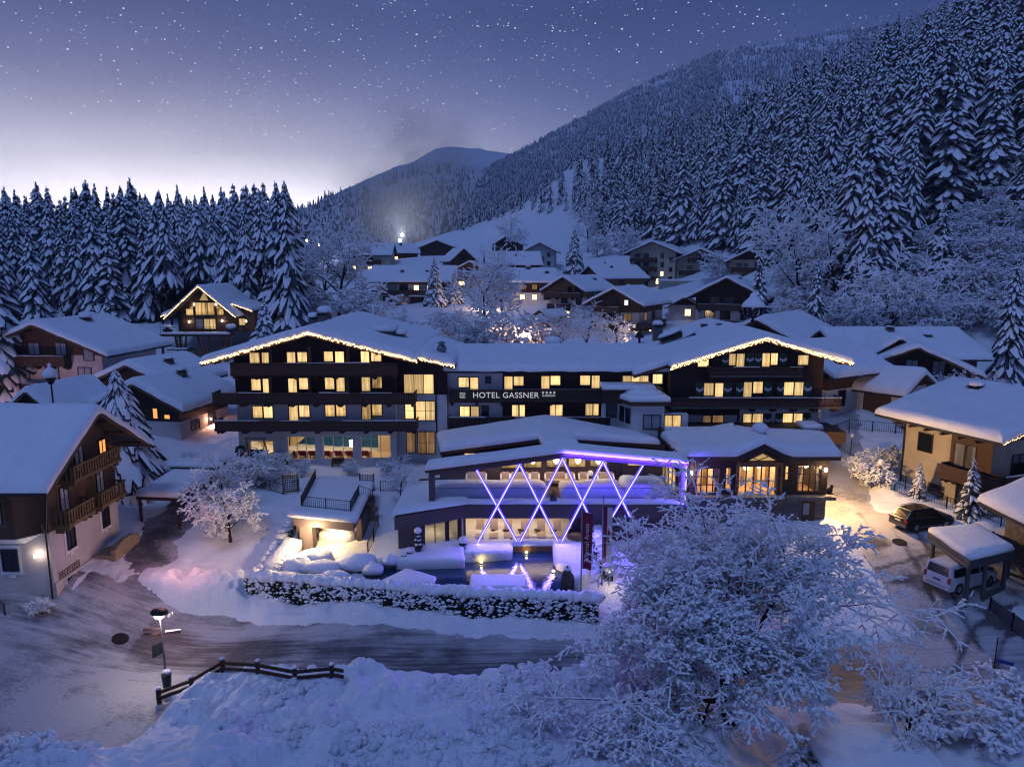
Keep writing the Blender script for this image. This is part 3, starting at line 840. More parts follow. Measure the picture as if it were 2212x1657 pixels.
def win(parent, fr, a0, a1, z0, z1, kind='d', panes=1, name='window', fm='window_frame', bar=.07, rows=1, wrd=False, sill=False, offs=0.0):
    """a window: frame standing out of the wall, each pane an object of its own"""
    if a1 < a0: a0, a1 = a1, a0
    if z1 < z0: z0, z1 = z1, z0
    mb = MB(); b = bar; q0, q1 = offs - .02, offs + .09
    fr.box(mb, a0 - b, a0, q0, q1, z0 - b, z1 + b); fr.box(mb, a1, a1 + b, q0, q1, z0 - b, z1 + b)
    fr.box(mb, a0, a1, q0, q1, z1, z1 + b); fr.box(mb, a0, a1, q0, q1 + (.06 if sill else 0), z0 - b, z0)
    wd = (a1 - a0) / panes; ht = (z1 - z0) / rows
    for k in range(1, panes): fr.box(mb, a0 + wd * k - b * .45, a0 + wd * k + b * .45, q0, q1 - .02, z0, z1)
    for k in range(1, rows): fr.box(mb, a0, a1, q0, q1 - .035, z0 + ht * k - b * .3, z0 + ht * k + b * .3)
    f = mb.build(name, fm, parent, world=wrd)
    kinds = kind if isinstance(kind, (list, tuple)) else [kind] * panes
    for k in range(panes):
        x0, x1 = a0 + wd * k + (b * .45 if k else 0), a0 + wd * (k + 1) - (b * .45 if k < panes - 1 else 0)
        m2 = MB(); P = fr.P
        m2.quad(P(x0, offs + .03, z0), P(x1, offs + .03, z0), P(x1, offs + .03, z1), P(x0, offs + .03, z1), uv=True)
        m2.build('pane', GLOW.get(kinds[k], kinds[k]), f, world=wrd)
    return f
def balcony(parent, fr, a0, a1, z, depth, rail=1.0, mat='wood_rail', style='boards', snow=True, wrd=False, brackets=5, sides=(True, True), name='balcony', floor_mat='wood_dark', off0=0.0):
    mb = MB()
    fr.box(mb, a0, a1, off0, depth, z - .22, z - .04)
    for k in range(brackets):
        a = a0 + .25 + (a1 - a0 - .5) * k / max(1, brackets - 1)
        fr.box(mb, a - .1, a + .1, off0, depth - .12, z - .46, z - .22)
        fr.box(mb, a - .1, a + .1, off0, depth * .5, z - .66, z - .46)
    b = mb.build(name, floor_mat, parent, world=wrd)
    mb = MB()
    runs = [(a0, a1, None)]
    def panel(fa, o0, o1, horizontal, a_lo, a_hi):
        L = a_hi - a_lo
        if style == 'boards': n, gap = max(3, int(L / .16)), .012
        elif style == 'baluster': n, gap = max(3, int(L / .21)), .10
        else: n, gap = max(3, int(L / .28)), .13
        w = L / n
        for k in range(n):
            u0, u1 = a_lo + k * w + gap / 2, a_lo + (k + 1) * w - gap / 2
            jz = random.uniform(-.006, .006)
            if horizontal: fr.box(mb, u0, u1, depth - .06 + jz, depth - .03 + jz, z - .02, z + rail - .08)
            else: fr.box(mb, fa - .015 + jz, fa + .015 + jz, u0, u1, z - .02, z + rail - .08)
            if style == 'baluster':   # turned baluster: a belly in the middle
                um, hw = (u0 + u1) / 2, (u1 - u0) * .78
                if horizontal: fr.box(mb, um - hw, um + hw, depth - .075, depth - .015, z + rail * .28, z + rail * .52)
                else: fr.box(mb, fa - .03, fa + .03, um - hw, um + hw, z + rail * .28, z + rail * .52)
    panel(None, 0, 0, True, a0, a1)
    if sides[0]: panel(a0 + .03, 0, 0, False, off0, depth - .06)
    if sides[1]: panel(a1 - .03, 0, 0, False, off0, depth - .06)
    mb.build('railing', mat, b, world=wrd)
    mb = MB()
    fr.box(mb, a0 - .03, a1 + .03, depth - .11, depth + .03, z + rail - .1, z + rail)
    fr.box(mb, a0 - .02, a1 + .02, depth - .02, depth + .03, z - .1, z + .04)
    if sides[0]: fr.box(mb, a0 - .03, a0 + .1, off0, depth - .12, z + rail - .1, z + rail)
    if sides[1]: fr.box(mb, a1 - .1, a1 + .03, off0, depth - .12, z + rail - .1, z + rail)
    mb.build('handrail', 'wood_rail' if mat != 'wood_ochre' else 'wood_ochre', b, world=wrd)
    if snow:
        mb = MB()
        k = a0
        while k < a1:
            e = min(a1, k + random.uniform(1.0, 3.0))
            if random.random() < .75: fr.box(mb, k, e, depth - .10, depth + .02, z + rail + .002, z + rail + random.uniform(.02, .07))
            k = e + .02
        if mb.f: mb.build('snow_strip', 'snow', b, world=wrd)
    return b
def shutter(parent, fr, a0, a1, z0, z1, wrd=True):
    mb = MB(); fr.box(mb, a0, a1, .04, .085, z0, z1)
    s = mb.build('shutter', 'green_paint', parent, world=wrd)
    mb = MB(); am = (a0 + a1) / 2; h = z1 - z0; P = fr.P; o = .092
    top, th = z0 + h * .66, h * .22
    for (u0, v0), (u1, v1) in (((a0, top), (am, top - h * .16)), ((am, top - h * .16), (a1, top))):
        mb.add([P(u0, o, v0 - th), P(u1, o, v1 - th), P(u1, o, v1), P(u0, o, v0)], [(0, 1, 2, 3)])
    mb.build('chevron', 'white_paint', s, world=wrd)
    return s
def snow_cap(mb, x0, x1, y0, y1, z, t):
    snow_poly(mb, [(x0, y0), (x1, y0), (x1, y1), (x0, y1)], z, z + t, min(.25, t * .7, (x1 - x0) * .3, (y1 - y0) * .3))
def chimney(parent, x, y, z, w, h, mat='brick_chimney', cap=.35, d=None, world=False, name='chimney'):
    d = d or w
    mb = MB(); mb.box(x - w / 2, x + w / 2, y - d / 2, y + d / 2, z - 1.2, z + h)
    mb.box(x - w * .56, x + w * .56, y - d * .56, y + d * .56, z + h, z + h + .07)
    c = mb.build(name, mat, parent, world=world)
    mb = MB(); mb.box(x - w * .4, x + w * .4, y - d * .4, y + d * .4, z + h + .07, z + h + .2); mb.box(x - w * .6, x + w * .6, y - d * .6, y + d * .6, z + h + .2, z + h + .25)
    mb.build('chimney_hood', 'metal_dark', c, world=world)
    if cap:
        mb = MB(); mb.blob((x, y, z + h + .25 + cap * .42), w * .68, d * .68, cap * .62, 10, 6, .08, -.62)
        mb.build('snow_cap', 'snow', c, smooth=True, world=world)
    return c
def gable_roof(parent, xL, zL, xA, zA, xR, zR, y0, y1, th=.24, snow=.55, fascia='wood_brown', mat='roof_dark', world=False, seed=0, purlins=0, path=None):
    pts = path or [(xL, zL), (xA, zA), (xR, zR)]
    mb = MB(); mb.prism([(x, z) for x, z in pts] + [(x, z - th) for x, z in pts[::-1]], y0, y1)
    r = mb.build('roof', mat, parent, world=world)
    for (xa, za), (xb, zb) in zip(pts[:-1], pts[1:]):
        mb = MB(); mb.prism([(xa, za + .02), (xb, zb + .02), (xb, zb - th - .1), (xa, za - th - .1)], y0 - .05, y0 - .003)
        mb.build('barge_board', fascia, r, world=world)
    if purlins:
        mb = MB()
        for k in range(purlins):
            t = (k + .5) / purlins
            for (xa, za), (xb, zb) in zip(pts[:-1], pts[1:]):
                x, z = xa + (xb - xa) * t, za + (zb - za) * t
                mb = MB(); mb.box(x - .1, x + .1, y0 + .05, y0 + 1.5, z - th - .22, z - th - .02); mb.build('purlin', fascia, r, world=world)
    if snow:
        VF = snow_profile(pts, y0 - .06, y1 + .06, snow, seed=seed)
        np_obj('snow_cover', VF, 'snow', r, world=world)
    return r
def chalet(key, name, label, cat, w, d, he, rise, wins=(), bals=(), chims=(), lower='plaster', upper='wood_dark', split=None, gable=None,
           of=1.5, os=1.2, ob=.8, th=.24, snow=.55, group=None, fascia='wood_brown', base=2.5, asym=0.0, gfrom=None):
    p, rz = PLACE[key]
    t = thing(name, label, cat, p, rz, group)
    x0, x1 = -w / 2, w / 2
    sp = he if split is None else split
    xa = asym
    ztop = lambda x: he + rise * (1 - abs(x - xa) / ((x1 - xa) if x > xa else (xa - x0)))
    mb = MB(); mb.box(x0, x1, 0, d, -base, sp); mb.build('wall', lower, t)
    g0 = sp if gfrom is None else gfrom
    if sp < he:
        mb = MB(); mb.box(x0 - .02, x1 + .02, -.02, d + .02, sp, he); mb.build('timber_wall', upper, t)
    mb = MB(); mb.prism([(x0 + .01, he), (x1 - .01, he), (xa, he + rise)], -.01, d + .01); mb.build('gable', gable or upper, t)
    sl, sr = rise / (xa - x0), rise / (x1 - xa)
    r = gable_roof(t, x0 - os, he - os * sl + .12, xa, he + rise + .12, x1 + os, he - os * sr + .12, -of, d + ob, th, snow, fascia, seed=len(name) + int(p[0]), purlins=3)
    FR = {'f': Face((0, -.02), (1, 0), (0, -1)), 'r': Face((x1 + .02, 0), (0, 1), (1, 0)), 'l': Face((x0 - .02, 0), (0, 1), (-1, 0)), 'b': Face((0, d + .02), (1, 0), (0, 1))}
    for wn in wins:
        f, a, z, ww, hh, kind = wn[:6]
        win(t, FR[f], a - ww / 2, a + ww / 2, z, z + hh, kind, wn[6] if len(wn) > 6 else (2 if ww > .9 else 1))
    for bl in bals:
        f, a0, a1, z, dep = bl[:5]
        balcony(t, FR[f], a0, a1, z, dep, mat=bl[5] if len(bl) > 5 else 'wood_rail', style=bl[6] if len(bl) > 6 else 'boards')
    for (x, y, cw, ch, cap) in chims:
        chimney(t, x, y, ztop(x) + snow * .6, cw, ch, cap=cap)
    return t, FR
def string_lights(name, label, pts, drop=.35, per_m=16, group='icicle lights along the eaves', mat='bulb_warm', out=.0):
    mb = MB(); cb = MB()
    for a, b in zip(pts[:-1], pts[1:]):
        a, b = Vector(a), Vector(b); L = (b - a).length
        n = int(L * per_m)
        for k in range(n):
            p = a.lerp(b, (k + random.random()) / n)
            dz = random.random() ** 1.4 * drop
            s = random.uniform(.017, .033)
            x, y, z = p.x + random.uniform(-.02, .02), p.y - random.uniform(0, .05), p.z - dz
            mb.add([(x - s, y, z), (x, y - s, z), (x + s, y, z), (x, y + s, z), (x, y, z + s * 1.3), (x, y, z - s * 1.3)],
                   [(0, 1, 4), (1, 2, 4), (2, 3, 4), (3, 0, 4), (1, 0, 5), (2, 1, 5), (3, 2, 5), (0, 3, 5)])
        cb.tube(a, b, .012, n=4)
    off = pts[0]
    o = thing(name, label, 'string lights', off, 0, group)
    m = mb.build('bulbs', mat, o, world=True); m['kind'] = 'stuff'
    cb.build('cable', 'rubber', o, world=True)
    return o
def point_light(name, loc, energy, col, r=.12, spot=None):
    d = bpy.data.lights.new(name, 'POINT'); d.energy = energy; d.color = col; d.shadow_soft_size = r
    o = bpy.data.objects.new(name, d); o.location = loc; COL.objects.link(o); return o
def area_light(name, loc, sx, sy, energy, col, rot=(0, 0, 0)):
    d = bpy.data.lights.new(name, 'AREA'); d.shape = 'RECTANGLE'; d.size = sx; d.size_y = sy; d.energy = energy; d.color = col
    o = bpy.data.objects.new(name, d); o.location = loc; o.rotation_euler = rot; COL.objects.link(o); return o
def z1(x, y): return 416.4 + x * .27453, 676.7 + y * .27453
def z2(x, y): return 936.9 + x * .23531, 676.7 + y * .23531
def z3(x, y): return 1344.6 + x * .2932, 676.7 + y * .2932
HY = 66.5
hotel = thing('hotel', 'large dark timber hotel with lit windows, snowy roofs and a name board on its balcony', 'hotel', (-4, HY, 5.2))
def XZ(zf, x, y, Y): p = atY(*zf(x, y), Y); return p[0], p[2]
def rectw(zf, x0, x1, y0, y1, Y):
    a0, zt = XZ(zf, x0, y0, Y); a1, zb = XZ(zf, x1, y1, Y)
    return a0, a1, zb, zt
def hwin(fr, Y, zf, x0, x1, y0, y1, kind='c', panes=1, **kw):
    a0, a1, zb, zt = rectw(zf, x0, x1, y0, y1, Y)
    return win(hotel, fr, a0, a1, zb, zt, kind, panes, wrd=True, **kw)
FL = Face((0, HY), (1, 0), (0, -1))
GB = 4.2                                        # below the garden
xl, _ = XZ(z1, 350, 800, HY); xr, _ = XZ(z1, 1600, 800, HY); xt, _ = XZ(z1, 1995, 800, HY)
_, zs = XZ(z1, 900, 712, HY); _, zgr = XZ(z1, 900, 940, HY)          # timber starts / top of the ground floor
AY = HY - 1.7                                                          # plane of the verge
eL = XZ(z1, 62, 388, AY); eA = XZ(z1, 905, 148, AY); eM = XZ(z1, 1765, 368, AY); eR = XZ(z1, 2058, 418, AY)
DEP = 21.0
zeL = eL[1] - .05
slope = (eA[1] - eL[1]) / (eA[0] - eL[0])
zw = lambda x: (eA[1] - slope * (eA[0] - x) if x < eA[0] else eA[1] + (eM[1] - eA[1]) / (eM[0] - eA[0]) * (x - eA[0])) - .3
WIN_G = [(450, 640, 1005, 1165), (742, 970, 968, 1152), (1022, 1265, 965, 1146), (1320, 1560, 958, 1140)]
op = [rectw(z1, *q, HY) for q in WIN_G]
mb = MB(); cur = xl
for a0, a1, zb, zt in op:
    mb.box(cur, a0, HY, HY + .35, GB, zgr); mb.box(a0, a1, HY, HY + .35, GB, zb); mb.box(a0, a1, HY, HY + .35, zt, zgr); cur = a1
mb.box(cur, xr, HY, HY + .35, GB, zgr)
mb.box(xl, xl + .35, HY + .35, HY + DEP, GB, zgr); mb.box(xr - .35, xr, HY + .35, HY + DEP, GB, zgr); mb.box(xl + .35, xr - .35, HY + DEP - .35, HY + DEP, GB, zgr)
mb.box(xl, xr, HY, HY + DEP, zgr, zs)
mb.build('wall', 'plaster', hotel, world=True)
mb = MB()
mb.box(xl - .0, xr, HY - .02, HY + DEP, zs, zw(xl + .2))
mb.prism([(xl, zw(xl + .2)), (xr, zw(xl + .2)), (xr, zw(xr)), (eA[0], zw(eA[0])), (xl, zw(xl))], HY - .02, HY + DEP)
mb.build('timber_wall', 'wood_dark', hotel, world=True)
TY = HY + .9
FT = Face((0, TY), (1, 0), (0, -1))
_, ztw = XZ(z1, 1800, 640, TY)
mb = MB(); mb.box(xr + .002, xt, TY, TY + 14, GB, ztw); mb.build('wall', 'plaster', hotel, world=True)
mb = MB(); mb.prism([(xr + .002, ztw), (xt, ztw), (xt, eR[1] - .3), (xr + .002, zw(xr) - .05)], TY - .02, TY + 14); mb.build('timber_wall', 'wood_dark', hotel, world=True)
path = [eL, eA, eM]
gable_roof(hotel, *eL, *eA, *eM, AY, HY + DEP + 1, th=.3, snow=.62, world=True, seed=3, purlins=4)
eM2 = (eM[0] + .06, eM[1] + .22)
gable_roof(hotel, 0, 0, 0, 0, 0, 0, AY + .8, HY + 15, th=.28, snow=.55, world=True, seed=5, path=[(eM[0] - .2, eM[1] + .30), (eM2[0] + .3, eM[1] + .16), (eR[0], eR[1] - .02)])
string_lights('string_lights', 'icicle lights along the wide eave of the hotel wing without shutters', [(eL[0], AY - .09, eL[1] - .02), (eA[0], AY - .09, eA[1] - .02), (eM[0], AY - .09, eM[1] - .02)], .25, 28)
string_lights('string_lights', 'short run of icicle lights on the lower eave beside the vent cowl', [(eM2[0], AY + .71, eM2[1] - .1), (eR[0], AY + .71, eR[1] - .06)], .24, 28)
for row in ([(447, 528, 312, 392), (542, 612, 310, 405), (740, 810, 307, 403), (824, 900, 307, 383), (1032, 1105, 302, 378), (1120, 1192, 302, 397), (1322, 1390, 300, 392), (1403, 1484, 304, 378)],
            [(460, 538, 518, 606), (550, 622, 516, 627), (751, 822, 514, 622), (836, 912, 510, 598), (1040, 1115, 507, 597), (1129, 1198, 507, 614), (1329, 1398, 504, 611), (1413, 1488, 502, 588)]):
    for q in row: hwin(FL, HY - .02, z1, *q, kind=random.choice('cccr'))
for q, k in (((472, 552, 732, 822), 'r'), ((558, 632, 730, 822), 'c'), ((757, 832, 724, 842), 'c'), ((838, 920, 724, 814), 'c'), ((1044, 1120, 722, 810), 'r'), ((1130, 1206, 722, 808), 'r'), ((1331, 1402, 714, 836), 'r'), ((1412, 1490, 714, 804), 'r')):
    hwin(FL, HY, z1, *q, kind=k)
hwin(FT, TY - .02, z1, 1662, 1895, 482, 632, 'c', 3); hwin(FT, TY, z1, 1672, 1740, 703, 828, 'c', 1, rows=2); hwin(FT, TY, z1, 1756, 1905, 693, 840, 'c', 2, rows=2)
hwin(FT, TY, z1, 1683, 1750, 938, 1092, 'm', 1); hwin(FT, TY, z1, 1772, 1905, 934, 1100, ['m', 'm'], 2, rows=2)
for (a0, a1, zb, zt), pn in zip(op, (2, 3, 3, 3)):
    win(hotel, Face((0, HY), (1, 0), (0, -1)), a0 + .04, a1 - .04, zb + .04, zt - .04, 'clear_glass', pn, wrd=True, fm='white_paint', bar=.06, offs=-.12)
RZ = op[1][2] - .25; RT = zgr - .1
mb = MB(); mb.box(xl + .36, xr - .36, HY + .36, HY + 7, RZ - .2, RZ); mb.build('floor', 'interior_cream', hotel, world=True)
mb = MB(); mb.box(op[1][0] - 1.2, op[3][0] + .9, HY + 5.2, HY + 5.5, RZ, RT); mb.build('mosaic_wall', 'tile_teal', hotel, world=True)
mb = MB(); mb.box(xl + .36, op[1][0] - 1.2, HY + 4.2, HY + 4.5, RZ, RT); mb.box(op[3][0] + .9, xr - .36, HY + 4.0, HY + 4.3, RZ, RT); mb.box(op[1][0] - 1.4, op[1][0] - 1.2, HY + .36, HY + 4.5, RZ, RT)
mb.prism([(op[1][0] - 1.19, RZ), (op[1][0] + 1.9, RT), (op[1][0] - 1.19, RT)], HY + 4.6, HY + 5.15)
mb.box(xl + .36, xr - .36, HY + .36, HY + 7, RT, RT + .05)
mb.build('inner_wall', 'interior_cream', hotel, world=True)
for k in range(7):
    x = op[0][0] + .7 + k * (xr - op[0][0] - 1.4) / 6.2
    mb = MB(); mb.lathe([(.16, 0), (.16, .05)], (x, HY + 2.4, RT - .06), 10); mb.build('ceiling_light', 'room_light', hotel, world=True)
area_light('pool_hall_light', (op[2][0], HY + 2.6, RT - .12), 11, 2.4, 170, (1.0, .74, .42))
area_light('left_room_light', (op[0][0] + .9, HY + 2.0, RT - .12), 2, 2, 60, (1.0, .70, .36))
mb = MB(); mb.lathe([(.26, 0), (.30, .62)], ((op[2][0] + op[2][1]) / 2 + 1.0, HY + 1.6, RZ + 1.15), 12); mb.build('lamp_shade', 'room_light', hotel, world=True)
for y0, y1, x0, x1, dep in ((392, 478, 290, 1598, 1.5), (628, 700, 150, 1745, 1.9), (848, 912, 168, 1757, 1.9)):
    Y = HY - dep
    a0, a1, zb, zt = rectw(z1, x0, x1, y0, y1, Y)
    balcony(hotel, FL, a0, a1, zb, dep, rail=zt - zb, wrd=True, brackets=9)
mb = MB()
for px in (640, 945, 1240):
    for yy in ((300, 395), (515, 625)):
        a0, a1, zb, zt = rectw(z1, px - 12, px + 14, yy[0], yy[1], HY)
        mb.box(a0, a1, HY - 1.2, HY - 1.0, zb - .3, zt + .6)
mb.build('post', 'wood_brown', hotel, world=True)
mb = MB()   # gutter pipes
a, z_ = XZ(z1, 1912, 520, TY - .15); a2, zb_ = XZ(z1, 1918, 980, TY - .15)
mb.tube((a, TY - .12, z_), (a, TY - .12, zb_), .06); mb.tube((a, TY - .12, z_), (a + .9, TY - .5, z_ + .9), .06)
mb.build('downpipe', 'metal_dark', hotel, world=True)
c1 = atY(*z1(955, 90), HY + 9); chimney(hotel, c1[0], HY + 9, c1[2] + .1, .95, .4, cap=.55, world=True)
c2 = atY(*z1(1040, 85), HY + 9); chimney(hotel, c2[0], HY + 9, c2[2] + .2, 1.2, .7, cap=.75, world=True)
Yb = HY + 6.5
a0, a1, zb, zt = rectw(z1, 1432, 1585, 140, 240, Yb)
mb = MB(); mb.box(a0, a1, Yb, Yb + 2.2, zb - 1, zt); mb.build('vent_box', 'plastic_grey', hotel, world=True); mb = MB(); mb.box(a1 + .01, a1 + .95, Yb + .5, Yb + 2.2, zb - 1.3, zt - .35)
vb = mb.build('vent_box', 'plastic_grey', hotel, world=True)
mb = MB(); snow_cap(mb, a0 - .2, a1 + .1, Yb - .25, Yb + 2.3, zt, .5); mb.build('snow_cap', 'snow', vb, smooth=True, world=True); mb = MB(); snow_cap(mb, a1 + .12, a1 + 1.05, Yb + .3, Yb + 2.3, zt - .35, .42); mb.build('snow_cap', 'snow', vb, smooth=True, world=True)
vc = atY(*z1(1960, 350), HY + 2.2)
mb = MB(); mb.lathe([(.22, -.8), (.22, .35), (.48, .75), (.48, .95), (.26, 1.3), (.26, 1.42), (.5, 1.44), (.05, 1.62)], vc, 12); mb.build('vent_cowl', 'metal_grey', hotel, world=True)
rr = [atY(*z1(1105, 100), HY + 16), atY(*z1(1245, 62), HY + 16), atY(*z1(1990, 250), HY + 16)]
gable_roof(hotel, 0, 0, 0, 0, 0, 0, HY + 12, HY + 22, th=.3, snow=.5, world=True, seed=9, path=[(p[0], p[2] - .4) for p in rr])
MY = 68.0; FM = Face((0, MY), (1, 0), (0, -1))
mx0 = xt + .01; mxm, _ = XZ(z2, 630, 700, MY); mx1, _ = XZ(z2, 2120, 700, MY)
_, zmE = XZ(z2, 1000, 528, MY - .9); zmR = atY(*z2(1000, 278), MY + 8.5)[2]
mb = MB(); mb.box(mx0, mxm, MY, MY + 12, GB, zmE + .1); mb.build('wall', 'plaster', hotel, world=True)
mb = MB(); mb.box(mxm + .002, mx1, MY, MY + 12, GB, zmE + .1); mb.build('timber_wall', 'wood_dark', hotel, world=True)
r = MB(); r.add([(mx0 - .3, MY - 1, zmE), (mx1 + .8, MY - 1, zmE), (mx1 + .8, MY + 8.5, zmR - .5), (mx0 - .3, MY + 8.5, zmR - .5), (mx0 - .3, MY + 17, zmE), (mx1 + .8, MY + 17, zmE)], [(0, 1, 2, 3), (3, 2, 5, 4), (0, 4, 5, 1)])
r = r.build('roof', 'roof_dark', hotel, world=True)
VFm = snow_profile([(MY - 1.05, zmE), (MY + 8.5, zmR - .5), (MY + 17, zmE)], 0, mx1 - mx0 + 1.1, .55, seed=12)
Vm = VFm[0].copy(); Vn = np.stack([mx0 - .3 + Vm[:, 1], Vm[:, 0], Vm[:, 2]], 1)
np_obj('snow_cover', (Vn, VFm[1][:, ::-1]), 'snow', r, world=True)
mb = MB(); mb.box(mx0, mx1 + .5, MY - .95, MY - .8, zmE - .22, zmE - .02); mb.build('gutter', 'metal_dark', r, world=True)
for q, k in (((230, 322, 590, 678), 'c'), ((336, 408, 590, 703), 'c'), ((478, 520, 585, 638), 'd'), ((650, 722, 580, 700), 'c'), ((736, 823, 580, 663), 'c'), ((990, 1060, 577, 693), 'c'), ((1074, 1160, 575, 658), 'c'), ((1345, 1433, 572, 658), 'c'), ((1452, 1520, 572, 686), 'c'),
             ((242, 328, 855, 948), 'c'), ((343, 413, 855, 952), 'c'), ((444, 500, 852, 940), 'd'), ((720, 776, 842, 945), 'c'), ((790, 835, 842, 945), 'c'), ((1068, 1112, 840, 940), 'c'), ((1120, 1180, 840, 940), 'c'), ((1395, 1455, 832, 936), 'c'), ((1466, 1510, 832, 936), 'c')):
    hwin(FM, MY, z2, *q, kind=k)
hwin(FM, MY, z2, 1735, 1968, 575, 660, 'c', 3); hwin(FM, MY, z2, 2012, 2096, 560, 646, 'c')
bd = 1.3; Y = MY - bd
a0, a1, zb, zt = rectw(z2, 137, 1560, 702, 800, Y)
BAL = (a0, a1, zb, zt, Y)
balcony(hotel, FM, a0, a1, zb, bd, rail=zt - zb, mat='wood_dark', wrd=True, brackets=7, snow=False)
a0, a1, zb, zt = rectw(z2, 137, 1620, 958, 1062, Y)
balcony(hotel, FM, a0, a1, zb, bd, rail=zt - zb, mat='wood_dark', wrd=True, brackets=7)
mb = MB()
for zz in (694, 948):   # steel rails above the parapets
    p, q = atY(*z2(137, zz), Y), atY(*z2(1560, zz), Y); mb.tube(p, q, .025, n=5)
mb.build('rail', 'metal_grey', hotel, world=True)
def lettering(txt, x, z, size, Y, parent, mat='white_paint', loc=None, rot=(pi / 2, 0, 0), name='lettering', align='LEFT', sx=1.0, ext=.02):
    c = bpy.data.curves.new(name, 'FONT'); c.body = txt; c.size = size; c.extrude = ext; c.align_x = align; c.space_character = 1.08
    c.materials.append(MATS[mat])
    o = bpy.data.objects.new(name, c); COL.objects.link(o); o.parent = parent
    l = root(parent).location
    o.location = (x - l[0], Y - l[1], z - l[2]) if loc is None else loc
    o.rotation_euler = rot; o.scale = (sx, 1, 1)
    return o
emit('sign_lit', (.80, .82, .95), .62)
YB = BAL[4] - .05
x0, zb = XZ(z2, 357, 777, YB); x1, zt = XZ(z2, 960, 726, YB)
def meshed(o):
    dg = bpy.context.evaluated_depsgraph_get(); me = bpy.data.meshes.new_from_object(o.evaluated_get(dg)); q = bpy.data.objects.new('lettering', me); COL.objects.link(q)
    q.parent = o.parent; q.location = o.location; q.rotation_euler = o.rotation_euler; q.scale = o.scale; bpy.data.objects.remove(o); q.name = 'lettering'
    return q
def fit(txt, x0, x1, z0, z1, Y, parent, mat):
    hgt = (z1 - z0) / .70
    o = lettering(txt, x0, z0, hgt, Y, parent, mat)
    bpy.context.view_layer.update()
    wdt = max(o.dimensions.x, .01)
    o.scale = ((x1 - x0) / wdt, 1, 1)
    return meshed(o)
fit('HOTEL GASSNER', x0, x1, zb, zt, YB, hotel, 'sign_lit')
for k, tx in enumerate(('BERG', 'LUST', 'PUR!')):
    xa, za = XZ(z2, 238, 743 + k * 19, YB); xb, zc = XZ(z2, 288, 728 + k * 19, YB)
    fit(tx, xa, xb, za, zc, YB, hotel, 'sign_lit')
xa, za = XZ(z2, 995, 766, YB); xb, zc = XZ(z2, 1115, 749, YB)
fit('SUPERIOR', xa, xb, za, zc, YB, hotel, 'sign_lit')
for k in range(4):
    cx_, cz_ = XZ(z2, 1003 + k * 34.5, 729, YB); mb = MB(); pts = []
    for i in range(10):
        rr_ = .155 if i % 2 == 0 else .065; t = pi / 2 + i * pi / 5
        pts.append((cx_ + rr_ * cos(t), YB - .02, cz_ + rr_ * sin(t)))
    mb.add(pts + [(cx_, YB - .02, cz_)], [(i, (i + 1) % 10, 10) for i in range(10)]); mb.build('star', 'sign_lit', hotel, world=True)
OY = MY - 3.6
a0, a1, zb, zt = rectw(z2, 1560, 1990, 700, 830, OY + 1.2)
mb = MB(); mb.box(a0, a1 + 1.2, OY + 1.2, MY - .01, zb, zt); mb.build('timber_wall', 'wood_dark', hotel, world=True)
mb = MB(); snow_cap(mb, a0 - .15, a1 + .4, OY + .9, MY - .02, zt, .42); mb.build('snow_cover', 'snow', hotel, smooth=True, world=True)
b0, b1, wb, wt = rectw(z2, 1740, 2110, 845, 1135, OY)
mb = MB(); mb.slab([(b0, OY + 2.4), (b0 + .9, OY), (b1, OY), (b1, MY - .3), (b0 - 1.6, MY - .3), (b0 - 1.6, OY + 2.4)], wb - 1, wt); mb.build('wall', 'plaster', hotel, world=True)
FO = Face((0, OY), (1, 0), (0, -1))
hwin(FO, OY, z2, 1928, 2072, 938, 1055, ['p', 'p'], 2)
dxx, dyy = .9, -2.4; L_ = sqrt(dxx * dxx + dyy * dyy)
FO2 = Face((b0, OY + 2.4), (dxx / L_, dyy / L_), (dyy / L_, -dxx / L_))
win(hotel, FO2, .3, .95, wb + 1.2, wt - .5, 'd', 1, wrd=True); win(hotel, FO2, 1.4, 2.1, wb + 1.2, wt - .5, 'd', 1, wrd=True)
win(hotel, Face((0, OY + 2.4), (1, 0), (0, -1)), b0 - 1.2, b0 - .3, wb + 1.4, wt - .3, 'd', 1, wrd=True)
mb = MB(); mb.slab([(b0 - .5, OY + 2.2), (b0 + .6, OY - .45), (b1 + .3, OY - .45), (b1 + .3, MY - .3), (b0 - .5, MY - .3)], wt + .002, wt + .4); rf = mb.build('roof', 'wood_brown', hotel, world=True)
mb = MB(); P6 = [(b0 - .6, OY + 2.3), (b0 + .55, OY - .55), (b1 + .4, OY - .55), (b1 + .4, MY - 1.2), (b0 + .2, MY - 1.2)]
snow_poly(mb, P6, wt + .4, wt + .95, .4)
n0 = len(mb.v)
mb2 = MB(); cx_ = sum(p[0] for p in P6) / 5; cy_ = sum(p[1] for p in P6) / 5
mb.blob(((b0 + b1) / 2 + .2, OY + 1.2, wt + .9), (b1 - b0) * .48, 1.5, .55, 14, 6, .05, -.2)
mb.build('snow_cover', 'snow', rf, smooth=True, world=True)
RY = 66.5; FRt = Face((0, RY), (1, 0), (0, -1)); RAY = RY - 1.8
rl, _ = XZ(z3, 352, 500, RY); rr_x, _ = XZ(z3, 1468, 600, RY); rm, _ = XZ(z3, 868, 700, RY)
fL = XZ(z3, 352, 392, RAY); fA = XZ(z3, 1055, 180, RAY); fR = XZ(z3, 1702, 362, RAY)
_, zsr = XZ(z3, 1100, 694, RY)
def zr(x): return (fL[1] + (fA[1] - fL[1]) * (x - fL[0]) / (fA[0] - fL[0]) if x < fA[0] else fA[1] + (fR[1] - fA[1]) * (x - fA[0]) / (fR[0] - fA[0])) - .32
mb = MB(); mb.box(rm, rr_x, RY, RY + 17, GB, zsr); mb.build('wall', 'plaster', hotel, world=True)
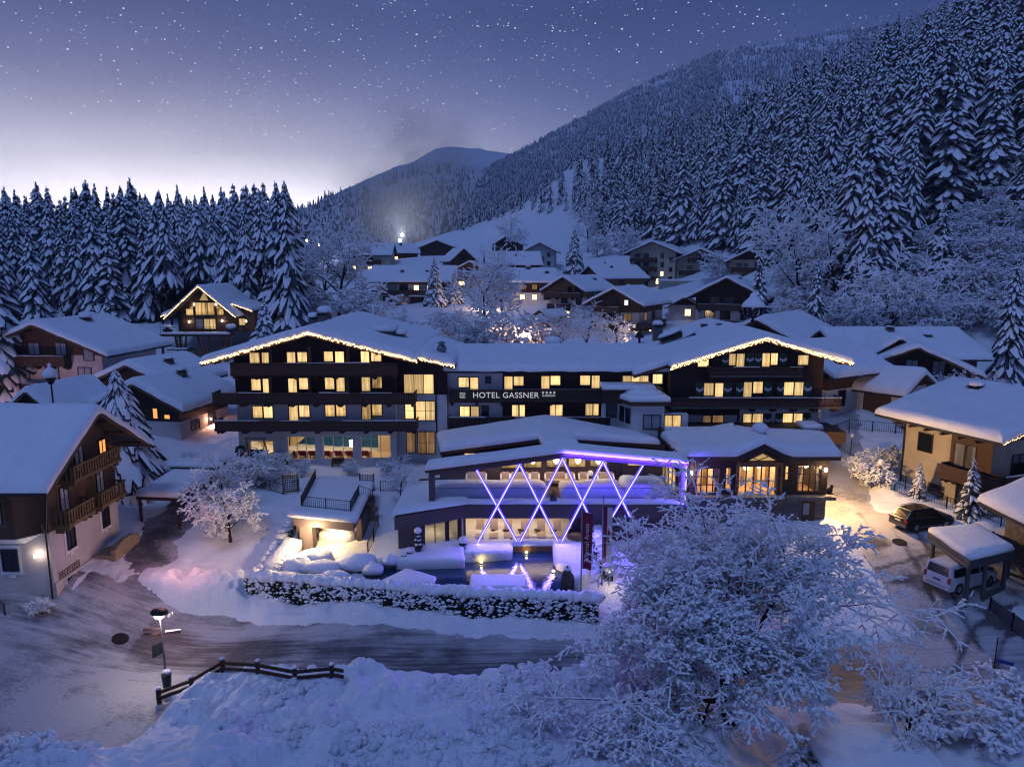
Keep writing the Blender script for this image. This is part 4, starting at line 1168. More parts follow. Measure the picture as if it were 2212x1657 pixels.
mb = MB(); mb.box(rl, rm - .002, RY + .3, RY + 17, GB, zsr)
mb.prism([(rl, zsr), (rr_x, zsr), (rr_x, zr(rr_x)), (fA[0], zr(fA[0])), (rl, zr(rl + .0))], RY - .02, RY + 17); mb.build('timber_wall', 'wood_dark', hotel, world=True)
eLx = atY(*z3(140, 330), RY + 1)      # the roof sweeps further down to the left behind the verge
gable_roof(hotel, *fL, *fA, *fR, RAY, RY + 18, th=.3, snow=.6, world=True, seed=15, purlins=4)
sl_ = (fA[1] - fL[1]) / (fA[0] - fL[0])
gable_roof(hotel, 0, 0, 0, 0, 0, 0, RAY + 1.4, RY + 18, th=.25, snow=.6, world=True, seed=16, path=[(fL[0] - 3.1, fL[1] - 3.1 * sl_ - .02), (fL[0] + .6, fL[1] + .6 * sl_ - .02)])
string_lights('string_lights', 'icicle lights along the eave of the hotel wing with green shutters', [(fL[0], RAY - .09, fL[1] - .02), (fA[0], RAY - .09, fA[1] - .02), (fR[0], RAY - .09, fR[1] - .02)], .32, 32)
for q in ((557, 632, 333, 393), (787, 830, 299, 383), (843, 895, 299, 398), (1032, 1082, 295, 393), (1095, 1140, 295, 380), (1295, 1366, 310, 380),
          (602, 668, 515, 606), (684, 738, 515, 615), (895, 948, 508, 616), (965, 1030, 505, 588), (1192, 1256, 508, 603), (1270, 1327, 508, 606)):
    hwin(FRt, RY - .02, z3, *q, kind='c')
for q in ((890, 944, 742, 862), (960, 1030, 740, 824), (1182, 1248, 738, 825), (1263, 1318, 738, 858)): hwin(FRt, RY, z3, *q, kind='c')
for q in ((735, 780, 312, 388), (914, 962, 296, 384), (978, 1022, 296, 384), (1158, 1206, 294, 386), (542, 592, 508, 612), (750, 800, 508, 612), (838, 888, 508, 612), (1046, 1094, 506, 605), (1140, 1184, 506, 605), (1338, 1388, 502, 606),
          (1042, 1090, 737, 832), (1128, 1176, 737, 832), (1333, 1380, 730, 838)):
    a0, a1, zb, zt = rectw(z3, *q, RY); shutter(hotel, FRt, a0, a1, zb, zt)
Yr = RY - 1.3
a0, a1, zb, zt = rectw(z3, 652, 1328, 398, 462, Yr); balcony(hotel, FRt, a0, a1, zb, 1.3, zt - zb, style='baluster', wrd=True, brackets=6, off0=.03)
Yr = RY - 1.7
a0, a1, zb, zt = rectw(z3, 352, 1612, 624, 690, Yr); balcony(hotel, FRt, a0, a1, zb, 1.7, zt - zb, style='baluster', wrd=True, brackets=9, off0=.03)
mb = MB()
for yy in (466, 694):
    p = XZ(z3, 655 if yy < 500 else 352, yy, RY - 1.5); q = XZ(z3, 1325 if yy < 500 else 1610, yy, RY - 1.5)
    mb.box(p[0], q[0], RY - (1.36 if yy < 500 else 1.76), RY - (1.31 if yy < 500 else 1.71), p[1] - .08, p[1] + .04)
mb.build('flower_rail', 'copper_green', hotel, world=True)
LY = RY + .28; FLw = Face((0, LY), (1, 0), (0, -1))
a0, a1, zb, zt = rectw(z3, 482, 838, 750, 860, LY); mb = MB(); mb.box(a0, a1, LY - .03, LY - .005, zb - 1, zt); mb.build('wall', 'plaster', hotel, world=True)
a0, a1, zb, zt = rectw(z3, 292, 480, 745, 880, LY - 2.6); mb = MB(); mb.box(a0, a1, LY - 2.6, LY, zb - 1, zt); mb.build('wall', 'plaster', hotel, world=True)
hwin(Face((0, LY - 2.6), (1, 0), (0, -1)), LY - 2.6, z3, 312, 425, 752, 848, ['r', 'r'], 2)
hwin(Face((0, LY - .03), (1, 0), (0, -1)), LY - .03, z3, 592, 648, 754, 838, 'm'); hwin(Face((0, LY - .03), (1, 0), (0, -1)), LY - .03, z3, 665, 738, 752, 833, 'm')
a0, a1, zb, zt = rectw(z3, 295, 720, 842, 872, RY - 4)
mb = MB(); mb.box(a0, a1, RY - 4, RY - 3.97, zb, zt); mb.build('glass_railing', 'clear_glass', hotel, world=True)
mb = MB(); mb.box(a0, rr_x + .6, RY - 4.2, RY - .01, zb - 1.1, zb); mb.build('terrace', 'wood_dark', hotel, world=True)
mb = MB(); snow_cap(mb, a0 + .3, a0 + 5, RY - 4.1, RY - 3.2, zb, .35); p = XZ(z3, 1285, 865, RY - 2); q = XZ(z3, 1420, 865, RY - 2); snow_cap(mb, p[0], q[0], RY - 3.6, RY - 1.6, zb, .55); mb.build('snow_cover', 'snow', hotel, smooth=True, world=True)
a0, a1, zb, zt = rectw(z3, 1472, 1592, 838, 895, RY - .5)
mb = MB(); mb.box(a0, a1, RY - .5, RY + 4, zb - .2, zb); mb.build('side_terrace', 'wood_dark', hotel, world=True)
balcony(hotel, Face((0, RY + .5), (1, 0), (0, -1)), a0, a1, zb, 1.0, zt - zb, style='baluster', wrd=True, brackets=2)
def roof_z(x): return zr(x) + .32 + .55
for (px, py, w_, h_, cap, YY) in ((258, 165, .95, 1.1, .55, 79), (600, 120, .62, .55, .12, 78), (737, 140, 1.0, .85, .0, 76)):
    p = atY(*z3(px, py), YY); chimney(hotel, p[0], YY, p[2] - .2, w_, h_, cap=cap, world=True)
p = atY(*z3(125, 190), 80); mb = MB(); mb.lathe([(.14, -.6), (.14, .1), (.5, .14), (.5, .4), (.3, .5), (.36, .72)], p, 10); mb.build('vent_cowl', 'metal_dark', hotel, world=True)
for px, py in ((350, 172), (452, 190)):     # raised skylights under snow
    p = atY(*z3(px, py), 75); x_, z_ = p[0], p[2]
    mb = MB(); mb.hexa([(x_ - 1.1, 74.2, z_ - .6), (x_ + 1.1, 74.2, z_ + .0), (x_ + 1.1, 75.8, z_ + .1), (x_ - 1.1, 75.8, z_ - .5), (x_ - 1.1, 74.2, z_ - .4), (x_ + 1.1, 74.2, z_ + .55), (x_ + 1.1, 75.8, z_ + .65), (x_ - 1.1, 75.8, z_ - .3)])
    sk = mb.build('skylight', 'metal_dark', hotel, world=True)
    mb = MB(); mb.blob((0, 0, 0), 1.35, .8, .3, 12, 6, .05)
    mb.v = [(v[0] + x_ , v[1] + 75.0, v[2] + z_ + .42 + v[0] * .38) for v in mb.v]
    mb.build('snow_cap', 'snow', sk, smooth=True, world=True)
p = atY(*z2(1090, 250), MY + 9); mb = MB(); mb.blob((p[0], p[1], p[2]), .95, .7, .5, 12, 7, .06); mb.build('snow_cap', 'snow', hotel, smooth=True, world=True)
p = atY(*z3(955, 135), RY + 6.5)
lan = thing('rooftop_beacon', 'forged iron basket on a post under a tall snow cone on the hotel roof', 'beacon', p)
mb = MB(); mb.tube((p[0], p[1], p[2] - .6), (p[0], p[1], p[2] + 1.5), .11, n=8); mb.lathe([(.5, -.02), (.5, .06)], p, 12); mb.lathe([(.18, 1.0), (.24, 1.1), (.18, 1.2)], p, 10); mb.build('post', 'metal_dark', lan, world=True)
mb = MB()
for k in range(8):
    t = 2 * pi * k / 8
    a = (p[0] + .18 * cos(t), p[1] + .18 * sin(t), p[2] + 1.4); b = (p[0] + .85 * cos(t), p[1] + .85 * sin(t), p[2] + 1.75); c = (p[0] + .95 * cos(t), p[1] + .95 * sin(t), p[2] + 2.5)
    mb.bar(a, b, .14, .12); mb.bar(b, c, .2, .3)
mb.build('basket', 'metal_dark', lan, world=True)
mb = MB(); mb.lathe([(1.12, 2.5), (1.2, 2.62), (1.0, 2.95), (.55, 3.4), (.12, 3.85), (.02, 3.95)], p, 16); mb.build('snow_cap', 'snow', lan, smooth=True, world=True)
def z6(x, y): return 1422.7 + x * .1804, 919.6 + y * .1804
LYF = 52.2
lounge = thing('spa_pavilion', 'low two storey spa pavilion in dark render with zigzag light tubes across its open front', 'pavilion', (4, LYF, 2.9))
def X4(x, y, Y=LYF): p = atY(*z4(x, y), Y); return p
def beam(mb, a, b, thick, depth, Y):   # a, b: top corners in (x, z)
    mb.prism([(a[0], a[1]), (b[0], b[1]), (b[0], b[1] - thick), (a[0], a[1] - thick)], Y, Y + depth)
pl = X4(350, 420); pa = X4(1280, 298); pr = X4(2133, 373)
tl = pl[2] - X4(370, 458)[2]
lowL = X4(360, 632)[2]; lowR = X4(2118, 790)[2]
mb = MB()
beam(mb, (pl[0], pl[2]), (pa[0], pa[2]), tl, 1.0, LYF); beam(mb, (pa[0] + .001, pa[2]), (pr[0], pr[2]), tl * .9, 1.0, LYF)
mb.build('front_beam', 'taupe', lounge, world=True)
mb = MB(); mb.box(pl[0], pl[0] + .42, LYF + .01, LYF + .9, lowL - .6, pl[2] - tl + .02); mb.build('post', 'taupe', lounge, world=True)
mb = MB(); mb.box(pr[0] - .45, pr[0], LYF + .01, LYF + .9, 2.0, pr[2] - tl * .9); mb.build('post', 'taupe', lounge, world=True)
mb = MB(); mb.bar((pa[0], LYF - .04, pa[2] - .06), (pr[0], LYF - .04, pr[2] - .06), .06, .07); mb.build('light_strip', 'led_white', lounge, world=True)
zz = X4(2124, 640)[2]
mb = MB(); mb.box(pr[0] - .09, pr[0] - .02, LYF - .07, LYF - .01, zz, pr[2] - .12); mb.build('light_strip', 'led_white', lounge, world=True)
mb = MB()
for q0, q1 in ((700, 712), (730, 755)): mb.box(pr[0] - .09, pr[0] - .02, LYF - .07, LYF - .01, X4(2124, q1)[2], X4(2124, q0)[2])
mb.build('light_strip', 'led_white', lounge, world=True)
BYF, BYB = 59.0, 65.6                       # eave and ridge end of the back roof
def back(x, y, Y): return atY(*z4(x, y), Y)
bl, ba, br = back(432, 292, BYF), back(1165, 196, BYF), back(1945, 240, BYF)
bl2, ba2, br2 = back(405, 188, BYB), back(1160, 62, BYB), back(1800, 195, BYB)
def sheet_roof(A, B, n=28, m=14, thick=.55, th=.28, seed=0, name='roof'):
    """roof between two polylines (front, back) with snow on it"""
    A, B = np.array(A, float), np.array(B, float)
    s = np.linspace(0, 1, n); ta = np.linspace(0, 1, len(A))
    LA = np.stack([np.interp(s, ta, A[:, k]) for k in range(3)], 1); LB = np.stack([np.interp(s, ta, B[:, k]) for k in range(3)], 1)
    mbx = MB(); k = len(A)
    vs = [tuple(p) for p in A] + [tuple(p) for p in B] + [(p[0], p[1], p[2] - th) for p in A] + [(p[0], p[1], p[2] - th) for p in B]
    fs = []
    for i in range(k - 1):
        fs += [(i, i + 1, k + i + 1, k + i), (2 * k + i + 1, 2 * k + i, 3 * k + i, 3 * k + i + 1), (2 * k + i, 2 * k + i + 1, i + 1, i), (k + i, k + i + 1, 3 * k + i + 1, 3 * k + i)]
    fs += [(0, k, 3 * k, 2 * k), (k - 1, 3 * k - 1, 4 * k - 1, 2 * k - 1)]
    mbx.add(vs, fs)
    rf = mbx.build(name, 'wood_brown', lounge, world=True)
    L = np.linalg.norm(LA[-1] - LA[0]); D = np.linalg.norm(LB[n // 2] - LA[n // 2])
    S = edge_lines(L, thick, .8) / L; T = edge_lines(D, thick, .8) / D
    P = np.zeros((len(S), len(T), 3))
    for k_ in range(3):
        a = np.interp(S, s, LA[:, k_])[:, None]; b = np.interp(S, s, LB[:, k_])[:, None]
        P[:, :, k_] = a * (1 - T[None, :]) + b * T[None, :]
    dd = np.minimum(np.minimum(S, 1 - S)[:, None] * L, np.minimum(T, 1 - T)[None, :] * D)
    q = np.clip(dd / thick, 0, 1); prof = .42 + .58 * np.sqrt(1 - (1 - q) ** 2)
    tz = thick * prof * (1 + .3 * (fbm(P[:, :, 0] * .4 + seed, P[:, :, 1] * .4, 3, seed) - .5))
    V = P.copy(); V[:, :, 2] += tz
    ns, nt = len(S), len(T); V = V.reshape(-1, 3); Bt = P.reshape(-1, 3) - [0, 0, .01]
    idx = np.arange(ns * nt).reshape(ns, nt); loop = np.concatenate([idx[:, 0], idx[-1, 1:], idx[-2::-1, -1], idx[0, -2:0:-1]])
    nx = np.roll(np.arange(len(loop)), -1); nb = len(V)
    side = np.stack([loop, nb + np.arange(len(loop)), nb + nx, loop[nx]], 1)
    np_obj('snow_cover', (np.concatenate([V, Bt[loop]]), np.concatenate([grid_faces(ns, nt), side])), 'snow', rf, world=True)
    return rf
sheet_roof([bl, ba, br], [bl2, ba2, br2], seed=2, thick=.6)
fb = 1.5
sheet_roof([(pl[0] - .25, LYF - .1, pl[2] + .02), (pa[0], LYF - .1, pa[2] + .02), (pr[0] + .1, LYF - .1, pr[2] + .02)],
           [(pl[0] - .25, LYF + fb, pl[2] + .06), (pa[0], LYF + fb, pa[2] + .12), (pr[0] + .1, LYF + fb, pr[2] + .06)], seed=4, thick=.5, th=.2)
s0, s1 = back(1140, 255, LYF + fb - .3), back(1385, 250, LYF + fb - .3); s2, s3 = back(1100, 185, BYF + .3), back(1330, 160, BYF + .3)
sheet_roof([s0, s1], [s2, s3], seed=6, thick=.5, th=.25)
mb = MB(); w0, w1 = back(450, 300, BYF + .9), back(1120, 220, BYF + .9)
mb.prism([(w0[0], 6.0), (w1[0] + .3, 6.0), (w1[0] + .3, ba[2] - .3), (w0[0], bl[2] - .3)], BYF + .9, BYF + 1.1)
w2, w3 = back(1360, 220, BYF + .9), back(1930, 260, BYF + .9)
mb.prism([(w1[0] + .302, 6.0), (w3[0] + .6, 6.0), (w3[0] + .6, br[2] - .3), (w1[0] + .302, ba[2] - .3)], BYF + .9, BYF + 1.1)
mb.build('timber_wall', 'taupe', lounge, world=True)
mb = MB()
for (q0, q1, q2, q3) in ((440, 1118, 296, 255), (1352, 1900, 205, 262)):
    a, b = back(q0, q2 - 2, BYF + .5), back(q1, 204 if q0 < 500 else 246, BYF + .5)
    mb.prism([(a[0], a[2] - .1), (b[0], b[2] - .1), (b[0], b[2] - .75), (a[0], a[2] - .75)], BYF + .5, BYF + .58)
mb.build('cladding', 'wood_brown', lounge, world=True)
TZ = X4(1000, 655)[2]; BZ = X4(1000, 745)[2]
la = atY(*z4(115, 742), 50.2); lb = atY(*z4(590, 664), LYF); BZl = atY(*z4(118, 830), 50.2)[2]
xe = pr[0] + .3
mb = MB()
mb.hexa([(la[0], la[1], BZl), (lb[0], LYF - .1, BZ), (lb[0], 60, BZ), (la[0] + .6, 60, BZl), (la[0], la[1], la[2]), (lb[0], LYF - .1, TZ), (lb[0], 60, TZ), (la[0] + .6, 60, la[2])])
mb.box(lb[0] + .001, xe, LYF - .1, 60, BZ, TZ)
mb.build('terrace_slab', 'taupe', lounge, world=True)
mb = MB()
snow_poly(mb, [(lb[0] - .2, LYF + .0), (pl[0] + 4.5, LYF - .02), (pl[0] + 9.0, LYF - .02), (xe - .5, LYF - .02), (xe - .5, LYF + 1.0), (pl[0] + 9.0, LYF + 1.1), (lb[0] - .2, LYF + 1.0)], TZ + .003, TZ + .22, .15)
mb.build('snow_cover', 'snow', lounge, smooth=True, world=True)
P = np.zeros((40, 12, 3))
for i, t in enumerate(np.linspace(0, 1, 40)):
    for j, s_ in enumerate(np.linspace(0, 1, 12)):
        x = la[0] - .25 + (lb[0] + .6 - la[0]) * t; y0_ = la[1] + (LYF - .1 - la[1]) * t - .1
        q = min(min(t, 1 - t) * 12, min(s_, 1 - s_) * 8, 1)
        P[i, j] = (x, y0_ + (58.5 - y0_) * s_, la[2] + (TZ - la[2]) * t + .02 + .42 * (.3 + .7 * sqrt(1 - (1 - q) ** 2)) * (1 - .5 * max(0, t - .5)))
np_mesh('snow_cover', (P.reshape(-1, 3) - np.array(lounge.location)), grid_faces(40, 12), 'snow', lounge)
TY0, TY1 = LYF + 1.2, 57.0
mb = MB(); mb.box(lb[0] + 1.0, xe - .3, LYF + .9, 60, TZ + .004, TZ + .06); mb.build('deck_boards', 'deck', lounge, world=True)
def heap(px0, px1, py_top, Yf, Yb, hgt, seed):
    a, b = atY(*z4(px0, 560), Yf)[0], atY(*z4(px1, 560), Yf)[0]
    VF = snow_profile([(a, TZ + .02), ((a + b) / 2, TZ + .06), (b, TZ + .02)], Yf, Yb, hgt, seed=seed, step=.6)
    np_obj('snow_heap', VF, 'snow', lounge, world=True)
heap(385, 1170, 490, LYF + 1.5, 56.2, .95, 31); heap(1262, 1700, 480, LYF + 1.4, 56.4, .95, 32); heap(1700, 2010, 430, LYF + 1.6, 57.2, 1.15, 33)
mb = MB(); gl0 = atY(*z4(385, 605), LYF + .75); gzt = TZ + 1.0
for k in range(7):
    x = gl0[0] + k * (xe - 1.2 - gl0[0]) / 7; mb.box(x + .02, x + (xe - 1.2 - gl0[0]) / 7 - .02, LYF + .95, LYF + .97, TZ + .1, gzt)
mb.build('glass_railing', 'clear_glass', lounge, world=True)
mb = MB(); mb.bar((gl0[0], LYF + .96, gzt + .015), (xe - 1.2, LYF + .96, gzt + .015), .03, .03); mb.build('handrail', 'metal_dark', lounge, world=True)
UY = 58.2
FU = Face((0, UY), (1, 0), (0, -1))
mb = MB(); a, b = back(430, 470, UY), back(1990, 400, UY)
mb.prism([(a[0], TZ), (b[0], TZ), (b[0], br[2] - .5), (pa[0], ba[2] - .2), (a[0], bl[2] - .5)], UY, UY + .3); mb.build('wall', 'taupe', lounge, world=True)
def lwin(x0, x1, y0, y1, kind, panes=1, **kw):
    a, b = atY(*z4(x0, y1), UY), atY(*z4(x1, y0), UY); return win(lounge, FU, a[0], b[0], a[2], b[2], kind, panes, wrd=True, **kw)
for q in ((855, 995, 330, 400), (1010, 1128, 330, 397), (1165, 1300, 318, 393), (1316, 1430, 330, 393), (1466, 1580, 335, 388), (1722, 1850, 340, 384)): lwin(*q, 'r', 1)
lwin(1600, 1678, 365, 452, 'clear_glass', 2); lwin(600, 760, 300, 330, 'lit_curtain', 1)
for x in (900, 1070, 1230, 1380, 1520):
    p = atY(*z4(x, 372), UY - .3); mb = MB(); mb.lathe([(.03, .5), (.26, .1), (.22, -.1), (.05, -.3)], (p[0], UY - .28, p[2] + .25), 10); mb.build('wall_lamp', 'room_light', lounge, world=True)
area_light('terrace_ceiling_light', (pa[0] - 1.0, UY - 1.6, ba[2] - 1.2), 12, .8, 120, (1.0, .68, .36))
g0, g1 = atY(*z4(2000, 420), 58.0), atY(*z4(2095, 580), LYF + 1.1)
mb = MB(); mb.box(pr[0] - .5, pr[0] - .35, LYF + 1.1, 60, TZ, pr[2] - .8); 
fx = Face((pr[0] - .5, 0), (0, 1), (-1, 0))
mb = MB(); mb.box(pr[0] - .5, pr[0] + .2, LYF + .95, 60, TZ - .2, TZ + .3); mb.build('wall', 'wood_brown', lounge, world=True)
for k in range(5): win(lounge, fx, LYF + 1.2 + k * 1.3, LYF + 2.3 + k * 1.3, TZ + .4, TZ + 2.35, 'r', 1, wrd=True, fm='wood_brown')
FZ = 3.0
mb = MB(); a, b = X4(590, 900), X4(1420, 900)
mb.box(a[0], b[0] + .4, LYF - .3, LYF + 5.0, FZ - .5, FZ); mb.build('deck_boards', 'deck', lounge, world=True)
mb = MB(); BWY = LYF + 4.2
mb.box(a[0] - .1, b[0] + .4, BWY, BWY + .2, FZ, BZ); mb.build('inner_wall', 'interior_cream', lounge, world=True); mb = MB(); mb.box(a[0] - .12, a[0] - .0, LYF + .1, BWY, FZ, BZ)
mb.build('inner_wall', 'interior_cream', lounge, world=True)
xr_ = atY(*z4(1350, 760), LYF)[0]
mb = MB(); mb.box(xr_, b[0] + .4, LYF + 1.5, BWY - .01, FZ, BZ); mb.build('wall', 'taupe', lounge, world=True); mb = MB(); mb.box(atY(*z4(1410, 800), LYF)[0], xe, LYF + .3, LYF + 4, FZ - 1, BZ); mb.build('wall', 'taupe', lounge, world=True)
FB = Face((0, BWY), (1, 0), (0, -1))
for q in ((600, 760), (780, 930), (960, 1110), (1130, 1230), (1240, 1345)):
    p, r_ = atY(*z4(q[0] + 10, 800), BWY)[0], atY(*z4(q[1] - 8, 800), BWY)[0]; win(lounge, FB, p, r_, FZ + .9, BZ - .25, 'r', 1, wrd=True, fm='white_paint')
area_light('sun_room_light', ((a[0] + b[0]) / 2 - 1.0, LYF + 2.2, BZ - .06), 8.5, 2.0, 120, (1.0, .72, .42))
lw = atY(*z4(125, 900), 50.6)
dirx, diry = lb[0] - la[0], LYF - .1 - la[1] + .0
Ld = sqrt(dirx ** 2 + diry ** 2); FLf = Face((la[0] + .15, la[1] + .5), (dirx / Ld, diry / Ld), (diry / Ld, -dirx / Ld))
zb_ = lambda t: BZl + (BZ - BZl) * t / Ld
mb = MB()
FLf.box(mb, .05, 2.0, -.3, .0, 2.4, BZl + .1); FLf.box(mb, 3.72, 3.85, -.3, 0, 2.4, BZ - .2); FLf.box(mb, 4.75, Ld + .0, -.3, 0, 2.4, BZ - .02)
mb.build('wall', 'taupe', lounge, world=True)
win(lounge, FLf, 2.05, 3.65, 2.9, BZl + .55, 'clear_glass', 2, wrd=True); win(lounge, FLf, 3.95, 4.65, 2.95, BZl + .62, 'clear_glass', 1, wrd=True, name='door', fm='wood_dark', bar=.12)
mb = MB(); FLf.box(mb, 1.9, 4.9, -3.2, -3.0, 2.4, BZ); mb.build('inner_wall', 'plaster_grey', lounge, world=True)
c = FLf.P(2.9, -1.6, BZ - .35); point_light('entrance_room_light', c, 18, (1.0, .68, .34)); mb = MB(); mb.lathe([(.05, .12), (.35, .05), (.35, 0)], c, 12); mb.build('ceiling_light', 'room_light', lounge, world=True)
TUBES = [((683, 418), (958, 905), 0), ((980, 378), (690, 915), 1), ((978, 376), (1240, 905), 0), ((1275, 335), (985, 905), 1), ((1273, 334), (1470, 765), 0), ((1553, 357), (1270, 905), 1), ((1552, 355), (1740, 740), 0), ((1828, 385), (1615, 740), 1)]
for (a, b, k) in TUBES:
    Y = LYF - .22 - .16 * k
    p, q = atY(*z4(*a), Y), atY(*z4(*b), Y)
    mb = MB(); mb.tube(p, q, .052, n=8); t = mb.build('light_tube', 'led_white', lounge, world=True)
    mb = MB(); d = Vector(q) - Vector(p); o = Vector((0, .07, .0)); mb.tube(Vector(p) + o, Vector(q) + o, .115, n=8); mb.build('tube_halo', 'halo_blue', t, world=True)  # added glowing sleeve behind the tube, imitates its blue halo
for (a, b, k) in TUBES:
    p, q = Vector(atY(*z4(*a), LYF - .5)), Vector(atY(*z4(*b), LYF - .5))
    m = (p + q) / 2; d = q - p
    L = bpy.data.lights.new('tube_glow', 'AREA'); L.shape = 'RECTANGLE'; L.size = d.length; L.size_y = .12; L.energy = 210; L.color = (.20, .13, 1.0)
    o = bpy.data.objects.new('tube_glow', L); o.location = m; COL.objects.link(o)
    n = Vector((0, -1, 0)); x = d.normalized(); z = -Vector((0, -1, -.5)).normalized(); z = (z - x * z.dot(x)).normalized(); y = z.cross(x)
    o.rotation_euler = Matrix((x, y, z)).transposed().to_euler()
for (p, q, e) in (((pa[0], LYF - .3, pa[2] - .06), (pr[0], LYF - .3, pr[2] - .06), 420), ((pr[0] - .06, LYF - .3, pr[2]), (pr[0] - .06, LYF - .3, zz), 220)):
    p, q = Vector(p), Vector(q); m = (p + q) / 2; d = q - p
    L = bpy.data.lights.new('strip_glow', 'AREA'); L.shape = 'RECTANGLE'; L.size = d.length; L.size_y = .1; L.energy = e; L.color = (.10, .05, 1.0)
    o = bpy.data.objects.new('strip_glow', L); o.location = m; COL.objects.link(o)
    x = d.normalized(); z = Vector((0, -1, .0)); z = (z - x * z.dot(x)).normalized(); y = z.cross(x)
    o.rotation_euler = Matrix((x, y, z)).transposed().to_euler()

DY = 54.0
dining = thing('dining_pavilion', 'timber dining pavilion with tall lit windows, a cross gable and deep snow on its roof', 'pavilion', (20, DY, 4.4))
def X6(x, y, Y=DY): return atY(*z6(x, y), Y)
ev = [X6(300, 392, DY - 1.1), X6(700, 384, DY - 1.1), X6(962, 384, DY - 1.1)]
zE = ev[1][2]
ga = X6(1272, 222, DY - 1.25); gl_ = X6(962, 384, DY - 1.25); gr_ = X6(1560, 366, DY - 1.25)
xR = X6(2188, 352, DY - 1.1); xLb = X6(10, 118, 62.5); xRb = X6(1985, 98, 62.5); mid = X6(870, 40, 63.5)
zE = (ev[0][2] + xR[2]) / 2
def drf(A, B, seed, thick=.7, th=.3):
    global lounge
    keep = lounge; 
    globals()['lounge'] = dining
    r_ = sheet_roof(A, B, seed=seed, thick=thick, th=th)
    globals()['lounge'] = keep
    return r_
zb2 = (xLb[2] + xRb[2]) / 2
drf([(ev[0][0], DY - 1.1, zE), ((ev[0][0] + gl_[0]) / 2, DY - 1.1, zE), (gl_[0], DY - 1.1, zE), (ga[0], DY - 1.25, ga[2] + .02), (gr_[0], DY - 1.1, zE), (xR[0], DY - 1.1, zE)], [(xLb[0], 62.0, zb2 - .1), ((xLb[0] + mid[0]) / 2, 62.2, zb2), (mid[0], 62.6, zb2 + .55), (ga[0], 62.4, zb2 + .3), (gr_[0], 62.4, zb2 + .1), (xRb[0], 62.0, zb2 - .1)], 21, .72)
gp = [(gl_[0], zE + .05), (ga[0], ga[2]), (gr_[0], zE + .05)]
mb = MB(); mb.prism([(x, z) for x, z in gp] + [(x, z - .3) for x, z in gp[::-1]], DY - 1.3, DY - .2); r_ = mb.build('roof', 'wood_dark', dining, world=True)
mb = MB()
for (p, q) in ((gp[0], gp[1]), (gp[1], gp[2])): mb.prism([(p[0], p[1] - .1), (q[0], q[1] - .1), (q[0], q[1] - .5), (p[0], p[1] - .5)], DY - 1.38, DY - 1.30)
mb.build('barge_board', 'wood_dark', r_, world=True)
mb = MB(); p = X6(1215, 110, DY + 4.5); mb.box(p[0] - .42, p[0] + .42, DY + 4.2, DY + 5.0, p[2] - 1.2, p[2] + .15); cb_ = mb.build('chimney', 'copper_green', dining, world=True)
mb = MB(); mb.blob((p[0], DY + 4.6, p[2] + .55), .68, .62, .5, 12, 7, .08, -.7); mb.build('snow_cap', 'snow', cb_, smooth=True, world=True)
dl, dr = X6(375, 500)[0], X6(2032, 500)[0]
zf = X6(1800, 800)[2]                     # sill of the big windows
zbase = 3.4
ops = [(X6(432, 640)[0], X6(735, 640)[0], X6(0, 815)[2], X6(0, 508)[2]), (X6(800, 640)[0], X6(868, 640)[0], X6(0, 760)[2], X6(0, 502)[2]), (X6(950, 640)[0], X6(1420, 640)[0], X6(0, 835)[2], X6(0, 486)[2]),
       (X6(1508, 640)[0], X6(1560, 640)[0], X6(0, 655)[2], X6(0, 482)[2]), (X6(1655, 640)[0], X6(1960, 640)[0], X6(0, 790)[2], X6(0, 475)[2])]
mb = MB(); cur = dl; zt_ = zE + .1
for (a, b, c, d) in ops:
    mb.box(cur, a, DY, DY + .3, zf - .5, zt_); mb.box(a, b, DY, DY + .3, zf - .5, c); mb.box(a, b, DY, DY + .3, d, zt_); cur = b
mb.box(cur, dr, DY, DY + .3, zf - .5, zt_)
mb.box(dl, dl + .3, DY + .3, 62, zf - .5, zt_); mb.box(dr - .3, dr, DY + .3, 62, zf - .5, zt_)
mb.build('timber_wall', 'wood_dark', dining, world=True)
for i, (a, b, c, d) in enumerate(ops):
    win(dining, Face((0, DY), (1, 0), (0, -1)), a + .05, b - .05, c + .05, d - .05, 'clear_glass', (4, 1, 5, 1, 4)[i], wrd=True, fm='wood_dark', rows=3 if i in (0, 4) else 2, bar=.10, offs=-.1)
gt0, gt1 = X6(1040, 415), X6(1425, 415); gtop = X6(1240, 318)
mb = MB(); mb.add([(gt0[0], DY - .05, gt0[2]), (gt1[0], DY - .05, gt1[2]), (gtop[0], DY - .05, gtop[2])], [(0, 1, 2)]); mb.build('gable_pane', 'lit_room', dining, world=True)
mb = MB(); mb.box(X6(930, 640)[0], X6(1460, 640)[0], DY - .35, DY - .06, X6(0, 470)[2], X6(0, 425)[2])
mb.bar((X6(1100, 400)[0], DY - .1, X6(0, 375)[2]), (X6(1190, 640)[0], DY - .1, X6(0, 412)[2]), .06, .06); mb.bar((X6(1190, 400)[0], DY - .1, X6(0, 412)[2]), (X6(1290, 640)[0], DY - .1, X6(0, 365)[2]), .06, .06)
mb.bar((gt0[0], DY - .1, gt0[2]), (gtop[0], DY - .1, gtop[2]), .12, .14); mb.bar((gtop[0], DY - .1, gtop[2]), (gt1[0], DY - .1, gt1[2]), .12, .14)
for xx in (955, 1425, 1480): mb.box(X6(xx, 0)[0], X6(xx + 28, 0)[0], DY - .3, DY - .02, zf, X6(0, 470)[2])
mb.build('timber_frame', 'wood_honey', dining, world=True)
mb = MB(); mb.box(dl - .1, dr + .45, DY - .7, DY - .01, zf - .42, zf - .18); mb.build('ledge', 'stone', dining, world=True)
mb = MB(); mb.box(dl, dr, DY + .001, 62, zbase - 1.4, zf - .5); mb.build('stone_base', 'stone', dining, world=True)
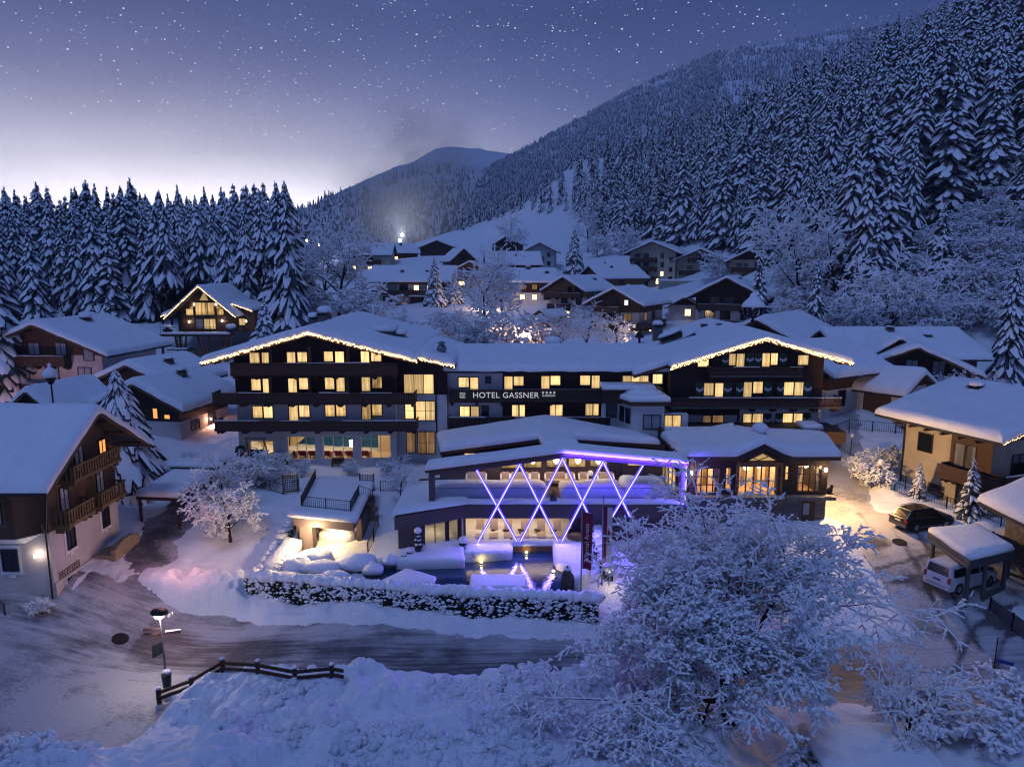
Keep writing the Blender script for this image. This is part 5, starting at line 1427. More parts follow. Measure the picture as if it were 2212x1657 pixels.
mb = MB(); mb.box(X6(1740, 640)[0], X6(1890, 640)[0], DY - .06, DY - .001, zbase - 1, X6(0, 905)[2]); d_ = mb.build('door', 'wood_brown', dining, world=True)
mb = MB(); mb.box(X6(1750, 640)[0], X6(1822, 640)[0], DY - .1, DY - .062, X6(0, 1060)[2], X6(0, 925)[2]); mb.build('door_leaf', 'plaster_grey', d_, world=True)
mb = MB(); mb.box(dl + .31, dr - .31, DY + .31, 61.9, zf - .5, zf - .38); mb.build('floor', 'interior_brown', dining, world=True)
mb = MB(); mb.box(dl + .31, dr - .31, DY + 3.6, DY + 3.8, zf - .38, zt_); mb.build('inner_wall', 'interior_cream', dining, world=True)
mb = MB()
for k in range(9): mb.box(dl + 1.0 + k * (dr - dl - 2) / 8.5, dl + 1.35 + k * (dr - dl - 2) / 8.5, DY + 3.5, DY + 3.59, zf - .38, zf + 1.4 + .5 * (k % 3))
mb.build('panelling', 'wood_honey', dining, world=True)
for k in range(8):
    x = dl + 1.1 + k * (dr - dl - 2) / 7
    mb = MB(); mb.lathe([(.05, .35), (.20, .12), (.24, -.12), (.12, -.25)], (x, DY + 1.4 + (k % 3) * .7, zt_ - 1.6), 10); mb.build('pendant_lamp', 'room_light', dining, world=True)
area_light('dining_room_light', ((dl + dr) / 2, DY + 2.4, zt_ - 1.15), dr - dl - 1.5, 2.2, 620, (1.0, .66, .32))
for x0_, s_ in ((ops[0][0], 1), (ops[0][1], -1), (ops[4][0], 1), (ops[4][1], -1)):      # gathered curtains
    mb = MB(); zt1, zb1 = ops[0][3], ops[0][2]
    mb.add([(x0_, DY + .35, zt1), (x0_ + s_ * .55, DY + .35, zt1), (x0_ + s_ * .28, DY + .35, (zt1 + zb1) / 2 - .2), (x0_ + s_ * .35, DY + .35, zb1), (x0_, DY + .35, zb1)], [(0, 1, 2, 3, 4)]); mb.build('curtain', 'fabric_cream', dining, world=True)
def wall_lamp(parent, p, e, name='wall_lamp', r=.13, mat='bulb_white', col=(1.0, .68, .32)):
    mb = MB(); mb.blob(p, r, r, r * 1.15, 10, 7, 0.0); mb.build(name, mat, parent, smooth=True, world=True)
    mb = MB(); mb.box(p[0] - .07, p[0] + .07, p[1] + r, p[1] + r + .14, p[2] - .12, p[2] + .22); mb.build('lamp_bracket', 'metal_dark', parent, world=True)
    return point_light(name + '_light', (p[0], p[1] - .35, p[2] - .05), e, col, .15)
wall_lamp(dining, X6(390, 568, DY - .2), 70)
pw = X6(2003, 530, DY - .2); wall_lamp(dining, pw, 60)
point_light('wall_lamp_light', (dr + 1.3, DY + 1.2, pw[2] + .6), 3200, (1.0, .60, .24), .15)
p = X6(2050, 810, DY - .45); fg = thing('ledge_figure', 'small dark crouching carved figure on the corner ledge of the dining pavilion', 'figure', p)
mb = MB(); mb.blob((p[0] - .05, p[1], p[2] + .22), .24, .2, .24); mb.blob((p[0] + .12, p[1], p[2] + .55), .13, .12, .15); mb.tube((p[0] + .02, p[1], p[2] + .3), (p[0] + .12, p[1], p[2] + .55), .12); mb.box(p[0] - .3, p[0] + .2, p[1] - .2, p[1] + .2, p[2] - .02, p[2] + .06); mb.build('body', 'bark', fg, smooth=True, world=True)

mb = MB(); DZ = 3.0
def P4(pts, z): return [atZ(*z4(*p), z)[:2] for p in pts]
DECKS = [[(100, 985), (590, 915), (600, 1050), (190, 1060), (90, 1050)], [(592, 915), (925, 905), (925, 995), (598, 1012)], [(924, 905), (1208, 905), (1208, 935), (924, 940)], [(1205, 905), (1430, 880), (1495, 985), (1440, 1150), (1360, 1190), (1330, 1095), (1235, 1060), (1215, 1020)]]
for pts in DECKS:
    mb = MB(); snow_poly(mb, P4(pts, DZ), 1.6, DZ + .32, .28); o = mb.build('snow_bed', 'snow', smooth=True); tag(o, kind='structure')
isl = thing('pool_platform', 'flat snow-covered platform in the pool with slanted corners, beside the snowy boulders', 'platform', (*P4([(200, 1160)], 3.0)[0], 2.4))
mb = MB(); q = P4([(0, 1190), (200, 1095), (400, 1150), (385, 1195), (60, 1205)], 3.0); mb.slab(q, 2.2, 2.75); mb.build('base', 'stone', isl, world=True)
mb = MB(); snow_poly(mb, q, 2.752, 3.12, .25); mb.build('snow_cover', 'snow', isl, smooth=True, world=True)
isl = thing('pool_platform', 'square snow-covered platform in the pool just behind the hedge, under the light reflections', 'platform', (*P4([(830, 1190)], 3.0)[0], 2.4))
mb = MB(); q = P4([(645, 1135), (1020, 1135), (1030, 1225), (635, 1225)], 3.0); mb.slab(q, 2.2, 2.75); mb.build('base', 'stone', isl, world=True)
mb = MB(); snow_poly(mb, q, 2.752, 3.1, .22); mb.build('snow_cover', 'snow', isl, smooth=True, world=True)
for px, py, lab in ((715, 1052, 'glowing amber pool lamp at the left edge of the water'), (1025, 984, 'amber pool lamp under the snow bridge at the back of the pool'), (1212, 1112, 'amber pool lamp at the right bank, near the standing rock')):
    p = atZ(*z4(px, py), WZ + .06); o = thing('pool_lamp', lab, 'lamp', p, 0, 'amber lamps in the pool')
    mb = MB(); mb.lathe([(.10, 0), (.11, .05), (.06, .09)], p, 10); mb.build('lens', 'pool_light', o, world=True)
    mb = MB(); mb.lathe([(.15, -.05), (.15, .0)], p, 10); mb.build('rim', 'metal_grey', o, world=True)
    point_light('pool_lamp_light', (p[0], p[1] - .1, p[2] + .25), 7, (1.0, .66, .2), .08)
p = atZ(*z4(1305, 1225), WZ); o = thing('standing_rock', 'dark upright rock with a snow cap in the right end of the pool', 'rock', p)
mb = MB(); mb.blob((p[0], p[1], p[2] + .5), .42, .35, .95, 10, 8, .15); mb.build('body', 'rock', o, smooth=True, world=True)
mb = MB(); mb.blob((p[0] - .02, p[1], p[2] + 1.36), .26, .22, .16, 9, 5, .1); mb.build('snow_cap', 'snow', o, smooth=True, world=True)
def topiary(px, py, label, zf=z4, z=3.3):
    p = atZ(*zf(px, py), z); o = thing('topiary_tree', label, 'topiary', p)
    mb = MB(); mb.lathe([(.22, 0), (.28, .3)], p, 10); mb.build('pot', 'rock', o, world=True)
    mb = MB(); sb = MB()
    for k, (zz_, r) in enumerate(((.45, .36), (.8, .30), (1.1, .24), (1.35, .2))):
        mb.blob((p[0], p[1], p[2] + zz_), r, r, .16, 10, 5, .2); sb.blob((p[0], p[1], p[2] + zz_ + .09), r * .85, r * .85, .10, 9, 5, .15)
    sb.blob((p[0], p[1], p[2] + 1.62), .28, .28, .24, 10, 6, .05)
    mb.build('foliage', 'hedge_leaf', o, smooth=False, world=True); sb.build('snow_cover', 'snow', o, smooth=True, world=True)
topiary(280, 975, 'tiered topiary in a pot with a round snow cap, left of the pavilion door')
for (px, py, r, lab) in ((588, 905, .36, 'snow-covered globe bush right of the pavilion door'), (218, 965, .26, 'small snow ball bush left of the tiered topiary'), (180, 985, .22, 'smallest snow mound bush at the corner of the pavilion')):
    p = atZ(*z4(px, py + 25), 3.3); o = thing('snowy_bush', lab, 'bush', p); mb = MB(); mb.blob((p[0], p[1], p[2] + r * .4), r * .9, r * .9, r * .7, 10, 6, .15); mb.build('foliage', 'hedge_leaf', o, world=True)
    mb = MB(); mb.blob((p[0], p[1], p[2] + r), r, r, r * .9, 12, 7, .08); mb.build('snow_cover', 'snow', o, smooth=True, world=True)
p = atZ(*z4(600, 950), 3.3); q = (p[0] + .9, p[1] - 1.4, p[2] - .2)
o = thing('pool_handrail', 'thin steel handrail leading into the pool beside the round bush', 'handrail', p); mb = MB(); mb.tube(p, (p[0], p[1], p[2] - .8), .025); mb.tube(p, q, .025); mb.build('tube', 'metal_dark', o, world=True)
def lounger(name, label, x, y, z, rz, mat, frame, group, back=.75, wide=.62, cat='sun lounger'):
    o = thing(name, label, cat, (x, y, z), rz, group)
    mb = MB(); mb.box(-wide / 2, wide / 2, -1.0, .35, .28, .40); mb.build('seat', mat, o)
    mb = MB(); mb.hexa([(-wide / 2, .352, .28), (wide / 2, .352, .28), (wide / 2, .40, .28), (-wide / 2, .40, .28), (-wide / 2, .80, .30 + back), (wide / 2, .80, .30 + back), (wide / 2, .92, .26 + back), (-wide / 2, .92, .26 + back)]); mb.build('backrest', mat, o)
    for sx in (-1, 1):
        for yy in (-.9, .3):
            mb = MB(); mb.box(sx * wide * .44 - .03, sx * wide * .44 + .03, yy, yy + .06, 0, .28); mb.build('leg', frame, o)
    return o
ordn = ['first', 'second', 'third', 'fourth', 'fifth', 'sixth']
for k, px in enumerate((705, 800, 900, 1015, 1128, 1240)):
    p = atY(*z4(px, 870), LYF + 1.5)
    lounger('sun_lounger', 'cream sun lounger behind the light tubes, %s from the left in the lower lounge' % ordn[k], p[0], LYF + 1.6, FZ, 0, 'fabric_cream', 'wood_brown', 'loungers in the lower lounge', .95)
    if k < 5:
        s_ = thing('side_table', 'small round side table between the %s and %s cream lounger' % (ordn[k], ordn[k + 1]), 'side table', (p[0] + .98, LYF + 2.0, FZ), 0, 'tables between the loungers')
        mb = MB(); mb.lathe([(.26, .45), (.26, .49)], n=12); mb.build('table_top', 'wood_dark', s_)
        for t in range(3): mb = MB(); mb.tube((.2 * cos(t * 2.1), .2 * sin(t * 2.1), 0), (.16 * cos(t * 2.1), .16 * sin(t * 2.1), .45), .018); mb.build('leg', 'metal_dark', s_)
p = atY(*z4(1392, 850), LYF + .5); o = thing('round_daybed', 'large round cream basket daybed at the right end of the lower lounge', 'daybed', (p[0], LYF + .9, FZ))
mb = MB(); mb.lathe([(.80, 0), (1.0, .25), (1.02, .7), (.95, .72), (.92, .3)], n=20); mb.build('basket', 'wood_honey', o, smooth=True)
mb = MB(); mb.lathe([(.9, .25), (.93, .42), (.6, .48)], n=20); mb.build('cushion', 'fabric_cream', o, smooth=True)
def sofa(name, label, px0, px1, py, group, cat):
    a, b = atY(*z4(px0, py), UY - 1.1)[0], atY(*z4(px1, py), UY - 1.1)[0]
    o = thing(name, label, cat, ((a + b) / 2, UY - 1.2, TZ + .06), 0, group); w = (b - a) / 2
    mb = MB(); mb.box(-w + .06, w - .06, -.35, .3, .3, .5); mb.build('seat', 'fabric_cream', o)
    mb = MB(); mb.hexa([(-w + .06, .302, .3), (w - .06, .302, .3), (w - .06, .42, .3), (-w + .06, .42, .3), (-w + .06, .42, 1.0), (w - .06, .42, 1.0), (w - .06, .52, 1.0), (-w + .06, .52, 1.0)]); mb.build('backrest', 'fabric_cream', o)
    for s_ in (-1, 1):
        mb = MB(); mb.hexa([(s_ * w - .06, -.35, .35), (s_ * w + .06, -.35, .35), (s_ * w + .06, .5, .35), (s_ * w - .06, .5, .35), (s_ * w - .06, -.3, .66), (s_ * w + .06, -.3, .66), (s_ * w + .06, .5, .9), (s_ * w - .06, .5, .9)]); mb.build('armrest', 'white_paint', o)
        for yy in (-.33, .42): mb = MB(); mb.tube((s_ * (w - .02), yy, 0), (s_ * (w - .06), yy, .32), .025); mb.build('leg', 'white_paint', o)
sofa('terrace_sofa', 'cream two-seat sofa at the left end of the upper terrace', 612, 748, 470, 'seats on the upper terrace', 'sofa')
sofa('terrace_chair', 'cream armchair left of the first tube peak on the upper terrace', 850, 910, 470, 'seats on the upper terrace', 'armchair')
sofa('terrace_sofa', 'cream sofa behind the first tube peak, between two armchairs', 918, 1045, 470, 'seats on the upper terrace', 'sofa')
sofa('terrace_chair', 'cream armchair right of the sofa behind the first tube peak', 1052, 1112, 470, 'seats on the upper terrace', 'armchair')
sofa('terrace_sofa', 'cream sofa left under the tallest tube peak', 1155, 1295, 470, 'seats on the upper terrace', 'sofa')
sofa('terrace_chair', 'cream armchair half hidden by the tube right of the tallest peak', 1302, 1355, 470, 'seats on the upper terrace', 'armchair')
sofa('terrace_chair', 'cream armchair beside the round white lamp on the upper terrace', 1388, 1446, 470, 'seats on the upper terrace', 'armchair')
sofa('terrace_sofa', 'cream sofa under the right tube peak by the glass door', 1515, 1625, 470, 'seats on the upper terrace', 'sofa')
for px, lab in ((790, 'small low table right of the left terrace sofa'), (1130, 'small low table between armchair and sofa left of the tallest peak'), (1372, 'small low table left of the armchair by the round lamp')):
    p = atY(*z4(px, 480), UY - 1.2); o = thing('low_table', lab, 'table', (p[0], UY - 1.3, TZ + .06), 0, 'low tables on the upper terrace')
    mb = MB(); mb.box(-.3, .3, -.3, .3, .4, .44); mb.build('table_top', 'wood_dark', o)
    for sx in (-1, 1):
        for sy in (-1, 1): mb = MB(); mb.tube((sx * .27, sy * .27, 0), (sx * .25, sy * .25, .4), .018); mb.build('leg', 'metal_dark', o)
p = atY(*z4(1465, 470), UY - 1.0); o = thing('floor_lamp', 'round white glowing lamp on a stand beside the terrace armchair', 'lamp', (p[0], UY - 1.0, TZ + .06))
mb = MB(); mb.blob((0, 0, .95), .26, .26, .26, 12, 8, 0); mb.build('globe', 'white_paint', o, smooth=True); mb = MB(); mb.tube((0, 0, 0), (0, 0, .7), .03); mb.lathe([(.2, 0), (.2, .03)]); mb.build('stand', 'metal_dark', o)
p = atY(*z4(1208, 625), LYF + .6); o = thing('planter', 'square dark planter with a small conifer behind the glass rail', 'planter', (p[0], LYF + .5, TZ + .1))
mb = MB(); mb.box(-.25, .25, -.25, .25, 0, .5); mb.build('box', 'plastic_grey', o); mb = MB()
for k in range(40):
    t, zz_ = random.uniform(0, 6.3), random.uniform(.5, 1.15); r = .42 * (1.2 - zz_) + .05; mb.add([(0, 0, zz_ + .1), (r * cos(t) * 1.1, r * sin(t) * 1.1, zz_ - .05), (r * cos(t + .4), r * sin(t + .4), zz_)], [(0, 1, 2)])
mb.build('foliage', 'needles', o)
for k, px in enumerate((785, 868, 948, 1058, 1150, 1238, 1358)):
    p = atY(*z1(px, 1130), HY + 1.2)
    lounger('pool_lounger', 'burgundy lounger behind the glass of the pool hall, %s from the left' % (ordn + ['seventh'])[k], p[0], HY + 1.7, RZ, pi, 'fabric_red', 'metal_grey', 'loungers in the pool hall', .62, .72)
p = atY(*z1(505, 1165), HY - 1.6); o = thing('swing_seat', 'dark garden swing seat on a wooden frame before the hotel door', 'swing seat', (p[0], HY - 1.7, p[2] - .1))
mb = MB()
for s_ in (-1, 1): mb.bar((s_ * .95, -.7, 0), (s_ * .8, 0, 2.3), .1, .1); mb.bar((s_ * .95, .7, 0), (s_ * .8, 0, 2.3), .1, .1)
mb.box(-1.0, 1.0, -.06, .06, 2.27, 2.4); mb.build('frame', 'wood_honey', o)
mb = MB(); mb.box(-.62, .62, -.45, .2, .5, .62); mb.build('seat', 'fabric_dark', o); mb = MB(); mb.box(-.62, .62, .2, .32, .5, 1.2); mb.build('backrest', 'fabric_dark', o)
p = atY(*z1(1140, 1210), HY - .6); o = thing('wooden_bench', 'small brown wooden bench by the hotel wall under the pool hall windows', 'bench', (p[0], HY - .6, p[2]))
mb = MB(); mb.box(-.6, .6, -.25, .25, .4, .46); mb.build('seat', 'wood_brown', o); mb = MB(); mb.box(-.6, .6, .2, .25, .46, .85); mb.build('backrest', 'wood_brown', o)
for s_ in (-.5, .5): mb = MB(); mb.box(s_ - .04, s_ + .04, -.22, .22, 0, .4); mb.build('leg', 'wood_brown', o)
p = atY(*z1(378, 1085), HY - .12); o = thing('wall_wreath', 'round dark wreath hanging on the white hotel wall at its left corner', 'wreath', p)
mb = MB()
for k in range(16): t = 2 * pi * k / 16; mb.blob((p[0] + .42 * cos(t), HY - .1, p[2] + .42 * sin(t)), .16, .1, .16, 6, 4, .2)
mb.build('ring', 'needles', o, world=True)
VG = 'houses of the village behind the hotel'
chalet('barn', 'barn', 'large dark weathered barn with a low white base at the foot of the ski meadow', 'barn', 12.8, 10, 4.2, 2.5, [('f', 3.2, .3, 1.2, .7, 'd')], lower='plaster_grey', upper='wood_dark', split=1.3, of=.8, os=.8, snow=.4, group=VG)
chalet('meadow_chalet', 'chalet', 'dark timber chalet with a corner balcony, highest house on the open meadow', 'chalet', 8.0, 8, 4.6, 2.2, [('f', 1.2, 2.8, 1.2, 1.1, 'd'), ('f', -2, .6, 1.0, 1.2, 'd')], [('f', -5.2, -1.2, 2.2, 1.6)], [(1, 4, .6, .5, .2)], lower='wood_dark', upper='wood_dark', of=1.4, os=1.4, snow=.45, group=VG)
chalet('white_house', 'house', 'white rendered gable house with one lit lower window beside the tall lone spruce', 'house', 9.4, 9, 5.6, 2.4, [('f', -2.6, .9, 1.0, 1.2, 'f'), ('f', 2.9, .8, .9, 1.2, 'd'), ('f', 2.9, 3.6, .9, 1.1, 'd'), ('f', -2.9, 3.6, .9, 1.1, 'd'), ('f', .1, .6, 1.0, 1.6, 'd', 1)], [('f', -1.1, 1.3, 2.6, .9)], [(-2, 5, .6, .4, .2)], lower='plaster_grey', upper='plaster_grey', of=1.0, os=1.5, snow=.4, group=VG)
t, FR = chalet('brown_house', 'house', 'small brown gable house with a steep snowy roof below the barn', 'house', 7.5, 8, 3.2, 3.2, [('f', 0, 3.4, 1.2, 1.2, 'd')], lower='wood_brown', upper='wood_brown', of=1.0, os=.9, snow=.5, group=VG)
chalet('ridge_house', 'house', 'brown house with its long snowy roof side to the street, below the white gable house', 'house', 10, 15, 4.2, 3.2, [('r', 4, 1.2, 1.4, 1.2, 'd'), ('r', 9, 1.2, 1.4, 1.2, 'd'), ('f', 0, 3, 1.4, 1.2, 'd')], [], [(2.2, 8, .7, .3, .35)], lower='plaster_cream', upper='wood_brown', split=1.2, of=1.2, os=1.0, snow=.5, group=VG)
chalet('far_left_house', 'house', 'cream house with dark gallery far left beside the frosted wood', 'house', 9, 15, 5.4, 2.8, [('r', 4.5, 3.0, 1.6, 1.2, 'd'), ('r', 8.5, 3.0, 1.8, 1.2, 'd'), ('r', 8.5, .4, 1.2, 1.2, 'f'), ('r', 3.6, .4, .8, 1.0, 'f')], [('r', 7, 12, 2.2, 1.0)], [(2, 8, .8, .6, .4)], lower='plaster_cream', upper='plaster_cream', snow=.5, group=VG)
chalet('lit_cottage', 'cottage', 'brown cottage with two bright windows under a flared snowy roof', 'cottage', 9, 13, 3.6, 2.6, [('r', 2.8, 1.2, 1.4, 1.8, 'f'), ('r', 5.0, 1.2, 1.4, 1.8, 'f')], [], [(1.5, 8, .8, .6, .4)], lower='wood_brown', upper='wood_brown', of=.9, os=.9, snow=.5, group=VG)
chalet('ochre_house', 'chalet', 'ochre timber gable chalet with a balcony and a lit room beneath', 'chalet', 8.4, 9, 4.6, 2.2, [('f', 0, 3.5, 1.6, 1.5, 'd'), ('f', -2.3, .6, 1.6, 1.1, 'f'), ('f', 1.8, .6, 1.4, 1.1, 'm')], [('f', -2.6, 2.6, 2.6, 1.1, 'wood_ochre')], [(1, 5, .6, .4, .2)], lower='plaster_cream', upper='wood_ochre', split=2.2, of=1.0, os=1.0, snow=.45, group=VG)
t, FR = chalet('long_house', 'chalet', 'long three storey chalet with two lit windows under a ridge roof half cleared of snow', 'chalet', 11, 19.5, 7.4, 3.0,
    [('r', 3.6, 4.4, 3.0, 1.6, 'p', 3), ('r', 6.8, 4.4, 2.0, 1.6, 'd'), ('r', 10.0, 4.6, 1.2, 1.2, 'f', 1), ('r', 13.4, 4.6, 1.2, 1.2, 'f', 1), ('r', 16.5, 4.5, 1.6, 1.3, 'd'), ('r', 2.6, 1.6, 2.2, 1.4, 'd'), ('r', 8, 1.4, 2.8, 1.7, 'p', 3), ('r', 13.5, 1.5, 2.4, 1.5, 'd')],
    [('r', -1.2, 17, 3.6, 1.5), ('r', .5, 10, .2, 1.2)], [(3.4, 6.3, .8, .5, .3), (3.2, 12.6, .6, .4, .2)], lower='plaster', upper='wood_honey', split=6.0, of=1.7, os=1.6, snow=.5, group=VG)
p_, rz_ = PLACE['long_house']
x_ = atY(1010, 690, p_[1] - 6); o = thing('porch_hut', 'dark snow-roofed timber porch before the long chalet', 'porch', (p_[0] + 12.2, p_[1] - 5.6, p_[2] - .6))
mb = MB(); mb.box(-3.4, 3.4, 0, 3, -2, 3.4); mb.build('wall', 'wood_dark', o); mb = MB(); mb.box(.1, 1.2, -.04, -.005, -1, 1.8); mb.build('door', 'white_paint', o); mb = MB(); mb.box(-3.8, 3.8, -.8, 3.6, 3.4, 3.6); mb.build('roof', 'roof_dark', o); mb = MB(); snow_cap(mb, -3.9, 3.9, -.9, 3.7, 3.6, .55); mb.build('snow_cover', 'snow', o, smooth=True)
mb = MB(); win(o, Face((0, 0), (1, 0), (0, -1)), -5.6, -4.4, .6, 1.9, 'o', 2)
chalet('shuttered_house', 'house', 'two storey house with shuttered lit windows and dark upper floor behind the glowing tree', 'house', 9.5, 10.5, 5.4, 2.6, [('r', 2.0, 3.2, 2.4, 1.2, 'm', 3), ('r', 5.4, 3.2, 1.2, 1.2, 'm'), ('r', 8.6, 3.0, 2.2, 1.4, 'd', 3), ('r', 2.4, .7, 1.2, 1.2, 'f'), ('r', 5.4, .7, 1.2, 1.2, 'f'), ('r', 8.6, .7, 1.8, 1.1, 'd')], [('r', 7, 10.4, 2.5, .9)], [(2.4, 8.6, .9, .3, .45), (.5, 4, 1.0, .4, .5)], lower='plaster', upper='wood_dark', split=2.4, snow=.5, group=VG)
chalet('gallery_house', 'chalet', 'chalet with honey timber gable, dark balcony and pink render, behind the plank shed', 'chalet', 8.6, 15, 7.0, 2.4,
    [('f', 1.0, 5.8, 1.0, 1.5, 'd'), ('f', 2.9, 5.8, 1.2, 1.5, 'd'), ('f', -.4, 3.4, 1.5, 1.7, 'd'), ('f', 3.2, 3.3, 1.3, 1.8, 'd'), ('f', .2, .5, 1.5, 1.4, 'f'), ('r', 6, 5.4, 2.4, 1.0, 'p', 3), ('r', 11, 5.4, 2.0, 1.0, 'd')], [('f', -4.2, 4.2, 5.0, 1.5), ('f', -4.2, 1.2, 2.5, 1.3), ('r', 2, 14, 3.9, 1.0)], [(2.2, 10, .7, .4, .0)], lower='plaster_pink', upper='wood_honey', split=5.0, of=1.8, os=1.5, snow=.5, group=VG)
chalet('snow_porch_house', 'chalet', 'chalet with brown balconies and one white-lit gable window, nearest behind the hotel roof', 'chalet', 8.6, 13, 5.6, 2.2,
    [('f', -.4, 4.7, 1.2, 1.4, 'd'), ('f', 1.9, 4.9, .7, .9, 'w', 1), ('f', -2.6, 4.7, .9, 1.2, 'd'), ('f', -2.8, 2.0, 1.1, 1.5, 'd'), ('f', -.6, 2.0, 1.2, 1.5, 'd'), ('f', 2.2, 2.1, 1.3, 1.3, 'm'), ('r', 3.4, 2.1, 1.4, 1.4, 'm'), ('r', 7.6, 2.1, 1.6, 1.4, 'd'), ('f', -1, -.8, 1.4, 1.4, 'd'), ('r', 6, -.7, 1.2, 1.0, 'f')], [('f', -3.2, .9, 3.6, 1.2, 'wood_brown'), ('f', -4.4, 4.4, .9, 1.4, 'wood_brown'), ('r', -.5, 12, .9, 1.2, 'wood_brown')], [(-1.2, 9, .7, .4, .3)], lower='plaster_pink', upper='wood_brown', split=3.6, of=1.8, os=1.6, snow=.45, group=VG)
chalet('dark_chalet', 'chalet', 'wide dark gable chalet with white ground floor right of the small pink house', 'chalet', 11.5, 15, 5.4, 3.0,
    [('f', -2.2, 3.6, 1.6, 1.2, 'd'), ('f', .4, 3.6, 1.6, 1.2, 'd'), ('f', 3.6, 3.6, 1.0, 1.2, 'd'), ('f', -3.0, .6, 1.8, 1.6, 'd'), ('f', -.2, .6, 1.8, 1.6, 'd'), ('f', 3.2, .6, 1.1, 1.6, 'd'), ('r', 10.5, .6, 1.2, 1.4, 'd')], [('f', -5.2, 5.2, 2.5, 1.5), ('f', -5.4, 5.4, -.5, 1.5), ('r', 6, 15, -.5, 1.4)], [(1.5, 6, .6, .3, .2)], lower='plaster', upper='wood_dark', split=2.4, of=1.9, os=1.9, snow=.45, group=VG)
chalet('small_pink_house', 'house', 'small pink house with one warm window between the two larger chalets', 'house', 5.4, 8, 3.0, 1.6, [('f', .8, .9, 1.1, 1.3, 'f')], [], [], lower='plaster_pink', upper='wood_dark', of=1.2, os=1.0, snow=.5, group=VG)
t, FR = chalet('cream_hotel', 'guest_house', 'cream four storey guest house with two gables at the edge of the forest', 'guest house', 14.0, 24, 11.0, 3.0,
    [('f', a, z, 1.5, 1.4, 'd') for a in (-4.6, -2.0) for z in (.6, 3.6, 6.4, 9.0)] + [('f', 3.0, z, .9, 1.4, 'f' if z < 4 and z > 1 else 'd', 1) for z in (.6, 3.6, 6.4, 9.0)] + [('f', 1.6, 1.2, .8, 1.6, 'f', 1)] + [('f', 5.6, z, .9, 1.2, 'd', 1) for z in (2.2, 5.0, 8.0)] + [('r', a, z, 1.2, 1.2, 'd') for a in (6, 12, 18) for z in (3.4, 6.4)],
    [('f', -6.9, 1.4, z, 1.4) for z in (2.6, 5.4, 8.2)], [(-2, 8, 1.4, .6, .5), (1.5, 14, 1.0, .5, .5), (0, 20, .9, .5, .5)], lower='plaster_cream', upper='plaster_cream', of=1.6, os=2.2, snow=.45, group=VG)
FS = FR['f']
def sub_gable(t, x0, x1, y0, d, he, rise, mat, wins, bals, snow=.45):
    mb = MB(); mb.box(x0, x1, y0, y0 + d, -3, he); mb.prism([(x0, he), (x1, he), ((x0 + x1) / 2, he + rise)], y0, y0 + d); mb.build('wing_wall', mat, t)
    sl = rise / ((x1 - x0) / 2); gable_roof(t, x0 - 1.6, he - 1.6 * sl + .1, (x0 + x1) / 2, he + rise + .1, x1 + 1.6, he - 1.6 * sl + .1, y0 - 1.5, y0 + d + .5, snow=snow, seed=int(x0 * 3))
    fr = Face((0, y0), (1, 0), (0, -1))
    for a, z, w, h, k in wins: win(t, fr, a - w / 2, a + w / 2, z, z + h, k, 2)
    for a0, a1, z, dd in bals: balcony(t, fr, a0, a1, z, dd)
sub_gable(t, 7.2, 21.5, 1.5, 18, 8.6, 3.0, 'plaster_cream', [(14, 9.0, 2, 1.4, 'd'), (11, 5.2, 1.5, 1.4, 'd'), (15.5, 5.2, 1.5, 1.4, 'd'), (14, 2.2, 1.6, 1.4, 'd'), (20, 2.4, 1.1, 1.1, 'd'), (20, 5.4, .9, 1.1, 'd')], [(10.5, 18.0, 8.2, 1.4), (8.0, 18.5, 4.4, 1.4)])
mb = MB(); mb.box(3.5, 16.5, -6.5, 1.4, -3, 2.2); mb.box(16.51, 21, -5, 1.4, -3, 1.2); mb.build('annex', 'plaster_cream', t)
mb = MB(); snow_cap(mb, 3.2, 16.8, -6.8, 1.4, 2.2, .5); snow_cap(mb, 16.6, 21.2, -5.2, 1.4, 1.2, .45); mb.build('snow_cover', 'snow', t, smooth=True)
fr_ = Face((0, -6.5), (1, 0), (0, -1)); win(t, fr_, 4.5, 11.5, -.6, 1.2, 'p', 5); win(t, fr_, 13, 15, -.6, 1.2, 'd', 2); win(t, Face((0, -5), (1, 0), (0, -1)), 17.6, 19.6, -1.2, .3, 'd', 2)
mb = MB()
for k in range(3): mb.box(-6 + k * 4.6, -2 + k * 4.6, -9.2, -9.1, -3.2, -.6)
mb.build('terrace_wall', 'wood_brown', t)
chalet('balcony_house', 'house', 'white house with dark gable and long balcony right of the cream guest house', 'house', 9.6, 10, 5.2, 2.4, [('f', -2.6, 2.9, 1.1, 1.3, 'd'), ('f', -.8, 2.9, 1.1, 1.3, 'd'), ('f', 2.0, 2.7, 1.2, 1.8, 'd', 1), ('f', -1, .4, 1.2, 1.3, 'd'), ('r', 3, 3, 1.3, 1.3, 'd'), ('r', 7.4, 3, 1.1, 1.3, 'd'), ('r', 7, .4, 1, 1, 'd')], [('f', -4.6, 4.2, 2.2, 1.3), ('f', -2, 3, -.4, 1.2)], [(1.6, 5, 1.2, .6, .7)], lower='plaster_cream', upper='wood_dark', of=1.6, os=1.6, snow=.45, group=VG)
chalet('far_roof_house', 'house', 'low house with an L-shaped snowy roof and honey timber end behind the gallery chalet', 'house', 9, 14, 3.0, 2.6, [('r', 6, 1, 1.4, 1.2, 'd')], [], [(1.4, 5, .7, .3, .2)], lower='wood_honey', upper='wood_honey', snow=.5, group=VG)
chalet('garden_shed', 'shed', 'small ochre plank shed with an uncleared dark roof among the glowing shrubs', 'shed', 3.6, 6.5, 2.3, 1.2, [], [], [], lower='wood_ochre', upper='wood_ochre', of=.4, os=.4, ob=.4, snow=.10, group='sheds')
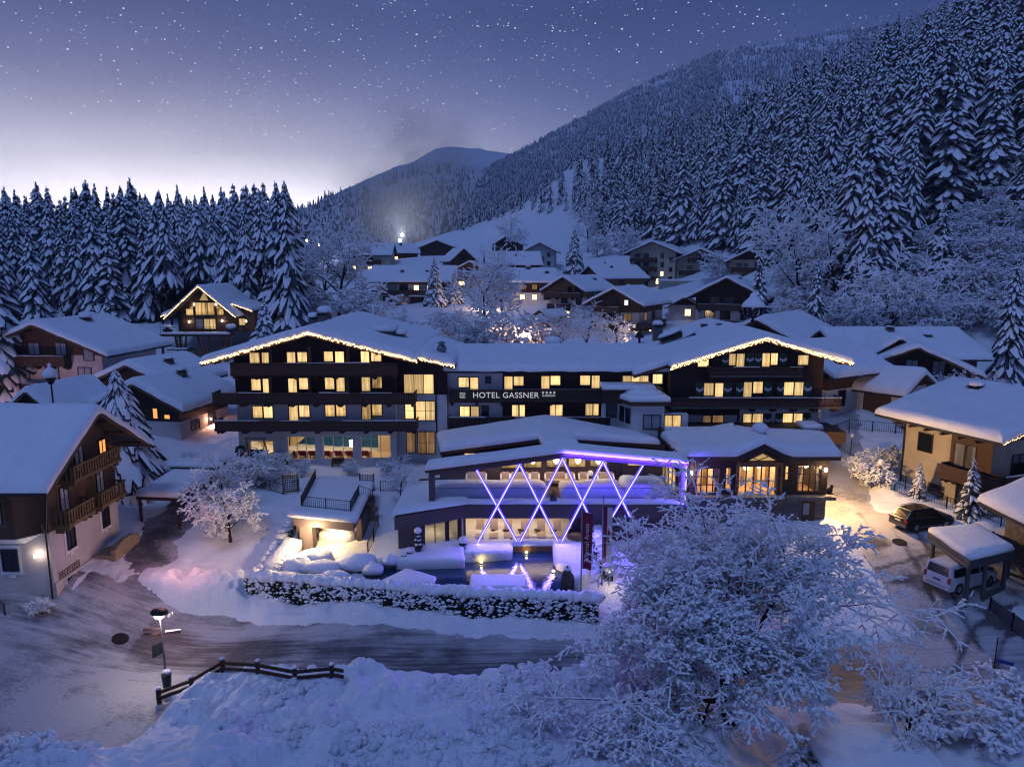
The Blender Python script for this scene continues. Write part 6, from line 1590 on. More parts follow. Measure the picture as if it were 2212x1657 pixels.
chalet('big_roof_house', 'house', 'house whose broad snowy roof and small timber gable show behind the right hotel wing', 'house', 10.5, 17, 5.2, 2.6, [('f', 0, 5.6, 1.4, 1.2, 'd')], [], [], lower='plaster', upper='wood_brown', split=2.6, of=1.8, os=1.9, snow=.55, group='houses right of the hotel')
t, FR = chalet('back_chalet', 'chalet', 'long chalet with a brightly lit glazed cross gable below the right forest', 'chalet', 11, 16, 3.8, 2.4, [], [], [(1.2, 7, .8, .5, .2), (2.6, 11.2, .8, .2, .3)], lower='wood_brown', upper='wood_brown', of=1.6, os=1.6, snow=.55, group='houses right of the hotel')
mb = MB(); gy0, gy1 = 1.0, 8.0; 
mb.add([(6.6, gy0, -1), (6.6, gy1, -1), (6.6, gy1, 3.4), (6.6, 4.5, 5.6), (6.6, gy0, 3.4)], [(0, 1, 2, 3, 4)]); mb.build('cross_gable', 'wood_honey', t)
gm = MB(); gm.hexa([(2.0, gy0 - 1.2, 2.9), (8.0, gy0 - 1.2, 2.9), (8.0, 4.5, 5.75), (2.0, 4.5, 5.75), (2.0, gy0 - 1.2, 3.1), (8.0, gy0 - 1.2, 3.1), (8.0, 4.5, 5.95), (2.0, 4.5, 5.95)]); gm.hexa([(2.0, 4.5, 5.75), (8.0, 4.5, 5.75), (8.0, gy1 + 1.2, 2.9), (2.0, gy1 + 1.2, 2.9), (2.0, 4.5, 5.95), (8.0, 4.5, 5.95), (8.0, gy1 + 1.2, 3.1), (2.0, gy1 + 1.2, 3.1)])
gr2 = gm.build('cross_roof', 'wood_brown', t)
VF = snow_profile([(gy0 - 1.25, 3.1), (4.5, 5.95), (gy1 + 1.25, 3.1)], 0, 6.1, .5, seed=44); Vq = VF[0]; np_obj('snow_cover', (np.stack([2.0 + Vq[:, 1], Vq[:, 0], Vq[:, 2]], 1), VF[1][:, ::-1]), 'snow', gr2)
fr_ = Face((6.62, 0), (0, 1), (1, 0)); win(t, fr_, 2.9, 6.1, 2.2, 4.1, 'r', 3, fm='wood_honey'); win(t, fr_, 6.6, 7.6, 2.0, 3.2, 'r', 1, fm='wood_honey')
chalet('gable_chalet', 'chalet', 'dark timber chalet with a broad gable at the foot of the frosted right slope', 'chalet', 10.5, 14, 3.4, 2.4,
    [('f', -2.6, 2.7, 1.2, 1.3, 'd'), ('f', -.2, 2.7, 1.2, 1.4, 'p'), ('f', 2.6, 2.7, 1.2, 1.4, 'p'), ('f', 4.3, 2.4, .9, 1.2, 'd', 1), ('f', 1.5, -.5, 1.2, 1.5, 'd'), ('f', 4.0, -.5, 1.2, 1.3, 'm', 1), ('r', 3, -.5, 1.0, 1.5, 'm', 1)], [('f', -5.0, 5.0, 1.5, 1.4)], [], lower='plaster', upper='wood_dark', split=1.3, of=1.9, os=1.8, snow=.5, group='houses right of the hotel')
chalet('corner_house', 'house', 'white and timber house with wide snowy roof between hotel and white garage', 'house', 9.0, 9, 5.0, 2.2, [('f', -1.6, 3.3, 1.1, 1.4, 'd'), ('r', 2.6, .7, 1.1, 1.7, 'd'), ('f', 2.8, 3.3, 1.0, 1.2, 'd')], [], [], lower='plaster', upper='wood_brown', split=2.6, of=1.3, os=1.7, snow=.6, group='houses right of the hotel')
t, FR = chalet('garage_house', 'garage', 'white garage with a brown plank gate and a rounded snow roof behind the drive', 'garage', 6.0, 7, 3.0, 1.5, [('f', -1.6, 1.0, 1.0, 1.0, 'd'), ('f', 1.2, 1.4, 1.0, .9, 'd')], [], [], lower='plaster', upper='wood_brown', of=1.1, os=1.2, snow=.65, group='houses right of the hotel')
mb = MB(); FR['l'].box(mb, .9, 3.9, .0, .05, -.3, 2.2)
gd = mb.build('garage_door', 'wood_brown', t); mb = MB(); FR['l'].box(mb, 5.0, 6.0, .0, .05, -.3, 2.0); mb.build('door', 'wood_brown', t)
mb = MB(); mb.blob((0, 0, 0), .09, .09, .12, 8, 6, 0)
wl = FR['l'].P(6.6, .25, 2.4); mb.v = [(v[0] + wl[0], v[1] + wl[1], v[2] + wl[2]) for v in mb.v]; mb.build('wall_lamp', 'lamp_warm', t, smooth=True)
t, FR = chalet('ochre_wall_house', 'house', 'large cream house with brown timber eaves and string lights, right of the drive', 'house', 14.0, 8.2, 7.0, 1.9,
    [('l', 6.0, 3.9, 1.3, 1.5, 'd', 1), ('l', 2.3, 3.4, 1.8, 1.9, 'p', 2), ('l', 2.2, .2, 1.0, 2.0, 'd', 1), ('f', -4, 3.2, 1.6, 1.6, 'd'), ('f', -4, .6, 1.5, 1.5, 'd')], [('l', -1.2, 3.6, 2.6, 1.3), ('f', -7.2, 6, 2.6, 1.4)], [(-1.6, 6, 1.0, .2, .5)], lower='plaster_cream', upper='wood_brown', split=6.0, of=1.9, os=1.9, ob=1.6, snow=.65, group='houses right of the hotel')
P_, RZ_ = PLACE['ochre_wall_house']
mb = MB(); FR['l'].box(mb, -.01, 3.6, .0, .03, 2.6, 6.0); mb.build('timber_wall', 'wood_brown', t)
mb = MB()
for k in range(6): FR['l'].box(mb, .4 + k * 1.5, .6 + k * 1.5, 0, 1.5, 6.0, 6.18)
mb.build('rafter', 'wood_brown', t); mb = MB(); mb.tube(FR['l'].P(8.1, .12, -1), FR['l'].P(8.1, .12, 6.1), .07); mb.build('downpipe', 'metal_dark', t)
Rm = Matrix.Translation(Vector(P_)) @ Matrix.Rotation(RZ_, 4, 'Z'); sl = 1.9 / 7.0
a_ = Rm @ Vector((-8.9, -2.0, 7.0 - 1.9 * sl + .02)); b_ = Rm @ Vector((0, -2.0, 8.9))
string_lights('string_lights', 'bright bulb chain on the gable edge of the large cream house', [tuple(a_), tuple(b_)], .10, 9, mat='bulb_warm')
t, FR = chalet('stone_wall_house', 'house', 'rough stone house under a thick snowy roof at the right edge beside the carport', 'house', 9.0, 8.5, 4.6, 2.0, [('l', 3, 2.4, 1.0, 1.2, 'd', 1)], [], [], lower='stone', upper='stone', of=1.4, os=1.3, ob=1.2, snow=.6, group='houses right of the hotel')
chalet('pink_house', 'guest_house', 'pale pink three storey guest house with brown balconies below the left wood', 'guest house', 14.0, 11, 6.4, 2.9,
    [('f', -1.4, 5.6, 1.3, 1.4, 'p'), ('f', 2.0, 5.6, 1.3, 1.4, 'p'), ('f', -4.4, 5.3, 1.0, 1.4, 'p', 1), ('f', 5.4, 5.0, 1.2, 1.3, 'p', 1), ('f', -3.2, 2.6, 1.6, 1.5, 'p'), ('f', .6, 2.6, 1.6, 1.5, 'p'), ('f', 4.7, 2.6, 1.6, 1.5, 'p'), ('f', -2.9, -.4, 1.4, 1.7, 'd'), ('r', 3, 3.0, .8, 1.0, 'd', 1), ('r', 6.4, 2.7, .7, 1.5, 'd', 1)],
    [('f', -4.8, 3.2, 4.6, 1.3), ('f', -7.2, 7.0, 1.3, 1.3)], [(1.4, 5.5, 1.1, .3, .5), (-.8, 9, 1.6, .1, .5)], lower='plaster_pink', upper='wood_brown', split=5.6, gable='wood_brown', of=1.7, os=1.9, snow=.6, group='houses on the left')
chalet('gable_shed', 'shed', 'small dark gabled shed between the ochre-balcony house and the pink guest house', 'shed', 5.4, 7, 2.4, 2.2, [], [], [], lower='wood_brown', upper='wood_dark', of=.9, os=.8, snow=.5, group='houses on the left')
chalet('left_chalet', 'chalet', 'low brown chalet with small amber windows and smooth snow roof beside the hotel', 'chalet', 7.8, 8.5, 3.4, 1.9, [('f', -1.0, 1.7, .5, 1.1, 'lit_dim', 1), ('f', 1.3, 1.7, .5, 1.0, 'shop_orange', 1), ('f', 2.6, 1.7, .6, .4, 'shop_orange', 1), ('r', 2.4, .2, 1.3, .9, 'd', 2), ('r', 5.4, .3, 1.3, .9, 'd', 2)], [], [(1.3, 4.6, .75, .6, .45)], lower='plaster_pink', upper='wood_dark', split=1.4, of=1.4, os=1.5, snow=.6, group='houses on the left')
chalet('behind_chalet', 'chalet', 'roof of a low chalet with a dark chimney just behind the amber-windowed chalet', 'chalet', 9, 8, 2.8, 1.8, [], [], [(2.2, 3, .8, .6, .3)], lower='wood_dark', upper='wood_dark', of=1.2, os=1.3, snow=.6, group='houses on the left')
def zt(x, y): return (380 + x * .13279) * .8675, (690 + y * .13279) * .8675
SY = 106.0
st_ = thing('stilt_chalet', 'stilted log chalet with glowing gable windows and lights along its steep roof, before the wood', 'chalet', PLACE['tree_chalet'][0])
def XT(x, y, Y=SY): p = atY(*zt(x, y), Y); return p[0], p[2]
w0, w1 = XT(545, 900)[0], XT(1620, 900)[0]; f0 = XT(600, 1050)[1]; ap = XT(940, 165); el_ = XT(310, 760); er_ = XT(1640, 735)
sl1 = (ap[1] - el_[1]) / (ap[0] - el_[0])
mb = MB(); wl0 = XT(555, 0)[0]
zl = lambda x: (ap[1] - sl1 * (ap[0] - x) if x < ap[0] else ap[1] - (ap[1] - er_[1]) / (er_[0] - ap[0]) * (x - ap[0])) - .35
mb.prism([(w0, f0), (w1, f0), (w1, zl(w1)), (ap[0], zl(ap[0])), (w0, zl(w0))], SY, SY + 9)
mb.build('log_wall', 'wood_honey', st_, world=True)
mb = MB()
zz_ = f0 + .3
while zz_ < ap[1] - 1:
    xa_ = max(w0, ap[0] - (ap[1] - .4 - zz_) / sl1); xb_ = min(w1, ap[0] + (ap[1] - .4 - zz_) / ((ap[1] - er_[1]) / (er_[0] - ap[0])))
    mb.box(xa_, xb_, SY - .07, SY - .003, zz_, zz_ + .22); zz_ += .30
mb.build('logs', 'wood_brown', st_, world=True)
gable_roof(st_, *el_, *ap, *er_, SY - 1.6, SY + 10, th=.25, snow=.4, world=True, seed=51)
l2, l3 = XT(95, 745), XT(400, 590); r2, r3 = XT(1440, 500), XT(1830, 640)
for a_, b_ in ((l2, l3), (r2, r3)):
    gable_roof(st_, 0, 0, 0, 0, 0, 0, SY + 1.0, SY + 9, th=.22, snow=.4, world=True, seed=52, path=[a_, b_])
mb = MB(); mb.box(XT(320, 0)[0], w0 - .01, SY + 1.6, SY + 8, f0, l3[1] - .5); mb.build('side_wall', 'wood_brown', st_, world=True); mb = MB(); mb.box(w1 + .01, XT(1800, 0)[0], SY + 1.6, SY + 8, f0, r3[1] - .1); mb.build('side_wall', 'wood_brown', st_, world=True)
for lab, pts in (('lights tracing the steep main gable of the stilted chalet', [el_, ap, er_]), ('lights on the low left wing roof of the stilted chalet', [l2, l3]), ('lights on the right wing roof of the stilted chalet', [r2, r3])):
    Y_ = SY - 1.75 if len(pts) == 3 else SY + .85
    string_lights('string_lights', lab, [(p[0], Y_, p[1] - .05) for p in pts], .10, 14, 'lights on the stilted chalet')
FTc = Face((0, SY - .07), (1, 0), (0, -1))
def twin(x0, x1, y0, y1, k, n=1, **kw):
    a, b = XT(x0, y1), XT(x1, y0); return win(st_, FTc, a[0], b[0], a[1], b[1], k, n, wrd=True, fm='wood_dark', **kw)
twin(818, 1155, 482, 710, 'r', 3); twin(640, 765, 600, 715, 'r'); twin(1215, 1335, 600, 710, 'r'); twin(818, 960, 790, 965, 'p', 1); twin(975, 1180, 788, 970, 'c', 2); twin(1630, 1735, 780, 900, 'c')
mb = MB(); a, b, c = XT(885, 440), XT(1050, 440), XT(965, 280); mb.add([(a[0], SY - .1, a[1]), (b[0], SY - .1, b[1]), (c[0], SY - .1, c[1])], [(0, 1, 2)])
for q in ((700, 600, 765, 600, 765, 520), (1215, 600, 1310, 600, 1215, 530)):
    a, b, c = XT(q[0] - 20, q[1]), XT(q[2], q[3]), XT(q[4], q[5]); mb.add([(a[0], SY - .1, a[1]), (b[0], SY - .1, b[1]), (c[0], SY - .1, c[1])], [(0, 1, 2)])
mb.build('gable_pane', 'lit_curtain', st_, world=True)
for x, y in ((683, 840), (1303, 820), (775, 515), (1180, 515), (1755, 830)):
    p = atY(*zt(x, y), SY - .25); mb = MB(); mb.lathe([(.07, -.12), (.09, 0), (.07, .12)], p, 8); mb.build('wall_lamp', 'bulb_white', st_, world=True); point_light('wall_lamp_light', (p[0], p[1] - .15, p[2]), 9, (1.0, .64, .28), .06)
b0_, b1_ = XT(270, 1050)[0], XT(1550, 1050)[0]; bz = f0
mb = MB(); mb.box(b0_, b1_, SY - 2.4, SY, bz - .3, bz); dk = mb.build('deck', 'wood_brown', st_, world=True)
mb = MB(); snow_cap(mb, b0_ + .3, b1_, SY - 2.5, SY - 1.2, bz, .32); mb.build('snow_cover', 'snow', dk, smooth=True, world=True)
mb = MB()
for k in range(9): x = b0_ + .2 + k * (b1_ - b0_ - .4) / 8; mb.tube((x, SY - 2.3, bz), (x, SY - 2.3, bz + 1.05), .03, n=5)
mb.bar((b0_, SY - 2.3, bz + 1.05), (b1_, SY - 2.3, bz + 1.05), .06, .05); mb.bar((b0_, SY - 2.3, bz + .6), (b1_, SY - 2.3, bz + .6), .02, .02); mb.build('railing', 'metal_dark', dk, world=True)
for x, y, r in ((285, 950, .62), (1470, 930, .7)):
    p = atY(*zt(x, y), SY - 1.7); o = thing('snowy_bush', 'round potted bush under snow at the %s end of the stilted chalet deck' % ('left' if x < 500 else 'right'), 'bush', (p[0], p[1], bz + .0)); mb = MB(); mb.blob((0, 0, r), r, r, r, 9, 6, .2); mb.build('foliage', 'needles', o); mb = MB(); mb.blob((0, 0, r * 1.55), r * 1.05, r * 1.05, r * .6, 10, 6, .15); mb.build('snow_cover', 'snow', o, smooth=True)
gb_ = PLACE['tree_chalet'][0][2] - .8
for x in (620, 1040, 1450):     # forked stilts
    p = XT(x, 1300); mb = MB()
    for dx in (-.85, 0, .85): mb.tube((p[0] + dx * .15, SY - 1.6, gb_), (p[0] + dx, SY - 1.6 + abs(dx) * .3, bz - .3), .17, .15, 8)
    mb.build('stilt', 'wood_honey', st_, world=True)
p = XT(300, 1300); mb = MB(); mb.tube((p[0], SY - 1.8, gb_), (p[0], SY - 1.8, bz - .3), .2, .18, 8); mb.build('stilt', 'wood_brown', st_, world=True)
a, b = XT(400, 1325), XT(770, 1325); mb = MB(); mb.box(a[0], b[0], SY - 2.2, SY, a[1] - .15, a[1]); ld = mb.build('stair_landing', 'wood_brown', st_, world=True)
mb = MB(); snow_cap(mb, a[0], b[0], SY - 2.3, SY - 1, a[1], .22); mb.build('snow_cover', 'snow', ld, smooth=True, world=True)
mb = MB()
for k in range(9): t_ = k / 8; mb.box(a[0] + .3, a[0] + 1.3, SY - .2 + .0, SY + .3, a[1] + .1 + (bz - .5 - a[1]) * t_, a[1] + .2 + (bz - .5 - a[1]) * t_)
mb.build('stair', 'wood_brown', st_, world=True)
mb = MB()
for k in range(4): x = a[0] + k * (b[0] - a[0]) / 3; mb.tube((x, SY - 2.15, a[1]), (x, SY - 2.15, a[1] + 1.0), .035, n=5)
mb.bar((a[0], SY - 2.15, a[1] + 1), (b[0], SY - 2.15, a[1] + 1), .07, .06); mb.bar((a[0], SY - 2.15, a[1] + .5), (b[0], SY - 2.15, a[1] + .5), .04, .04); mb.build('railing', 'wood_brown', ld, world=True)
a, b = XT(665, 1540), XT(800, 1370); mb = MB(); mb.box(a[0], b[0], SY - 1.0, SY + 1, gb_ - 1, b[1]); mb.build('base_block', 'plaster_cream', st_, world=True)
t, FR = chalet('corner_tower_house', 'house', 'tall dark timber house with ochre carved balconies above a pale ground floor', 'house', 7.9, 16, 8.0, 2.45,
    [('f', 2.6, 7.0, .8, .9, 'shop_orange', 2), ('f', -.2, 6.5, .9, 1.6, 'p', 2), ('f', -1.6, 6.5, .6, 1.5, 'd', 1)], [], [], lower='plaster_pink', upper='wood_brown', split=3.4, gable='wood_brown', of=1.6, os=2.2, snow=.65, fascia='wood_brown', group='houses on the left')
def trimwin(fr, a, z, w, h, kind, trim, mat, panes=2, scroll=False):
    mb = MB(); fr.box(mb, a - w / 2 - .22, a + w / 2 + .22, .0, .035, z - .26, z + h + .26)
    if scroll:
        fr.box(mb, a - .18, a + .18, 0, .03, z - .5, z - .26); fr.box(mb, a - w / 2 - .3, a + w / 2 + .3, 0, .03, z - .3, z - .2); fr.box(mb, a - w / 2 - .3, a + w / 2 + .3, 0, .03, z + h + .2, z + h + .3)
    k = mb.build('window_surround', mat, t); win(t, fr, a - w / 2, a + w / 2, z, z + h, kind, panes, bar=.05, rows=2, offs=.035)
FF, FLl = FR['f'], FR['l']      # FF: the gable to the lane (local x runs along the street's normal), FLl: towards the street
trimwin(FF, -2.2, 4.3, .85, 1.6, 'p', None, 'wood_ochre'); trimwin(FF, 1.9, 4.3, .85, 1.7, 'p', None, 'wood_ochre')
trimwin(FF, -1.9, 1.6, .8, 1.3, 'd', None, 'plaster_trim', scroll=True); trimwin(FF, 2.2, 1.6, .8, 1.3, 'd', None, 'plaster_trim', scroll=True)
balcony(t, FF, -2.4, 3.2, 6.4, 1.0, .95, 'wood_ochre', 'fret', False, brackets=3, floor_mat='wood_ochre')
balcony(t, FF, -3.4, -.5, 3.75, 1.0, .95, 'wood_ochre', 'fret', False, brackets=2, floor_mat='wood_ochre'); balcony(t, FF, .3, 3.5, 3.75, 1.0, .95, 'wood_ochre', 'fret', False, brackets=2, floor_mat='wood_ochre')
bw = MB(); bw.hexa([(-3.95, .5, 3.4), (-5.0, 1.4, 3.4), (-5.0, 3.8, 3.4), (-3.95, 4.7, 3.4), (-3.95, .5, 6.7), (-5.0, 1.4, 6.7), (-5.0, 3.8, 6.7), (-3.95, 4.7, 6.7)]); bw.build('bay', 'wood_brown', t)
bw = MB(); bw.hexa([(-3.97, 1.6, 2.7), (-4.0, 2.0, 2.7), (-4.0, 3.2, 2.7), (-3.97, 3.6, 2.7), (-3.97, .4, 3.38), (-5.05, 1.35, 3.38), (-5.05, 3.85, 3.38), (-3.97, 4.8, 3.38)]); bw.build('bay_base', 'plaster_trim', t)
FBay = Face((-5.0, 0), (0, 1), (-1, 0)); trimwin(FBay, 2.6, 4.4, 1.1, 1.4, 'p', None, 'wood_ochre')
trimwin(FLl, 2.6, .9, .95, 1.4, 'd', None, 'plaster_trim', scroll=True); trimwin(FLl, 7.4, .9, .95, 1.4, 'd', None, 'plaster_trim', scroll=True); trimwin(FLl, 6.8, 4.6, .9, 1.4, 'p', None, 'wood_ochre')
mb = MB(); mb.tube(FLl.P(.1, .12, -1), FLl.P(.1, .12, 3.4), .06); mb.tube(FLl.P(.1, .12, 3.4), FLl.P(.1, .5, 4.2), .06); mb.tube(FLl.P(.1, .12, 3.4), FF.P(-3.8, .12, 7.2), .06); mb.build('downpipe', 'metal_dark', t)
mb = MB(); FF.box(mb, -3.9, 3.9, .0, .08, -1.5, .0); mb.build('plinth', 'plaster_pink', t)
win(t, FF, -2.9, -2.0, -.55, -.15, 'd', 1, fm='white_paint', offs=.08); win(t, FF, -.9, -.1, -.5, -.1, 'd', 1, fm='white_paint', offs=.08)
mb = MB(); FF.box(mb, .2, 3.6, .09, 1.5, -1.2, .15); b_ = mb.build('stair_block', 'stone_warm', t); mb = MB()
for k in range(8): u = .3 + k * .42; FF.box(mb, u, u + .42, 1.3, 1.62, -1.2, .4 + .45 * sin(pi * (k + .5) / 8)); 
mb.build('curved_parapet', 'stone_warm', b_)
mb = MB()
for i in range(9): FF.box(mb, -3.4 + i * .26, -3.37 + i * .26, .03, .06, .02, .5)
for i in range(3): FF.box(mb, -3.45, -1.25, .03, .06, .08 + i * .18, .11 + i * .18)
mb.build('trellis', 'wood_ochre', t)
RmL = Matrix.Translation(Vector(PLACE['corner_tower_house'][0])) @ Matrix.Rotation(radians(90), 4, 'Z')
lp = RmL @ Vector(FLl.P(.75, .35, 2.0)); mb = MB(); mb.blob(FLl.P(.75, .35, 2.0), .10, .10, .13, 8, 6, 0); mb.build('porch_lamp', 'bulb_white', t, smooth=True)
point_light('porch_lamp_light', (lp.x, lp.y - .3, lp.z), 6, (1.0, .66, .30), .08)
def open_shed(name, label, cat, pts, zt_, th, snow, gz_, posts=True, mat='wood_dark', walls=()):
    c = (sum(p[0] for p in pts) / len(pts), sum(p[1] for p in pts) / len(pts), gz_)
    o = thing(name, label, cat, c); mb = MB(); mb.slab(pts, zt_ - th, zt_); rf = mb.build('roof', mat, o, world=True)
    mb = MB(); snow_poly(mb, pts, zt_ + .002, zt_ + snow, .35); mb.build('snow_cover', 'snow', rf, smooth=True, world=True)
    for i, p in enumerate(pts):
        q = (p[0] * .92 + c[0] * .08, p[1] * .92 + c[1] * .08)
        mb = MB(); mb.box(q[0] - .09, q[0] + .09, q[1] - .09, q[1] + .09, gz_ - 1, zt_ - th); mb.build('post', mat, o, world=True)
    for (a, b) in walls:
        mb = MB(); L_ = max(2, int(sqrt((b[0] - a[0]) ** 2 + (b[1] - a[1]) ** 2) / .2)); A_, B_ = Vector((*a, 0)), Vector((*b, 0))
        for k in range(L_):
            u, v = A_.lerp(B_, k / L_), A_.lerp(B_, (k + .93) / L_); mb.hexa([(u.x, u.y, gz_ - .6), (v.x, v.y, gz_ - .6), (v.x, v.y + .05, gz_ - .6), (u.x, u.y + .05, gz_ - .6), (u.x, u.y, zt_ - th - .05), (v.x, v.y, zt_ - th - .05), (v.x, v.y + .05, zt_ - th - .05), (u.x, u.y + .05, zt_ - th - .05)])
        mb.build('plank_wall', mat, o, world=True)
    return o
open_shed('open_shed', 'open timber shed with a flat snow roof across the lane from the ochre balconies', 'shed', [(-29.4, 53.4), (-26.0, 53.0), (-25.6, 59.2), (-29.4, 59.6)], 6.5, .25, .55, 4.0, walls=[((-29.3, 58.9), (-26.0, 58.6))])
open_shed('open_shed', 'long low woodshed with a thin snow roof behind the open timber shed', 'shed', [(-33.5, 60.5), (-25.8, 60.0), (-25.8, 62.2), (-33.5, 62.8)], 6.9, .2, .4, 4.8, walls=[((-33, 61.4), (-26.2, 60.9))])
def spruce_mesh(name, seed, n_whorl=26, n_br=9, start=.06, R=.16, snow=.85, droop=.5, wf=1.0):
    """height 1: drooping boughs of dark needles, each with its load of snow"""
    r = random.Random(seed); V, Fc, M = [], [], []
    def strip(rows, m):
        k = len(V)
        for row in rows: V.extend(row)
        w = len(rows[0])
        for i in range(len(rows) - 1):
            for j in range(w - 1):
                Fc.append((k + i * w + j, k + i * w + j + 1, k + (i + 1) * w + j + 1, k + (i + 1) * w + j)); M.append(m)
    for q in range(n_whorl):
        t = q / (n_whorl - 1)
        z = start + (1 - start) * (.98 * t ** .94)
        rad = R * (1 - t) ** .8 * (.82 + .36 * r.random()) + .006
        nb = max(4, int(n_br * (1 - .5 * t)))
        a0 = r.random() * 6.3
        for b in range(nb):
            if r.random() < .10: continue
            a = a0 + 2 * pi * b / nb + r.uniform(-.3, .3); L = rad * r.uniform(.55, 1.25)
            zz0 = z; zb_ = z + r.uniform(-.5, .5) * 1.3 / n_whorl
            ca, sa = cos(a), sin(a); w = L * r.uniform(.13, .24) * wf + .004; dr = droop * r.uniform(.7, 1.6)
            def P(s, side, dz): 
                zz = zb_ + L * (.10 * s - dr * s * s) + dz
                return (ca * L * s - sa * side, sa * L * s + ca * side, zz)
            sag = w * .55
            rows = [[P(.05, -w * .3, -sag * .3 - .002), P(.05, 0, -.002), P(.05, w * .3, -sag * .3 - .002)],
                    [P(.55, -w * 1.05, -sag - .004 - .01 * r.random()), P(.55, 0, -.004), P(.55, w * 1.05, -sag - .004 - .01 * r.random())],
                    [P(1.03, -w * .45, -sag * .8 - .012), P(1.06, 0, -.012), P(1.03, w * .45, -sag * .8 - .012)]]
            strip(rows, 0)
            if r.random() < snow:
                th = .006 + .05 * w; s0 = r.uniform(.1, .3)
                rows = [[P(s0, -w * .30, -sag * .35), P(s0, 0, th * .6), P(s0, w * .30, -sag * .35)],
                        [P(.55, -w * .85, -sag * .85), P(.6, 0, th * 1.8), P(.55, w * .85, -sag * .85)],
                        [P(.85, -w * .62, -sag * .8), P(.88, 0, th * 1.4), P(.85, w * .62, -sag * .8)],
                        [P(1.02, -w * .2, -sag * .6), P(1.04, 0, -.004), P(1.02, w * .2, -sag * .6)]]
                strip(rows, 1)
    me = bpy.data.meshes.new(name); me.from_pydata(V, [], Fc)
    me.materials.append(MATS['needles']); me.materials.append(MATS['snow_tree'])
    me.polygons.foreach_set('material_index', M); me.polygons.foreach_set('use_smooth', [m == 1 for m in M]); me.update()
    return me
def trunk_mesh(name, r0=.012, top=.95, n=7, dead=0, seed=0):
    mb = MB(); mb.tube((0, 0, -.06), (0, 0, top), r0, r0 * .25, n)
    r = random.Random(seed)
    for k in range(dead):
        z = r.uniform(.08, .42); a = r.random() * 6.3; L = r.uniform(.03, .08)
        mb.tube((0, 0, z), (L * cos(a), L * sin(a), z - L * .25), .0014, .0006, 3, False); mb.tube((L * .0, 0, z), (L * .9 * cos(a + 1.9), L * .9 * sin(a + 1.9), z + .0), .0012, .0005, 3, False)
    me = bpy.data.meshes.new(name); me.from_pydata(mb.v, [], mb.f); me.materials.append(MATS['bark']); me.update(); return me
SPR = [spruce_mesh('crown', 1, 40, 16, .05, .165, .8), spruce_mesh('crown', 2, 36, 15, .08, .14, .85, .7), spruce_mesh('crown', 3, 42, 17, .04, .18, .75, .5), spruce_mesh('crown', 4, 34, 15, .10, .125, .82, .8)]
BARE = [spruce_mesh('crown', 5, 28, 14, .42, .125, .85, .7), spruce_mesh('crown', 6, 30, 15, .34, .13, .88, .75), spruce_mesh('crown', 7, 24, 13, .50, .11, .85, .65)]
NEARSP = [spruce_mesh('crown', 8, 46, 22, .03, .22, .9, .6), spruce_mesh('crown', 9, 42, 20, .03, .17, .7, .55), spruce_mesh('crown', 10, 44, 34, .03, .38, .99, .85, .62)]
TRK = trunk_mesh('trunk'); TRKB = trunk_mesh('trunk', .011, .9, 7, 60, 3)
LOW = [spruce_mesh('crown', 20, 14, 7, .04, .15, .7, .7), spruce_mesh('crown', 21, 13, 7, .06, .125, .7, .75)]
def spruce(x, y, h, label, group, crown, trunk=TRK, wide=1.0, z=None, cat='spruce tree', tilt=0.0):
    z = gz(x, y) if z is None else z
    o = thing('spruce_tree', label, cat, (x, y, z - .1), random.random() * 6.3, group)
    o.scale = (h * wide, h * wide, h)
    if tilt: o.rotation_euler = (random.uniform(-tilt, tilt), random.uniform(-tilt, tilt), o.rotation_euler[2])
    a = bpy.data.objects.new('trunk', trunk); a.parent = o; COL.objects.link(a)
    b = bpy.data.objects.new('crown', crown); b.parent = o; COL.objects.link(b)
    return o
GW = 'snow-laden spruces of the wood on the left'
LW = 'snow-laden spruce among the dense ranks of the wood on the left'
LB = 'spruce with a tall bare trunk and dead branches in the wood behind the stilted chalet'
rnd = random.Random(5)
def at_px(px, d): r = ray(px, 700); return r[0] * d, r[1] * d
TOPL = np.array([[-60, 420], [0, 430], [40, 412], [75, 425], [110, 402], [150, 430], [205, 400], [250, 420], [305, 398], [350, 425], [410, 415], [470, 415], [540, 412], [600, 405], [628, 400], [650, 440]], float)
def top_h(px, d, z0, jit):
    py = np.interp(px, TOPL[:, 0], TOPL[:, 1]) + jit
    return atD(px, py, d)[2] - z0
for k in range(24):
    px = -110 + k * 33 + rnd.uniform(-10, 10)
    if px > 655: continue
    d = 124 + rnd.uniform(-5, 6) + (8 if px > 360 else 0); x, y = at_px(px, d); z0 = gz(x, y)
    bare = px > 350 and px < 600
    h = top_h(px, d, z0, rnd.uniform(25, 70) if not bare else rnd.uniform(10, 40))
    spruce(x, y, h, ('bare-trunked' if bare else 'densely snow-hung') + ' spruce in the front rank of the left wood, %s from the left' % ('first second third fourth fifth sixth seventh eighth ninth tenth eleventh twelfth thirteenth fourteenth fifteenth sixteenth seventeenth eighteenth nineteenth twentieth'.split() + ['last'] * 9)[k], GW, rnd.choice(BARE if bare else SPR), TRKB if bare else TRK, 1.15 if not bare else .95, z0)
for row, (d0, j0, j1, st) in enumerate(((136, -4, 30, 22), (148, -10, 22, 20), (160, -12, 14, 22))):
    px = -100
    while px < 640:
        d = d0 + rnd.uniform(-5, 5); x, y = at_px(px, d); z0 = gz(x, y); h = top_h(px, d, z0, rnd.uniform(j0, j1) + (0 if row else 10))
        spruce(x, y, h, LB if (px > 330 and row < 1) else LW, GW, rnd.choice(BARE if px > 330 and row < 2 else SPR), TRKB if px > 330 else TRK, 1.25, z0); px += st * rnd.uniform(.75, 1.3)
